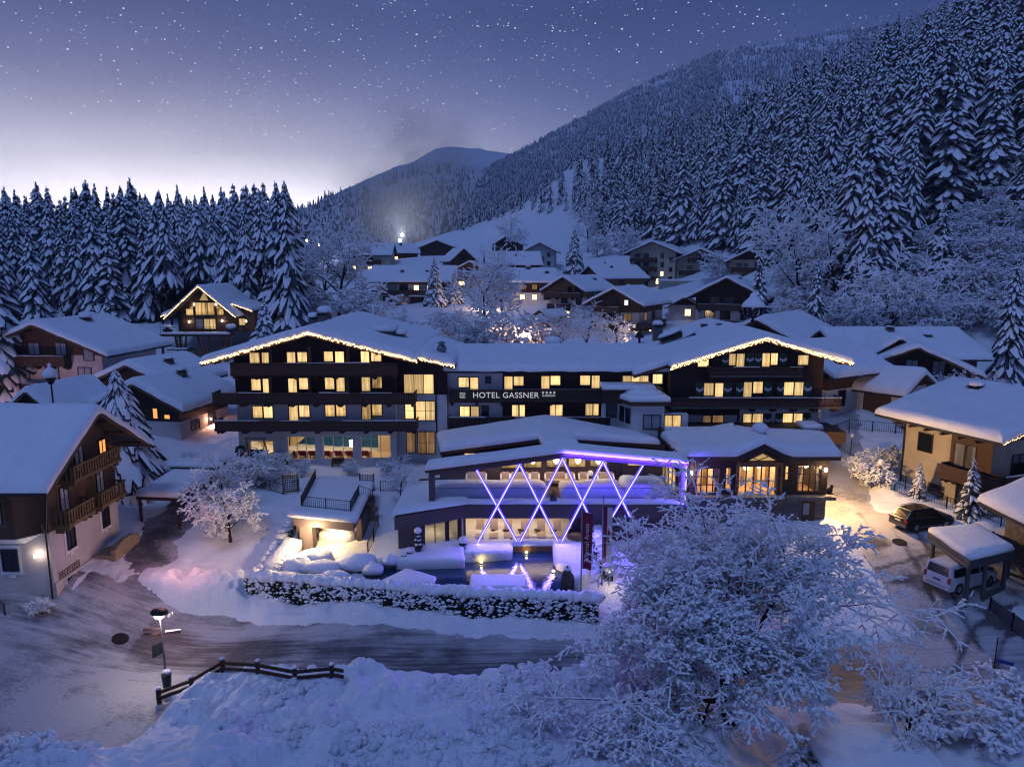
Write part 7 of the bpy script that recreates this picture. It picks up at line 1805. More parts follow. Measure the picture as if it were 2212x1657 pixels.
for px in (372, 405, 440, 470, 505, 540, 575, 596):     # inner trunks seen under the crowns
    d = 122 + rnd.uniform(-3, 4); x, y = at_px(px, d); z0 = gz(x, y); spruce(x, y, top_h(px, d, z0, rnd.uniform(5, 45)), LB, GW, rnd.choice(BARE), TRKB, .85, z0)
for px, d, top, lab in ((-15, 84, 520, 'dark spruce at the very left edge of the picture above the pink guest house'), (572, 84, 640, 'full snowy spruce standing right beside the stilted chalet'), (628, 112, 405, 'tall spruce at the right end of the left wood, against the sky'), (612, 118, 400, 'twin spruce at the right end of the wood, just left of its last tree')):
    x, y = at_px(px, d); z0 = gz(x, y); spruce(x, y, atD(px, top, d)[2] - z0, lab, GW, rnd.choice(SPR if d > 100 else NEARSP), TRK, 1.0 if d > 100 else 1.15, z0)
GR = 'snow-laden spruces of the forest on the right slope'
LR = 'snow-laden spruce in the steep dark forest on the right'
cnt = 0
def slope_px(px, py, lo=90, hi=620):     # where a sight line meets the slope
    ds = np.linspace(lo, hi, 160); r = ray(px, py)
    gx_, gy_ = r[0] * ds, r[1] * ds; gz_ = ZC + r[2] * ds; hh = h_raw(gx_, gy_)
    k = np.argmax(gz_ < hh) if (gz_ < hh).any() else -1
    return None if k < 1 else (gx_[k], gy_[k], hh[k], ds[k])
SKY = np.array([[940, 440], [1000, 415], [1050, 385], [1120, 350], [1200, 320], [1250, 300], [1300, 290], [1360, 270], [1420, 240], [1500, 225], [1560, 205], [1640, 160], [1700, 130], [1760, 95], [1800, 85], [1850, 60], [1950, 30], [2050, -30], [2300, -120]], float)
LOWE = np.array([[940, 505], [1000, 498], [1060, 478], [1130, 455], [1150, 465], [1250, 468], [1290, 530], [1350, 535], [1400, 520], [1600, 545], [1700, 560], [1750, 640], [1850, 690], [1930, 640], [1990, 560], [2060, 480], [2130, 430], [2212, 400], [2300, 380]], float)
tr = []
for k in range(6000):
    px = rnd.uniform(945, 2290); lo = np.interp(px, LOWE[:, 0], LOWE[:, 1]); hi = np.interp(px, SKY[:, 0], SKY[:, 1])
    if 1132 < px < 1150: continue
    py = rnd.uniform(hi + 60, lo); s = slope_px(px, py)
    if s is None: continue
    x, y, z0, d = s
    h = rnd.uniform(19, 30) * (1 - .25 * (px < 1250))
    sp = 5.2 if d < 220 else (6.4 if d < 350 else 7.2)
    if any((x - q[0]) ** 2 + (y - q[1]) ** 2 < sp * sp for q in tr): continue
    tp = atD(px, 0, d); ty = py - h * F / d
    if ty < hi - 12: h = max(8, (py - hi + rnd.uniform(-12, 18)) * d / F)
    tr.append((x, y, z0, h, d))
tr.sort(key=lambda q: q[4])
rest = tr[215:]
for (x, y, z0, h, d) in tr[:215]:
    u_ = x / y; zn = ('at the lower edge', 'half way up', 'high up')[0 if z0 < 24 else (1 if z0 < 44 else 2)]; zc = ('behind the cream guest house', 'behind the dark gable chalet roofs', 'towards the right picture edge')[0 if u_ < .42 else (1 if u_ < .62 else 2)]
    spruce(x, y, h, 'snow-laden spruce %s the forest slope %s' % (zn + (' of' if zn[0] == 'a' else ''), zc), GR, rnd.choice(SPR), TRK, rnd.uniform(1.0, 1.25), z0)
def mass(name, pts, meshes, kind='stuff'):
    Vs, Fs, Ms, off = [], [], [], 0
    for me, grp in zip(meshes, np.array_split(pts, len(meshes))):
        n = len(me.vertices); co = np.zeros(n * 3, np.float32); me.vertices.foreach_get('co', co); co = co.reshape(-1, 3)
        fa = np.array([list(p.vertices) for p in me.polygons]); mi = np.array([p.material_index for p in me.polygons])
        for (x, y, z, h, a, w) in grp:
            c, s = cos(a) * h * w, sin(a) * h * w
            Vs.append(np.stack([co[:, 0] * c - co[:, 1] * s + x, co[:, 0] * s + co[:, 1] * c + y, co[:, 2] * h + z], 1)); Fs.append(fa + off); Ms.append(mi); off += n
    return np_mesh(name, np.concatenate(Vs), np.concatenate(Fs), ['needles', 'snow_tree'], None, False, np.concatenate(Ms), kind)
mass('upper_forest', np.array([(x, y, z0 - .3, h, rnd.random() * 6.3, 1.0) for (x, y, z0, h, d) in rest]), LOW)
def tiny(seed):
    r = random.Random(seed); mb = MB(); mt = []
    for k in range(4):
        z0, z1, w = .04 + .23 * k, .42 + .2 * k, .17 - .035 * k; a = r.random() * 3; v = [(w * cos(a + i * 1.2566), w * sin(a + i * 1.2566), z0 + r.uniform(-.03, .03)) for i in range(5)]
        mb.add(v + [(r.uniform(-.01, .01), 0, z1)], [(i, (i + 1) % 5, 5) for i in range(5)]); mt += [1 if r.random() < .45 else 0 for _ in range(5)]
    me = bpy.data.meshes.new('crown'); me.from_pydata(mb.v, [], mb.f); me.polygons.foreach_set('material_index', mt); me.update(); return me
TINY = [tiny(k) for k in range(4)]
def on_mountain(R, n, tmax, hr, seed, keep=None):
    r = np.random.default_rng(seed); out = []; ns, m = R.shape[:2]
    i = r.uniform(0, ns - 1.01, n); j = r.uniform(0, (m - 1) * tmax, n); ii, jj = i.astype(int), j.astype(int); fi, fj = (i - ii)[:, None], (j - jj)[:, None]
    P = (R[ii, jj] * (1 - fi) + R[ii + 1, jj] * fi) * (1 - fj) + (R[ii, jj + 1] * (1 - fi) + R[ii + 1, jj + 1] * fi) * fj
    k = fbm(P[:, 0] / 90, P[:, 2] / 60, 3, seed) > .36
    P = P[k]
    return np.column_stack([P, r.uniform(*hr, len(P)), r.uniform(0, 6.3, len(P)), r.uniform(1.0, 1.5, len(P))])
mass('mountain_forest', on_mountain(near_mtn, 26000, .81, (10, 18), 2), TINY)
fp = on_mountain(far_peak, 2200, .78, (18, 30), 5); fp = fp[fp[:, 2] < 230 + 160 * (fbm(fp[:, 0] / 200, fp[:, 1] / 200, 2, 3) - .5)]
mass('far_forest', fp, TINY)
for px, py, top, d, lab, cr, wd in (
    (1240, 600, 488, 205, 'lone tall spruce at the meadow edge behind the village', NEARSP[0], 1.0), (1025 - 85, 672, 553, 172, 'spruce standing before the long chalet with two lit windows', NEARSP[0], 1.05),
    (983, 668, 578, 176, 'violet-lit spruce right of the long chalet, near the bright lamp', NEARSP[0], 1.05), (1636, 690, 545, 112, 'slim dark spruce rising behind the roof beacon', NEARSP[1], .95), (1306, 588, 560, 200, 'small young spruce right of the lone tall spruce', NEARSP[0], 1.2),
    (262, 960, 785, 61, 'big round-shouldered spruce weighed down with snow beside the ochre balcony house', NEARSP[2], 1.05), (2093, 1112, 982, 55.5, 'dark dense spruce at the corner of the cream house', NEARSP[1], 1.25),
    (1985, 1045, 990, 60.0, 'small snow-caked conifer by the bench at the cream house', NEARSP[0], 1.0), (1880, 700, 455, 118, 'tallest spruce at the front edge of the right forest', SPR[2], 1.05), (1760, 700, 560, 112, 'bent snowy spruce at the forest edge behind the dark chalet', SPR[3], 1.2),
    (2185, 700, 560, 88, 'spruce at the right edge above the frosted bushes', SPR[1], 1.0), (2030, 560, 440, 112, 'half-grown spruce alone between forest and bushes', SPR[2], 1.1), (2212, 440, 250, 120, 'spruce on the right picture edge high on the slope', SPR[0], 1.0), (1610, 560, 470, 205, 'pale frosted slim conifer above the cream guest house', SPR[3], .8)):
    p = atD(px, py, d); z0 = gz(p[0], p[1]); zt_ = atD(px, top, d)[2]
    spruce(p[0], p[1], zt_ - z0, lab, 'single spruces', cr, TRK, wd, z0)

def frosted(seed, levels, trunk_h, trunk_r, spread=1.0, up=.5, droop=.25, snow_r=.06, first=.35, dark=1.0, wig=.11, puff=0):
    """branching skeleton -> bark mesh and snow mesh"""
    r = random.Random(seed); segs = []
    def grow(p, d, L, rad, lev, n_seg):
        nxt = []
        for i in range(n_seg):
            t = i / n_seg
            g = -droop * (lev / max(1, len(levels))) * (.4 + t) / n_seg * 1.6
            d2 = Vector((d.x + r.uniform(-wig, wig), d.y + r.uniform(-wig, wig), d.z + r.uniform(-.08, .10) + g)).normalized()
            q = p + d2 * (L / n_seg); r1 = rad * (1 - .55 * (i + 1) / n_seg)
            segs.append((p, q, rad * (1 - .55 * t), r1, lev)); nxt.append((q, d2, r1)); p, d = q, d2
        return nxt
    def rec(p, d, L, rad, lev):
        n_seg = (4, 5, 4, 3, 2, 2)[min(lev, 5)]
        st = grow(p, d, L, rad, lev, n_seg)
        if lev >= len(levels): return
        n, lr, ang = levels[lev]
        for c in range(n):
            t = (first if lev == 0 else .18) + (1 - (first if lev == 0 else .18)) * (c + r.random()) / n
            k = min(len(st) - 1, int(t * len(st))); q, dd, rr = st[k]
            a = r.random() * 6.3 if lev == 0 else None
            ax = dd.orthogonal().normalized(); ax = Matrix.Rotation(c * 2.4 + r.uniform(-.5, .5), 3, dd) @ ax
            th = ang * r.uniform(.7, 1.3)
            nd = (dd * cos(th) + ax * sin(th)); nd.z += up * (.5 if lev < 2 else .12) * r.random(); nd.normalize()
            rec(q, nd, L * lr * r.uniform(.7, 1.25) * ((1.32 - .8 * c / n) if lev == 0 and puff else 1), max(rr * .62, .008), lev + 1)
    rec(Vector((0, 0, -.3)), Vector((0, 0, 1)), trunk_h, trunk_r, 0)
    A = MB(); n3 = 3
    V1, F1, V2, F2 = [], [], [], []
    def tub(V, Fc, p, q, r0, r1, n, lift=0.0, wob=False):
        d = q - p
        if d.length < 1e-5: return
        d.normalize(); u = d.orthogonal().normalized(); w = d.cross(u); k = len(V)
        for c, rr in ((p, r0), (q, r1)):
            for i in range(n):
                t = 2 * pi * i / n + .5; V.append((c.x + (u.x * cos(t) + w.x * sin(t)) * rr, c.y + (u.y * cos(t) + w.y * sin(t)) * rr, c.z + (u.z * cos(t) + w.z * sin(t)) * rr + lift))
        for i in range(n): j = (i + 1) % n; Fc.append((k + i, k + j, k + n + j, k + n + i))
    nl = len(levels)
    for (p, q, r0, r1, lev) in segs:
        n = 7 if lev == 0 else (5 if lev == 1 else 3)
        tub(V1, F1, p, q, max(r0 * dark, .006), max(r1 * dark, .005), n)
        d = (q - p).normalized(); hz = sqrt(max(0, 1 - d.z * d.z))
        if lev >= 1 and (hz > .25 or lev == nl) and r.random() < (.35 if lev == 1 else .9):
            s = snow_r * (1.15 if lev < 2 else 1.0) * r.uniform(.6, 1.35) * (.45 + .55 * hz) + r0 * .55
            lift = r0 * .7 + s * .45
            m = (p + q) / 2; tub(V2, F2, p, m, s * .8, s * 1.15, 4, lift); tub(V2, F2, m, q, s * 1.15, s * .55, 4, lift)
            if (lev == nl and r.random() < .45) or (puff and lev > 2 and r.random() < .22):
                k = len(V2); c = q; s2 = s * r.uniform(1.3, 2.2) * (1.5 if puff else 1)
                V2.extend([(c.x - s2, c.y, c.z + lift), (c.x, c.y - s2, c.z + lift), (c.x + s2, c.y, c.z + lift), (c.x, c.y + s2, c.z + lift), (c.x, c.y, c.z + lift + s2 * .8), (c.x, c.y, c.z + lift - s2 * .5)])
                F2.extend([(k, k + 1, k + 4, k + 4), (k + 1, k + 2, k + 4, k + 4), (k + 2, k + 3, k + 4, k + 4), (k + 3, k, k + 4, k + 4), (k + 1, k, k + 5, k + 5), (k + 2, k + 1, k + 5, k + 5), (k + 3, k + 2, k + 5, k + 5), (k, k + 3, k + 5, k + 5)])
    F2 = [f if f[2] != f[3] else f[:3] for f in F2]
    m1 = bpy.data.meshes.new('branches'); m1.from_pydata(V1, [], F1); m1.materials.append(MATS['bark']); m1.update()
    m2 = bpy.data.meshes.new('snow_load'); m2.from_pydata(V2, [], F2); m2.materials.append(MATS['snow_tree']); m2.polygons.foreach_set('use_smooth', [True] * len(m2.polygons)); m2.update()
    return m1, m2
def frost_tree(name, meshes, loc, s, label, cat, group=None, rz=None, sz=None):
    o = thing(name, label, cat, loc, random.random() * 6.3 if rz is None else rz, group); o.scale = (s, s, s if sz is None else sz)
    for nm, me in zip(('trunk', 'crown_snow'), meshes):
        c = bpy.data.objects.new(nm, me); c.parent = o; COL.objects.link(c)
    return o
BIG = frosted(43, [(13, .66, .95), (8, .56, .75), (7, .48, .75), (6, .5, .8), (4, .55, .8)], 8.0, .36, up=.30, droop=.30, snow_r=.042, first=.14, puff=1)
MED = [frosted(50 + k, [(8, .62, .8), (7, .55, .8), (6, .5, .8)], 4.2, .13, up=.6, droop=.3, snow_r=.055, first=.2) for k in range(3)]
SHR = [frosted(60 + k, [(9, .9, .8), (7, .6, .8), (6, .5, .9)], 1.1, .05, up=.5, droop=.55, snow_r=.05, first=.0) for k in range(3)]
WEEP = frosted(71, [(9, .75, .9), (8, .55, .9), (6, .5, .9), (4, .5, .9)], 3.2, .16, up=.2, droop=.6, snow_r=.06, first=.3)
WISP = [frosted(80 + k, [(9, .5, .55), (6, .5, .6)], 2.6, .05, up=.8, droop=.05, snow_r=.035, first=.12) for k in range(2)]
bx_, by_ = 11.6, 34.4
frost_tree('broadleaf_tree', BIG, (bx_, by_, gz(bx_, by_) - .2), 1.07, 'huge spreading tree wholly covered in snow, filling the right foreground', 'tree', None, .6, .80)
frost_tree('broadleaf_tree', MED[1], (18.6, 30.5, gz(18.6, 30.5) - .3), .85, 'lower snow-covered tree merging with the right side of the great tree', 'tree', None, 1.0, .8)
frost_tree('broadleaf_tree', MED[0], (9.0, 31.0, gz(9, 31.0) - .3), .8, 'lower snow-covered tree under the left side of the great tree', 'tree', None, 2.0, .75)
def ft(kind, px, py, d, s, label, cat='tree', group=None, sz=None, name='broadleaf_tree', rz=None):
    p = atD(px, py, d); z0 = gz(p[0], p[1])
    return frost_tree(name, kind, (p[0], p[1], z0 - .1), s, label, cat, group, rz, sz)
ft(WEEP, 500, 1190, 55, .82, 'leaning garden tree with pink-lit snow at the lane, left of the hedge', 'tree', None, .85)
ft(MED[2], 480, 1130, 58, .6, 'snowy young tree behind the leaning pink-lit garden tree', 'tree', None, .8)
ft(SHR[0], 545, 1035, 63, 1.6, 'large frosted shrub on the garden slope left of the iron railing', 'shrub')
ft(SHR[1], 590, 1010, 65, 1.1, 'frosted shrub close to the hotel wall near the swing seat', 'shrub')
ft(MED[1], 865, 1030, 60, .55, 'twisted small tree with snowy twigs beside the spa pavilion', 'tree', None, .5)
ft(SHR[2], 890, 1050, 57.5, 1.0, 'snowy shrub at the left post of the spa pavilion', 'shrub')
ft(SHR[0], 755, 1000, 65.6, .7, 'snowy bush under the middle pool hall window', 'shrub')
ft(SHR[1], 650, 985, 65.6, .8, 'snowy bush left of the first pool hall window', 'shrub')
ft(SHR[2], 835, 995, 65.4, .8, 'snowy bush under the right pool hall window', 'shrub')
GV = 'snowy garden trees behind the hotel'
for (kd, px, py, d, s, sz, lab, nm) in (
    (MED[0], 1045, 728, 118, 2.1, 2.1, 'glowing bare tree with a clear trunk, tallest behind the hotel roof', 'broadleaf_tree'), (MED[1], 1085, 725, 122, 1.7, 1.9, 'glowing bare tree just right of the tallest one behind the hotel roof', 'broadleaf_tree'),
    (SHR[0], 1095, 735, 112, 4.2, 3.4, 'round frosted bush lit from within by small lamps', 'shrub'), (SHR[1], 1010, 735, 112, 3.2, 2.6, 'frosted bush left of the glowing tree trunk', 'shrub'), (SHR[2], 975, 720, 124, 3.0, 2.4, 'violet frosted bush below the violet-lit spruce', 'shrub'),
    (MED[2], 730, 690, 130, 2.7, 2.5, 'big pale frosted willow right of the left wood', 'broadleaf_tree'), (MED[0], 700, 690, 134, 2.4, 2.2, 'pale frosted tree at the end of the left wood', 'broadleaf_tree'), (SHR[1], 770, 700, 126, 4.4, 3.8, 'pale frosted thicket below the far left house', 'shrub'), (SHR[2], 665, 700, 128, 4.0, 3.2, 'frosted thicket right of the last spruce of the left wood', 'shrub'),
    (SHR[0], 868, 728, 108, 4.0, 3.2, 'round frosted bush alone on the snowfield behind the hotel', 'shrub'), (WISP[0], 870, 700, 110, 1.9, 2.0, 'thin upright sapling rising from the round bush on the snowfield', 'sapling'),
    (WISP[1], 950, 735, 104, 1.6, 2.0, 'thin dark sapling left behind the hotel roof', 'sapling'), (WISP[0], 985, 735, 104, 1.5, 2.0, 'second thin sapling behind the hotel roof, nearer the glowing tree', 'sapling'),
    (SHR[2], 930, 742, 103, 2.4, 1.8, 'low frosted shrub behind the vent cowl', 'shrub'), (MED[1], 1210, 735, 112, 1.3, .9, 'low spreading fruit tree lit pink behind the hotel roof', 'broadleaf_tree'), (MED[2], 1265, 735, 110, 1.4, 1.0, 'low spreading fruit tree left of the snow-capped chimney', 'broadleaf_tree'), (MED[0], 1330, 730, 108, 1.2, .9, 'low fruit tree close to the snow-capped chimney', 'broadleaf_tree'),
    (SHR[0], 1175, 735, 114, 2.2, 1.6, 'low frosted shrub under the plank shed', 'shrub'), (MED[2], 1110, 545, 246, 2.2, 2.0, 'frosted round tree in front of the highest meadow chalet', 'broadleaf_tree'), (SHR[1], 1560, 605, 200, 4.0, 3.6, 'frosted bushes between the cream guest house and the balcony house', 'shrub'),
    (WISP[1], 1046, 530, 300, 2.6, 3.0, 'bare sapling alone on the ski meadow', 'sapling'), (SHR[2], 1290, 560, 260, 4.4, 4.4, 'frosted bush under the forest edge on the meadow', 'shrub'), (SHR[0], 1350, 560, 255, 4.4, 4.6, 'frosted bush left of the cream guest house roof', 'shrub'), (MED[1], 1270, 520, 300, 2.4, 2.8, 'pale drooping birch at the left front of the forest', 'broadleaf_tree')):
    ft(kd, px, py, d, s, lab, 'shrub' if nm == 'shrub' else ('sapling' if 'sapling' in lab else 'tree'), GV, sz, 'frosted_shrub' if nm == 'shrub' else nm)
GT = 'frosted bushes on the right slope'
LT = 'frosted bush in the thicket on the steep right slope'
k = 0; used_ = []
for _ in range(2500):
    px = rnd.uniform(1700, 2290); t_ = (px - 1700) / 512; hi = np.interp(px, [1700, 1850, 1930, 2000, 2100, 2212, 2300], [560, 690, 620, 560, 470, 360, 340]); py = rnd.uniform(hi, 735 if px > 1800 else 690)
    s = slope_px(px, py, 75, 260)
    if s is None: continue
    x, y, z0, d = s
    if any((x - q[0]) ** 2 + (y - q[1]) ** 2 < 9 for q in used_): continue
    used_.append((x, y)); k += 1
    if k > 110: break
    sc = rnd.uniform(2.0, 3.4); frost_tree('frosted_shrub', rnd.choice(SHR), (x, y, z0 - .3), sc, LT, 'shrub', GT, None, sc * rnd.uniform(.7, 1.0))
for (px, d, s, lab) in ((1690, 150, 2.6, 'big drooping frosted birch right of the balcony house'), (1720, 130, 2.4, 'frosted birch at the forest edge behind the dark chalet'), (1800, 125, 2.2, 'bare frosted tree at the foot of the tallest spruce'), (1930, 105, 2.0, 'frosted bare tree above the lit cross gable'), (1990, 104, 2.0, 'frosted bare tree above the dark gable chalet')):
    p = atD(px, 690, d); z0 = gz(p[0], p[1]); frost_tree('broadleaf_tree', rnd.choice(MED + [WEEP]), (p[0], p[1], z0 - .2), s, lab, 'tree', 'frosted trees at the forest edge')
for (kd, px, py, d, s, sz, lab) in ((SHR[0], 1890, 1010, 62, 1.3, 1.1, 'frosted berry bush beside the drive, left of the globe lamp'), (SHR[1], 1865, 985, 65, 1.1, 1.0, 'frosted bush at the bend of the drive railing'), (SHR[2], 1925, 985, 66, 1.3, 1.2, 'frosted bush behind the globe lamp'), (MED[0], 2060, 840, 80, .7, .6, 'round snowy dwarf tree before the dark gable chalet'), (MED[2], 2130, 845, 78, .7, .6, 'snowy dwarf tree right of the round one before the dark gable chalet'),
    (SHR[1], 1960, 1560, 37, 1.5, 1.2, 'snow-covered bush low at the right, beside the great tree'), (SHR[0], 2080, 1590, 36, 1.9, 1.4, 'dark bush with snow pads in the lower right corner'), (SHR[2], 2190, 1570, 37, 1.7, 1.5, 'snowy bush at the lower right picture edge'), (SHR[1], 1330, 1640, 33, 1.4, 1.0, 'frosted bush at the foot of the great tree, bottom edge'), (SHR[2], 1750, 1640, 33, 1.5, 1.0, 'frosted bush right of the great trunk, bottom edge'), (SHR[0], 380, 950, 62, 1.2, .9, 'frosted shrub in the bank between big spruce and hotel'), (SHR[1], 420, 925, 65, 1.2, .9, 'frosted shrub above the bank beside the hotel balcony')):
    ft(kd, px, py, d, s, lab, 'shrub' if kd in SHR else 'tree', 'garden shrubs under snow', sz, 'frosted_shrub' if kd in SHR else 'broadleaf_tree')
def hedge(name, label, path, h, w, snow, z0s, dens=70, capn=.62, group=None, seed=1):
    r = random.Random(seed); o = thing(name, label, 'hedge', (*path[0], z0s[0]), 0, group)
    body, leaf, cap, fl = MB(), MB(), MB(), MB()
    for (a, b, za, zb) in zip(path[:-1], path[1:], z0s[:-1], z0s[1:]):
        A, B = Vector((*a, za)), Vector((*b, zb)); D = B - A; L = D.length; t = Vector((D.x, D.y, 0)).normalized(); n = Vector((t.y, -t.x, 0))
        m = max(2, int(L / .8))
        for k in range(m):
            p, q = A.lerp(B, k / m), A.lerp(B, (k + 1) / m); j = r.uniform(-.08, .08)
            body.hexa([p - n * w * .40 + Vector((0, 0, -.5)), q - n * w * .40 + Vector((0, 0, -.5)), q + n * w * .40 + Vector((0, 0, -.5)), p + n * w * .40 + Vector((0, 0, -.5))][::-1] + [x + Vector((0, 0, h - .1 + j)) for x in (p - n * w * .40, q - n * w * .40, q + n * w * .40, p + n * w * .40)][::-1])
        for k in range(int(L * dens * h)):
            s = r.random(); zz = h * r.random() ** .85; side = r.choice((-1, 1, 1)); bulge = .06 * sin(s * L * 3.1) + .05 * r.random()
            c = A.lerp(B, s) + n * (side * (w * .42 + bulge)) + Vector((0, 0, zz))
            e = .07 + .09 * r.random(); u = Vector((r.uniform(-1, 1), r.uniform(-1, 1), r.uniform(-.6, 1))).normalized(); v = u.orthogonal().normalized()
            snowy = r.random() < .46 + .26 * sin(s * L * 1.7 + zz * 3 + sin(s * L * .6) * 2)
            mbx = fl if snowy else leaf
            if snowy:
                e *= .95; e *= r.choice((.55, .8, 1.0, 1.4)); c = c + n * side * .05; up = Vector((0, 0, 1))
                vs = [c + t * e, c + n * side * e * .8 - up * e * .3, c - t * e, c - n * side * e * .5, c + up * e * .55]
                mbx.add(vs, [(0, 1, 4), (1, 2, 4), (2, 3, 4), (3, 0, 4), (0, 3, 2, 1)])
            else: mbx.add([c + u * e, c + v * e * .6, c - u * e, c - v * e * .6], [(0, 1, 2, 3)])
        s = 0.0
        while s < L:
            st = capn * r.uniform(.5, 1.7); c = A.lerp(B, min(1, (s + st * .5) / L)) + Vector((0, 0, h + snow * .25))
            cap.blob((0, 0, 0), st * .8, w * .58 * r.uniform(.8, 1.2), snow * r.uniform(.65, 1.3), 9, 6, .16, -.7)
            ang = math.atan2(t.y, t.x); k0 = len(cap.v) - 63
            for i in range(k0, len(cap.v)):
                x, y, z = cap.v[i]; cap.v[i] = (c.x + x * cos(ang) - y * sin(ang), c.y + x * sin(ang) + y * cos(ang), c.z + z)
            s += st * .92
    body.build('core', 'hedge_leaf', o, world=True)
    x = leaf.build('leaves', 'hedge_leaf', o, world=True); x['kind'] = 'stuff'
    x = fl.build('snow_flecks', 'snow_tree', o, world=True); x['kind'] = 'stuff'
    cap.build('snow_cover', 'snow', o, smooth=True, world=True)
    return o
HP = [atZ(px, py, .9)[:2] for px, py in ((540, 1296), (620, 1306), (760, 1318), (900, 1330), (1060, 1341), (1200, 1347), (1292, 1352))]
hedge('hedge', 'long clipped hedge along the street with a row of snow cushions on top', HP, 2.1, 1.0, .34, [.7] * 7, 130, .5, seed=3)
HA = [atZ(552, 1268, 1.6)[:2], atZ(590, 1205, 2.6)[:2], atZ(640, 1125, 4.0)[:2]]
hedge('hedge', 'low snowy hedge climbing beside the warm-lit stone wall to the grotto roof', HA, .75, .8, .16, [1.5, 2.5, 3.9], 75, .5, seed=4)
HB = [atZ(*z4(1485, 850), 3.0)[:2], atZ(*z4(1850, 850), 3.0)[:2]]
hedge('hedge', 'short dark hedge under the right tubes of the spa pavilion', HB, 1.7, .9, .3, [2.9, 2.9], 60, .7, seed=5)
HC = [atZ(*z4(1500, 800), 3.0)[:2], atZ(*z4(1525, 1010), 2.9)[:2], atZ(*z4(1590, 1190), 2.4)[:2]]
hedge('hedge', 'dark hedge running from the short hedge down past the two flagpoles', HC, 1.5, .8, .25, [2.9, 2.6, 1.9], 60, .6, seed=6)
hedge('hedge', 'snowy hedge along the garden bank between the woodshed and the hotel', [(-25.5, 62.8), (-22.0, 66.8)], 1.0, 1.2, .35, [5.2, 5.4], 50, .8, seed=7)
gq = [(-16.4, 50.9), (-11.6, 49.6), (-12.0, 58.0), (-17.4, 60.0)]
gr = thing('grotto', 'flat-roofed garden grotto with a snow terrace on top and warm-lit snow boulders inside', 'grotto', (-14, 52, 3.0))
mb = MB(); mb.slab(gq, 5.1, 5.85); mb.build('roof', 'taupe', gr, world=True)
mb = MB(); snow_poly(mb, [(-16.75, 50.6), (-11.3, 49.2), (-11.75, 58.3), (-17.7, 60.4)], 5.852, 6.28, .3); mb.build('snow_cover', 'snow', gr, smooth=True, world=True)
mb = MB(); mb.box(-15.95, -15.0, 50.85, 51.9, 2.2, 5.1); mb.build('pillar', 'taupe', gr, world=True)
mb = MB(); mb.box(-11.95, -11.6, 52.2, 57.9, 2.2, 5.1); mb.build('side_wall', 'taupe', gr, world=True)
mb = MB()
for i in range(9):
    for j in range(7):
        x = -16.8 + i * .62 + (j % 2) * .3; z = 2.5 + j * .4
        mb.box(x + .02, x + .58 + random.uniform(-.06, .03), 55.4 + random.uniform(-.06, .06), 55.8, z + .02, z + .36)
mb.build('stones', 'stone_warm', gr, world=True)['kind'] = 'stuff'
mb = MB(); mb.slab([(-16.4, 51.6), (-15.9, 51.6), (-16.9, 57.0), (-17.2, 57.0)], 2.2, 5.1); mb.build('stone_side', 'stone_warm', gr, world=True)
SB = 'snow boulders round the grotto basin'
for k, (x, y, z, rx, ry, rz_, lab) in enumerate(((-13.9, 53.4, 3.2, 1.5, 1.1, .9, 'large snow boulder inside the lit grotto'), (-12.9, 52.8, 3.2, .9, .8, .8, 'snow boulder at the right inside the grotto'), (-14.2, 53.1, 4.1, .48, .42, .36, 'small snow cap lying on the large boulder in the grotto'),
    (-14.5, 49.4, 3.0, 1.5, 1.0, .8, 'brightest snow boulder right below the grotto pillar'), (-15.4, 48.4, 2.9, 1.2, .9, .7, 'snow mound left of the brightest boulder, by the stone wall'), (-13.7, 48.1, 2.9, 1.5, .8, .6, 'snow mound in front of the grotto at the hedge'), (-11.3, 48.9, 3.0, 1.5, 1.1, .65, 'broad smooth snow mound between grotto and pool'), (-9.9, 47.8, 2.9, .8, .6, .5, 'snow mound at the left tip of the pool'),
    (-8.9, 48.9, 3.1, .55, .5, .5, 'round snow cap at the corner of the pool deck'), (-12.4, 47.0, 2.7, 1.2, .6, .5, 'snow mound behind the hedge left of the pool'), (-15.9, 47.3, 2.6, .9, .6, .5, 'leftmost snow mound behind the hedge corner'))):
    o = thing('snow_boulder', lab, 'boulder', (x, y, z - .6), 0, SB); mb = MB(); mb.blob((0, 0, .25), rx * .9, ry * .9, rz_ * .8, 10, 6, .12); mb.build('rock', 'rock', o, smooth=True); mb = MB(); mb.blob((0, 0, .6), rx, ry, rz_, 14, 9, .07, -.45); mb.build('snow_cover', 'snow', o, smooth=True)
for loc, e in (((-14.9, 49.9, 4.9), 520), ((-13.6, 52.0, 4.7), 170), ((-15.9, 49.0, 3.7), 280)): point_light('grotto_light', loc, e, (1.0, .70, .34), .2)
mb = MB(); mb.lathe([(.16, 0), (.16, .05)], (-13.6, 52.0, 5.03), 10); mb.lathe([(.16, 0), (.16, .05)], (-15.1, 50.95, 5.03), 10); mb.build('ceiling_lamp', 'lamp_warm', gr, world=True)
a, b = atZ(652, 1192, 3.1), atZ(594, 1245, 2.4)
o = thing('stone_wall', 'sloping rough stone wall lit warm beside the grotto pillar', 'wall', (a[0], a[1], 2.4)); mb = MB()
for k in range(9):
    for j in range(5):
        u0, u1 = k / 9 + .004, (k + 1) / 9 - .004; zt_ = 1.75 - .16 * k; z0_, z1_ = 2.3 + j * zt_ / 5 + .01, 2.3 + (j + 1) * zt_ / 5 - .02; P0 = Vector(a).lerp(Vector(b), u0); P1 = Vector(a).lerp(Vector(b), u1); w_ = random.uniform(-.04, .04)
        mb.hexa([(P0.x + w_, P0.y, z0_), (P1.x + w_, P1.y, z0_), (P1.x - .4, P1.y + .2, z0_), (P0.x - .4, P0.y + .2, z0_), (P0.x + w_, P0.y, z1_), (P1.x + w_, P1.y, z1_), (P1.x - .4, P1.y + .2, z1_), (P0.x - .4, P0.y + .2, z1_)])
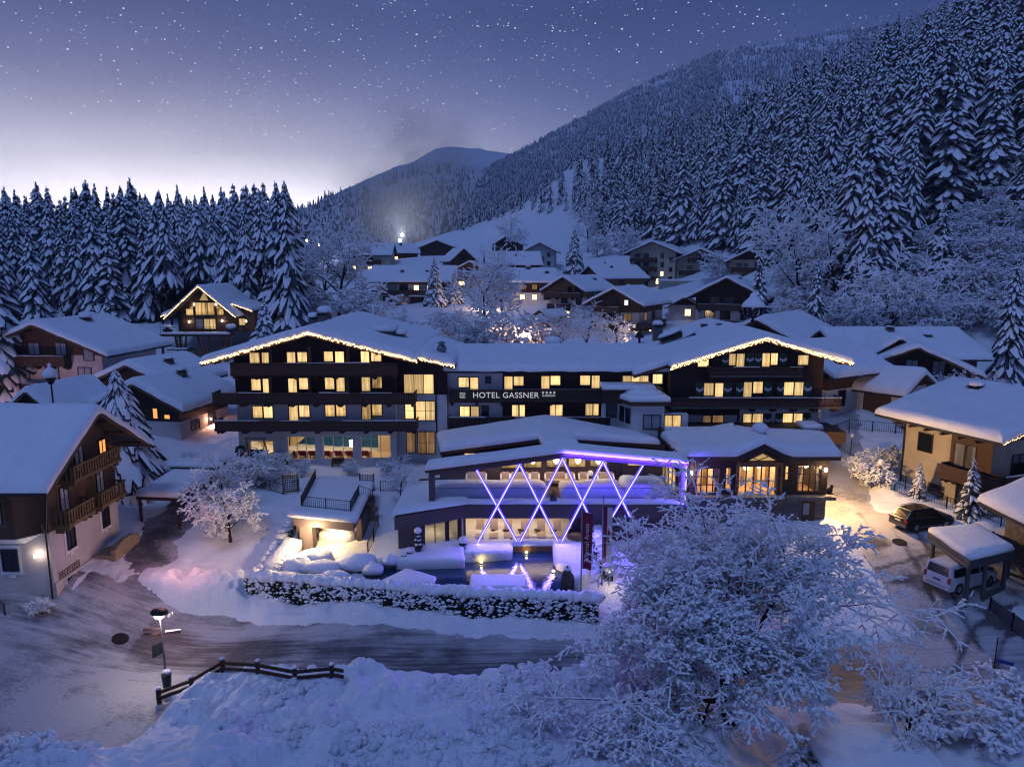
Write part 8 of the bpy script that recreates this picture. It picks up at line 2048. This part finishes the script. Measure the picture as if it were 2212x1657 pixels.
mb.build('stones', 'stone_warm', o, world=True)['kind'] = 'stuff'
mb = MB(); snow_poly(mb, [(a[0] + .05, a[1] - .05), (b[0] + .05, b[1] - .05), (b[0] - 1.3, b[1] + .9), (a[0] - 1.3, a[1] + .6)], 2.2, 3.35, .3)
for i, v in enumerate(mb.v):
    t = max(0, min(1, ((Vector(v[:2]) - Vector(a[:2])).dot(Vector(b[:2]) - Vector(a[:2]))) / (Vector(b[:2]) - Vector(a[:2])).length_squared)); mb.v[i] = (v[0], v[1], v[2] + .85 - 1.5 * t)
mb.build('snow_cover', 'snow', o, smooth=True, world=True)
r_ = np.random.default_rng(4); cx_ = r_.uniform(-31, 10.5, 13000); cy_ = r_.uniform(27.5, 39, 13000)
pk = np.clip(bank_h(cx_, cy_) * .9, 0, 1) * sstep(.46, .60, fbm(cx_ * .32, cy_ * .32, 3, 77)); k_ = r_.random(13000) < pk * .55; cx_, cy_ = cx_[k_], cy_[k_]; cz_ = ground_detail(cx_, cy_, ground(cx_, cy_))
ico = MB(); ico.blob((0, 0, 0), 1, 1, .8, 6, 4, .26); iv = np.array(ico.v); n_ = len(cx_); rr_ = .05 + .30 * r_.random(n_) ** 2.6; an = r_.random(n_) * 6.3
ca, sa = np.cos(an), np.sin(an); X_ = (iv[None, :, 0] * ca[:, None] - iv[None, :, 1] * sa[:, None]) * rr_[:, None] + cx_[:, None]; Y_ = (iv[None, :, 0] * sa[:, None] + iv[None, :, 1] * ca[:, None]) * rr_[:, None] * r_.uniform(.7, 1.1, n_)[:, None] + cy_[:, None]; Z2 = iv[None, :, 2] * rr_[:, None] + (cz_ + rr_ * .35)[:, None]
fq_ = np.array(ico.f)[None] + (np.arange(n_) * len(iv))[:, None, None]; np_mesh('snow_clods', np.stack([X_, Y_, Z2], 2).reshape(-1, 3), fq_.reshape(-1, 4), 'snow_lumpy', None, False, kind='stuff')
def railing(name, label, pts, h=.95, step=.14, mat='metal_dark', group='iron railings', post=2.0, arch=False, cat='railing'):
    o = thing(name, label, cat, pts[0], 0, group); bars, rails = MB(), MB()
    for a, b in zip(pts[:-1], pts[1:]):
        A, B = Vector(a), Vector(b); L = (B - A).length; n = max(2, int(L / step))
        for k in range(n + 1):
            p = A.lerp(B, k / n); bars.box(p.x - .012, p.x + .012, p.y - .012, p.y + .012, p.z, p.z + h - (.05 if arch and k % 2 else 0))
        m = max(1, round(L / post))
        for k in range(m + 1):
            p = A.lerp(B, k / m); q = MB(); q.box(p.x - .035, p.x + .035, p.y - .035, p.y + .035, p.z - .6, p.z + h + .06); q.build('post', mat, o, world=True)
        U = Vector((0, 0, h)); V_ = Vector((0, 0, .08)); rails.bar(A + U, B + U, .04, .035); rails.bar(A + V_, B + V_, .03, .03)
    bars.build('bars', mat, o, world=True)['kind'] = 'stuff'; rails.build('rail', mat, o, world=True); return o
Z_ = 6.25
railing('railing', 'arched iron railing round the snow terrace on the grotto roof', [(-16.9, 59.0, Z_), (-16.0, 51.8, Z_), (-12.0, 50.6, Z_), (-12.2, 54.5, Z_), (-11.2, 54.9, Z_ - .5)], .8, .17, arch=True)
def gp_(px, py, z, dz=.05): p = atZ(px, py, z); return (p[0], p[1], gz(p[0], p[1]) + dz)
railing('railing', 'garden railing on a low wall left of the grotto roof', [gp_(556, 1050, 5.1), gp_(612, 1066, 5.0), gp_(646, 1056, 5.1)], .9)
railing('railing', 'short iron railing across the top of the snowy ramp', [gp_(822, 1062, 4.9), gp_(880, 1062, 4.9)], .9)
railing('railing', 'curved wooden handrail down the snowy ramp beside the grotto', [gp_(817, 1128, 4.0, .1), gp_(807, 1162, 3.6, .1), gp_(795, 1195, 3.2, .1)], .9, .3, 'wood_brown')
railing('railing', 'iron railing at the upper edge of the drive', [(31.5, 69.8, 7.2), (35.2, 72.4, 7.6), (41.5, 70.6, 7.4)], 1.0, .2)
railing('railing', 'iron railing with a bend where the drive narrows', [(31.3, 69.0, 6.4), (32.6, 63.0, 5.6), (34.6, 60.2, 5.2)], .9, .2)
railing('railing', 'long low railing along the foot of the cream house', [(33.0, 59.0, 5.1), (36.6, 53.8, 4.9), (38.2, 50.0, 4.6)], .8, .2)
for k, (px, py, lab) in enumerate(((793, 1060, 'dark lattice screen standing at the head of the ramp'), (628, 1062, 'dark wicker screen in the garden railing left of the grotto roof'))):
    p = gp_(px, py, 5.0); o = thing('garden_screen', lab, 'screen', p, .2 * k, 'garden screens'); mb = MB()
    for i in range(8): mb.box(-.55 + i * .15, -.51 + i * .15, -.02, .02, 0, 1.5); mb.box(-.6, .6, -.025, .025, .05 + i * .19, .10 + i * .19)
    mb.build('lattice', 'metal_dark', o); mb = MB(); mb.box(-.65, -.58, -.05, .05, -.4, 1.6); mb.box(.58, .65, -.05, .05, -.4, 1.6); mb.build('frame', 'metal_dark', o)
def flag(name, label, base, top_z, parts, w, f0, f1, cat='flag'):
    o = thing(name, label, cat, base); H_ = top_z - base[2]
    mb = MB(); mb.tube((0, 0, -.5), (0, 0, H_), .05, .04, 8); mb.build('pole', 'metal_grey', o); mb = MB(); mb.lathe([(.03, H_), (.08, H_ + .06), (.02, H_ + .14)], n=8); mb.build('pole_cap', 'metal_grey', o)
    mb = MB(); mb.tube((0, 0, f1), (w, -.05, f1 - .12), .015, n=5); mb.build('arm', 'metal_grey', o)
    n, m = 8, 24; V_ = []
    for i in range(n + 1):
        for j in range(m + 1):
            u, v = i / n, j / m; V_.append((.06 + w * u * (1 - .12 * (1 - v)), .10 * sin(u * 5 + v * 2.2) * (1 - .5 * v), f0 + (f1 - f0) * v - .12 * u * v - .05 * u))
    fq = grid_faces(n + 1, m + 1); q = np_mesh('cloth', np.array(V_), fq, [parts[0], parts[1]], o, True, np.array([0 if (f // m) >= parts[2] else 1 for f in range(len(fq))]))
    return o, lambda u, v: (.06 + w * u * (1 - .12 * (1 - v)), .10 * sin(u * 5 + v * 2.2) * (1 - .5 * v), f0 + (f1 - f0) * v - .12 * u * v - .05 * u)
b_ = atZ(1254, 1332, .9); fo, fp_ = flag('banner_flag', 'tall dark red banner with white vertical lettering on the front flagpole', b_, 8.5, ('flag_red', 'flag_red', 0), .66, 3.4, 7.4)
x, y, z = fp_(.66, .14); lt = lettering('Zillertal Arena', 0, 0, .42, 0, fo, 'flag_white', (x, y - .13, z), (0, -pi / 2, 0))
lt.rotation_euler = (Matrix.Rotation(-pi / 2, 3, 'Y') @ Matrix.Rotation(pi / 2, 3, 'X')).to_euler(); meshed(lt)
b_ = atZ(1300, 1257, 2.6); fo, fp_ = flag('banner_flag', 'pale banner with a red band and red squares on the rear flagpole', b_, 8.75, ('flag_white', 'flag_red', 3), .6, 1.4, 5.5)
for v0, v1, u0, u1 in ((.52, .60, .42, .72), (.44, .50, .42, .66), (.36, .42, .42, .7)):
    a_, c_ = fp_(u0, v0), fp_(u1, v1); mb = MB(); mb.box(a_[0], c_[0], a_[1] - .14, a_[1] - .12, a_[2], c_[2]); mb.build('emblem', 'flag_red', fo)
point_light('flag_light', (6.9, 45.8, 3.2), 30, (1.0, .72, .4), .1)
b_ = atZ(357, 1452, .1); tz_ = atY(350, 1326, b_[1])[2]
o = thing('street_lamp', 'lit street lamp with a tilted disc shade and finger signs on its post', 'street lamp', b_); H_ = tz_ - b_[2]
mb = MB(); mb.tube((0, 0, -.4), (0, 0, 1.3), .075, .07, 8); mb.tube((0, 0, 1.3), (-.05, 0, H_), .045, .04, 8); mb.build('post', 'metal_grey', o)
mb = MB(); mb.lathe([(.50, 0), (.48, .05), (.2, .1), (.02, .12)], n=20); tl_ = Matrix.Rotation(radians(10), 3, 'Y'); mb.v = [tuple(tl_ @ Vector(v) + Vector((-.05, 0, H_ + .1))) for v in mb.v]; mb.build('shade', 'metal_dark', o, smooth=True)
mb = MB(); mb.blob((-.05, -.05, H_ - .10), .28, .28, .17, 14, 8, 0); mb.build('lamp_globe', 'lamp_street', o, smooth=True)
mb = MB()
for k in range(5): mb.tube((.5 + .03 * k, -.2 + .1 * k, H_ + .05), (.5 + .03 * k, -.2 + .1 * k, H_ - .1 - .08 * (k % 3)), .025, .005, 5)
mb.build('icicle', 'snow', o)
point_light('street_lamp_light', (b_[0], b_[1] - .1, b_[2] + H_ - .45), 330, (1.0, .80, .68), .5)
for k, (dx, dy, dz, L_) in enumerate(((-1.1, 0, 2.75, .1), (-1.1, .1, 2.42, .12), (-.5, -.45, 2.55, .14), (1.0, .25, 2.5, .1))):
    mb = MB(); mb.bar((0, 0, dz), (dx, dy, dz), .03, .18); s_ = mb.build('finger_sign', 'sign_brown', o)
    if k == 3: mb = MB(); mb.bar((.2, .05, dz + .12), (dx, dy, dz + .12), .06, .07); mb.build('snow_strip', 'snow', s_)
mb = MB(); mb.add([(-.06, -.02, 1.25), (-.06, -.02, 2.0), (-.5, -.35, 1.9), (-.5, -.35, 1.1), (-.06, .02, 1.25), (-.06, .02, 2.0), (-.5, -.31, 1.9), (-.5, -.31, 1.1)], [(0, 1, 2, 3), (7, 6, 5, 4), (0, 3, 7, 4), (1, 5, 6, 2), (2, 6, 7, 3), (0, 4, 5, 1)]); mb.build('notice_board', 'bin_green', o)
p = atZ(361, 1478, .25); o = thing('litter_bin', 'green litter bin with a snow cap at the foot of the street lamp', 'bin', (p[0], p[1], .1)); mb = MB(); mb.lathe([(.22, 0), (.27, .75), (.29, .75), (.29, .82), (.2, .82)], n=12); mb.build('bin', 'bin_green', o); mb = MB(); mb.blob((0, .05, .92), .27, .24, .14, 10, 6, .1); mb.build('snow_cap', 'snow', o, smooth=True)
fpx = [(343, 1502, .25), (413, 1466, .7), (482, 1452, .9), (558, 1464, 1.0), (638, 1474, 1.1), (718, 1477, 1.2), (744, 1479, 1.3)]
fw = []
for px, py, z in fpx: p = atZ(px, py, z); fw.append((p[0], p[1], gdz(p[0], p[1]) - .05))
o = thing('wooden_fence', 'weathered wooden post and rail fence half buried in the ploughed snow', 'fence', fw[0])
fw[-1] = (fw[-1][0], fw[-1][1], fw[-2][2] + .02)
for k, p in enumerate(fw[:-1]):
    mb = MB(); mb.box(p[0] - .1, p[0] + .1, p[1] - .1, p[1] + .1, p[2] - .8, p[2] + .85); f_ = mb.build('post', 'wood_dark', o, world=True)
    mb = MB(); mb.blob((p[0], p[1], p[2] + .88), .15, .15, .09, 8, 5, .1); mb.build('snow_cap', 'snow', f_, smooth=True, world=True)
for a, b in zip(fw[:-1], fw[1:]):
    for dz in (.66, .30):
        mb = MB(); mb.bar((a[0], a[1] - .12, a[2] + dz), (b[0], b[1] - .12, b[2] + dz), .07, .19); mb.build('rail', 'wood_dark', o, world=True)
for px, py, lab in ((110, 1367, 'round manhole cover in the road, left of the street lamp'), (262, 1403, 'round manhole cover nearer to the street lamp'), (1943, 1172, 'manhole cover in the snowy yard below the parked dark car')):
    p = atZ(px, py, 0 if px < 1000 else 4.2); zz_ = gdz(p[0], p[1]) - .10; o = thing('manhole_cover', lab, 'manhole cover', (p[0], p[1], zz_), 0, 'manhole covers'); o.rotation_euler = (math.atan((gdz(p[0], p[1] + .4) - gdz(p[0], p[1] - .4)) / .8), -math.atan((gdz(p[0] + .4, p[1]) - gdz(p[0] - .4, p[1])) / .8), 0); mb = MB(); mb.lathe([(.40, .0), (.40, .03), (.36, .03), (.36, .02)], n=20); mb.build('lid', 'rubber', o); mb = MB(); mb.lathe([(.5, -.1), (.5, .015), (.41, .015)], n=20); mb.build('rim', 'metal_dark', o)
def loft(mb, secs, mid=.45):
    k0 = len(mb.v); rings = []
    for (x, z0, z1, w0, w1, r) in secs:
        rings.append([(x, -w0, z0), (x, -w0 - .0, z0 + (z1 - z0) * mid), (x, -w1, z1 - r), (x, -w1 + r, z1), (x, w1 - r, z1), (x, w1, z1 - r), (x, w0, z0 + (z1 - z0) * mid), (x, w0, z0)])
    vs = [p for rg in rings for p in rg]; n = 8; fs = []
    for k in range(len(rings) - 1):
        for i in range(n): j = (i + 1) % n; fs.append((k * n + j, k * n + i, (k + 1) * n + i, (k + 1) * n + j))
    fs.append(tuple(range(n))); fs.append(tuple(range(len(vs) - 1, len(vs) - n - 1, -1)))
    mb.add(vs, fs)
def vehicle(name, label, cat, loc, rz, paint, body, cabin, glass, wheels, L, Wd, extra, group='parked vehicles'):
    o = thing(name, label, cat, loc, rz, group); mb = MB(); loft(mb, body); mb.build('body', paint, o, smooth=False)
    mb = MB(); loft(mb, cabin, .1); mb.build('roof', paint, o); 
    for g_ in glass: mb = MB(); mb.poly(g_); mb.build('car_window', 'car_glass', o)
    for wx in wheels:
        for s in (-1, 1):
            mb = MB(); mb.tube((wx, s * (Wd - .2), .34), (wx, s * (Wd + .01), .34), .34, n=18); w_ = mb.build('wheel', 'rubber', o); mb = MB(); mb.tube((wx, s * (Wd + .005), .34), (wx, s * (Wd + .025), .34), .22, n=12); mb.build('rim', 'alloy', w_)
            mb = MB(); mb.lathe([(.40, 0), (.40, .02)], n=18); mb.v = [(wx + v[0], s * (Wd + .001) + v[2] * s * .1, .36 + v[1]) for v in mb.v]; mb.build('wheel_arch', 'rubber', o)
    for nm, bx, mt in extra: mb = MB(); mb.box(*bx); mb.build(nm, mt, o)
    return o
z_ = gz(31.6, 52.0) - .08
SUVB = [(-2.32, .45, .95, .80, .78, .06), (-2.25, .30, 1.02, .90, .86, .06), (-1.2, .26, 1.05, .92, .88, .06), (1.0, .26, 1.02, .92, .87, .06), (2.0, .28, .92, .90, .78, .1), (2.3, .36, .72, .78, .66, .1)]
SUVC = [(-2.2, 1.0, 1.06, .78, .74, .03), (-1.75, 1.0, 1.60, .80, .62, .06), (-.3, 1.0, 1.66, .82, .64, .07), (.35, 1.0, 1.60, .82, .62, .07), (1.05, 1.0, 1.06, .82, .78, .03)]
sg = []
for s in (-1, 1):
    q = [(-1.6, s * .815, 1.12), (-.45, s * .83, 1.12), (-.45, s * .705, 1.54), (-1.45, s * .695, 1.50)]; sg.append(q if s < 0 else q[::-1]); q = [(-.38, s * .83, 1.12), (.75, s * .832, 1.12), (.28, s * .70, 1.52), (-.38, s * .705, 1.54)]; sg.append(q if s < 0 else q[::-1])
sg += [[(-2.205, .62, 1.1), (-2.205, -.62, 1.1), (-1.83, -.52, 1.55), (-1.83, .52, 1.55)], [(1.02, -.66, 1.1), (1.02, .66, 1.1), (.42, .54, 1.58), (.42, -.54, 1.58)]]
vehicle('parked_car', 'dark estate car parked nose to the right on the warm-lit snowy yard', 'car', (31.4, 52.0, z_), radians(16), 'car_dark', SUVB, SUVC, sg, (-1.42, 1.38), 4.6, .90,
    [('tail_light', (-2.335, -2.2, .58, .9, .78, .92), 'tail_red'), ('tail_light', (-2.335, -2.2, -.9, -.58, .78, .92), 'tail_red'), ('number_plate', (-2.345, -2.325, -.26, .26, .72, .83), 'white_paint'), ('roof_rail', (-1.5, .2, .60, .64, 1.66, 1.71), 'alloy'), ('roof_rail', (-1.5, .2, -.64, -.60, 1.66, 1.71), 'alloy'), ('headlight', (2.1, 2.31, -.76, -.5, .62, .74), 'alloy'), ('headlight', (2.1, 2.31, .5, .76, .62, .74), 'alloy'), ('door_sill', (-1.0, 1.0, -.935, -.91, .30, .42), 'plastic_grey'), ('wing_mirror', (.62, .80, -1.06, -.90, 1.08, 1.22), 'car_dark'), ('wing_mirror', (.62, .80, .90, 1.06, 1.08, 1.22), 'car_dark'), ('bumper', (-2.37, -2.2, -.8, .8, .36, .56), 'plastic_grey')])
VB = [(-2.44, .42, 1.06, .86, .86, .04), (-2.40, .28, 1.14, .93, .93, .05), (1.2, .28, 1.14, .95, .93, .05), (2.1, .30, 1.0, .93, .84, .08), (2.44, .36, .78, .80, .72, .1)]
VC = [(-2.42, 1.1, 1.22, .92, .90, .03), (-2.28, 1.1, 1.93, .92, .80, .10), (.5, 1.1, 1.96, .94, .80, .10), (1.0, 1.1, 1.86, .94, .78, .1), (1.75, 1.08, 1.14, .92, .86, .03)]
sg = []
for s in (-1, 1):
    for x0, x1, xt in ((-2.1, -.85, -.85), (-.75, .35, .35), (.45, 1.5, .98)):
        q = [(x0, s * .945, 1.2), (x1, s * .955, 1.2), (xt, s * .865, 1.72), (x0 + .03, s * .86, 1.74)]; sg.append(q if s < 0 else q[::-1])
sg += [[(-2.432, .76, 1.25), (-2.432, -.76, 1.25), (-2.325, -.68, 1.80), (-2.325, .68, 1.80)], [(1.74, -.76, 1.2), (1.74, .76, 1.2), (1.06, .66, 1.82), (1.06, -.66, 1.82)]]
vx = [('tail_light', (-2.455, -2.36, .74, .925, .82, 1.2), 'tail_red'), ('tail_light', (-2.455, -2.36, -.925, -.74, .82, 1.2), 'tail_red'), ('number_plate', (-2.46, -2.43, -.26, .26, .80, .92), 'plastic_grey'), ('bumper', (-2.52, -2.36, -.9, .9, .40, .62), 'car_white'), ('bumper_strip', (-2.525, -2.505, -.7, .7, .50, .55), 'plastic_grey'), ('headlight', (2.2, 2.45, -.78, -.5, .70, .86), 'alloy'), ('headlight', (2.2, 2.45, .5, .78, .70, .86), 'alloy'), ('wing_mirror', (1.35, 1.5, -1.12, -.95, 1.15, 1.38), 'plastic_grey')]
vehicle('white_van', 'white passenger van backed under the carport, dark rear window to the yard', 'van', (30.3, 45.2, gz(29.8, 45.0) - .05), radians(23), 'car_white', VB, VC, sg, (-1.5, 1.5), 4.9, .94, vx)
vehicle('white_van', 'white van half hidden behind the snowy roof of the cream house', 'van', (41.6, 73.3, gz(41.2, 73.3)), radians(80), 'car_white', VB, VC, sg, (-1.5, 1.5), 4.9, .94, vx)
cq = [(29.2, 42.9), (33.2, 44.6), (33.5, 48.8), (29.5, 48.0)]
o = thing('carport', 'open carport with dark beams and a thick snow roof over the white van', 'carport', (30.9, 45.6, 2.6))
mb = MB(); mb.slab(cq, 5.4, 5.65); mb.build('roof', 'plastic_grey', o, world=True); mb = MB(); snow_poly(mb, cq, 5.652, 6.12, .35); mb.build('snow_cover', 'snow', o, smooth=True, world=True)
for x, y in ((29.45, 43.3), (30.9, 43.8), (32.9, 44.8), (29.7, 47.6), (33.2, 48.4)): mb = MB(); mb.box(x - .1, x + .1, y - .1, y + .1, 1.6, 5.4); mb.build('post', 'plastic_grey', o, world=True)
mb = MB()
for a, b in zip(cq, cq[1:] + cq[:1]): mb.bar((a[0], a[1], 5.25), (b[0], b[1], 5.25), .14, .26)
mb.build('beam', 'plastic_grey', o, world=True); mb = MB(); mb.bar((30.9, 43.75, 2.8), (32.9, 44.7, 2.8), .05, .8); mb.build('side_panel', 'plastic_grey', o, world=True)
def panel_fence(label, pts, h, mat='plastic_grey', n=None):
    o = thing('panel_fence', label, 'fence', pts[0], 0, 'panel fences')
    for a, b in zip(pts[:-1], pts[1:]):
        A, B = Vector(a), Vector(b); m = n or max(1, round((B - A).length / 1.7))
        for k in range(m):
            p, q = A.lerp(B, (k + .04) / m), A.lerp(B, (k + .96) / m); U = Vector((0, 0, h / 2)); mb = MB(); mb.bar(p + U, q + U, .04, h); mb.build('panel', mat, o, world=True); p = A.lerp(B, k / m); mb = MB(); mb.box(p.x - .05, p.x + .05, p.y - .05, p.y + .05, p.z - .5, p.z + h + .06); mb.build('post', 'metal_dark', o, world=True)
    return o
panel_fence('dark panel fence between the yard and the terrace right of the carport', [(30.9, 43.0, 2.1), (31.5, 39.6, 1.7), (33.5, 38.6, 1.7)], 1.0)
panel_fence('grey panel fence on the terrace wall behind the carport', [(33.2, 49.2, 4.9), (34.6, 46.2, 4.7)], .95)
o = thing('terrace', 'walled snowy terrace behind the dark panel fence at the right edge', 'terrace', (33.5, 42, 2)); mb = MB(); mb.slab([(31.2, 43.0), (31.7, 39.8), (36, 39.2), (37, 45), (33.4, 45.4)], .6, 2.15); mb.build('wall', 'plaster_grey', o, world=True); mb = MB(); snow_poly(mb, [(31.4, 42.6), (31.9, 40.0), (36, 39.4), (36.8, 44.6), (33.6, 45)], 2.152, 2.4, .2); mb.build('snow_cover', 'snow', o, smooth=True, world=True)
for x0, y0, d_ in ((33.9, 46.6, 0),):
    o = thing('pergola', 'dark timber porch frame behind the carport at the right edge', 'pergola', (34.2, 46, 2.6)); 
    for (x, y) in ((33.8, 45.8), (34.8, 44.0), (34.0, 48)): mb = MB(); mb.box(x - .1, x + .1, y - .1, y + .1, 2, 5.0); mb.build('post', 'wood_brown', o, world=True)
    mb = MB(); mb.bar((33.8, 45.8, 4.6), (35.2, 43.4, 4.5), .15, .3); mb.bar((33.8, 45.8, 4.6), (34.0, 48, 4.7), .15, .3); mb.bar((33.8, 45.8, 3.6), (35.2, 43.4, 3.5), .1, .2); mb.build('beam', 'wood_brown', o, world=True)
p = atZ(2148, 1442, 1.0); o = thing('street_sign', 'small blue street name sign on a dark post at the lower right', 'sign', p); mb = MB(); mb.tube((0, 0, -.5), (0, 0, 1.9), .035, n=6); mb.build('post', 'metal_dark', o); mb = MB(); mb.bar((.03, -.05, .5), (.85, -.35, .42), .03, .22); mb.build('plate', 'sign_blue', o)
def globe_lamp(px, py, z, lab, hgt=1.8, r=.26):
    p = atZ(px, py, z); zz_ = gz(p[0], p[1]); o = thing('globe_lamp', lab, 'lamp', (p[0], p[1], zz_), 0, 'garden globe lamps'); mb = MB(); mb.tube((0, 0, -.3), (0, 0, hgt), .035, n=6); mb.build('post', 'metal_dark', o); mb = MB(); mb.blob((0, 0, hgt + r * .8), r, r, r, 12, 8, 0); mb.build('globe', 'white_paint', o, smooth=True); mb = MB(); mb.blob((0, 0, hgt + r * 1.5), r * .9, r * .9, r * .6, 10, 6, .05); mb.build('snow_cap', 'snow', o, smooth=True)
globe_lamp(1899, 1052, 5.2, 'white globe lamp on a thin post left of the cream house'); globe_lamp(1837, 985, 5.9, 'yellow-shaded post lamp at the top of the drive', 1.6, .2)
p = atZ(1860, 1040, 5.1); o = thing('round_bush', 'round clipped bush with a thick snow cap beside the drive', 'bush', (p[0], p[1], gz(p[0], p[1]))); mb = MB(); mb.blob((0, 0, .55), .6, .6, .62, 12, 8, .1); mb.build('foliage', 'hedge_leaf', o); mb = MB(); mb.blob((0, 0, 1.15), .66, .66, .42, 12, 7, .06, -.4); mb.build('snow_cap', 'snow', o, smooth=True)
def bench(p, rz, lab):
    o = thing('garden_bench', lab, 'bench', p, rz, 'wooden benches'); mb = MB()
    for k in range(3): mb.box(-.8, .8, -.22 + k * .15, -.10 + k * .15, .42, .46)
    mb.build('seat', 'wood_dark', o); mb = MB()
    for k in range(3): mb.box(-.8, .8, .24, .28, .52 + k * .14, .62 + k * .14)
    mb.build('backrest', 'wood_dark', o)
    for s in (-.7, .7): mb = MB(); mb.box(s - .04, s + .04, -.22, .28, 0, .42); mb.build('leg', 'metal_dark', o)
bench((36.0, 58.4, 5.0), radians(110 - 180), 'dark bench against the wall of the cream house'); bench((33.2, 78.2, gz(33.2, 78.2)), radians(-50), 'snow-covered bench by the white wall opposite the garage')
ft(SHR[1], 84, 1262, 44.5, .55, 'dark climbing shrub under the porch lamp of the ochre-balcony house', 'shrub')
railing('railing', 'stair railing at the very left edge before the ochre-balcony house', [(-34.5, 42.6, 3.8), (-32.6, 41.9, 3.1), (-31.6, 41.4, 2.6)], .9, .2, 'wood_dark')
p = atD(112, 845, 60); o = thing('lantern_post', 'black lantern post under a big dome of snow before the pink guest house', 'lantern', (p[0], p[1], p[2] - 1.5)); mb = MB(); mb.tube((0, 0, -2), (0, 0, 2.1), .07, n=7); mb.build('post', 'metal_dark', o); mb = MB(); mb.lathe([(.18, 2.1), (.42, 2.6), (.42, 2.7)], n=8); mb.build('lantern', 'metal_dark', o); mb = MB(); mb.lathe([(.55, 2.7), (.62, 2.85), (.5, 3.25), (.18, 3.5), (.1, 3.6), (.16, 3.75), (.05, 3.9)], n=14); mb.build('snow_cap', 'snow', o, smooth=True)
o = thing('snow_hut', 'low hut under deep snow in the lower right corner, beside the bushes', 'hut', (16.5, 29.5, .3)); mb = MB(); mb.box(-2.2, 2.2, -1.4, 1.4, -.6, 1.6); mb.build('wall', 'wood_brown', o); mb = MB(); snow_cap(mb, -2.6, 2.6, -1.8, 1.8, 1.6, .6); mb.build('snow_cover', 'snow', o, smooth=True)
def glow(name, px, py, d, e, lab, col=(1.0, .62, .36), r=.22, mat='bulb_white', hgt=2.5):
    p = atD(px, py, d); o = thing(name, lab, 'lamp', p, 0, 'village lamps'); mb = MB(); mb.blob((0, 0, 0), r, r, r, 8, 6, 0); mb.build('globe', mat, o, smooth=True); mb = MB(); mb.tube((0, 0, -hgt), (0, 0, -r), .05, n=5); mb.build('post', 'metal_dark', o)
    point_light(name + '_light', (p[0], p[1] - r - .25, p[2] + .1), e, col, .3)
glow('street_lamp', 1050, 660, 168, 2600, 'bright lamp beside the violet-lit spruce in the village')
glow('garden_lamp', 1062, 722, 113, 900, 'hidden lamp glowing inside the bushes under the bare glowing tree', (1.0, .55, .40), .15)
glow('garden_lamp', 1130, 728, 111, 1100, 'lamp by the snowy path right of the round lit bush', (1.0, .58, .38), .15)
glow('garden_lamp', 1085, 690, 130, 900, 'lamp between the two glowing trees', (1.0, .58, .38), .15)
glow('garden_lamp', 1375, 728, 108, 700, 'string of light at the low wall right of the fruit trees', (1.0, .66, .40), .12)
glow('street_lamp', 455, 840, 88, 1600, 'lamp hidden behind the left hotel wing that reddens the snow there', (1.0, .40, .26), .15)
glow('street_lamp', 455, 905, 76, 500, 'lamp under the left end of the hotel balconies', (1.0, .45, .30), .12)
glow('street_lamp', 40, 880, 78, 500, 'lamp that tints the wall of the pink guest house', (1.0, .50, .42), .15)
glow('floodlight', 869, 508, 620, 36000, 'upper floodlight of the snow guns on the far piste', (.9, .94, 1.0), 1.1, 'bulb_white', 10)
glow('floodlight', 864, 520, 600, 36000, 'lower floodlight of the snow guns on the far piste', (.9, .94, 1.0), 1.3, 'bulb_white', 8)
glow('floodlight', 663, 520, 560, 15000, 'left of two small white lights beyond the wood', (.9, .94, 1.0), .8, 'bulb_white', 8); glow('floodlight', 689, 529, 520, 15000, 'right of two small white lights beyond the wood', (.9, .94, 1.0), .7, 'bulb_white', 8)
point_light('lane_light', (-23.0, 46.6, 5.4), 220, (1.0, .40, .34), .5)
m, gg, out = new_mat('haze_air')
pv = gg.n('ShaderNodeVolumePrincipled', Density=.00027, Anisotropy=.2); pv.inputs['Color'].default_value = (.56, .70, 1.0, 1)
m.node_tree.links.new(pv.outputs[0], out.inputs['Volume'])
mb = MB(); mb.box(-3400, 3400, -400, 3750, -6, 620); o = mb.build('haze', 'haze_air'); o['kind'] = 'stuff'
m, gg, out = new_mat('gun_mist')
tcn = gg.n('ShaderNodeTexCoord'); nz = gg.n('ShaderNodeTexNoise', Vector=tcn.outputs['Object'], Scale=.016, Detail=3.0).outputs[0]
sp = gg.n('ShaderNodeVectorMath', _operation='LENGTH', i0=gg.n('ShaderNodeMapping', Vector=tcn.outputs['Generated'], Location=(-1, -1, -1), Scale=(2, 2, 2)).outputs[0]).outputs['Value']
den = gg.math('MULTIPLY', gg.math('MULTIPLY', gg.math('SUBTRACT', 1.0, sp, clamp=True), gg.ramp(nz, [(.36, 0.0), (.66, 1.0)])), .05)
pv = gg.n('ShaderNodeVolumePrincipled', Density=den); pv.inputs['Color'].default_value = (.9, .92, 1.0, 1)
m.node_tree.links.new(pv.outputs[0], out.inputs['Volume'])
p = atD(885, 420, 640); mb = MB(); mb.blob((0, 0, 0), 75, 40, 95, 16, 10, .1); o = mb.build('snow_mist', 'gun_mist', off=None); o.location = p; o.rotation_euler = (0, .35, 0); o['kind'] = 'stuff'
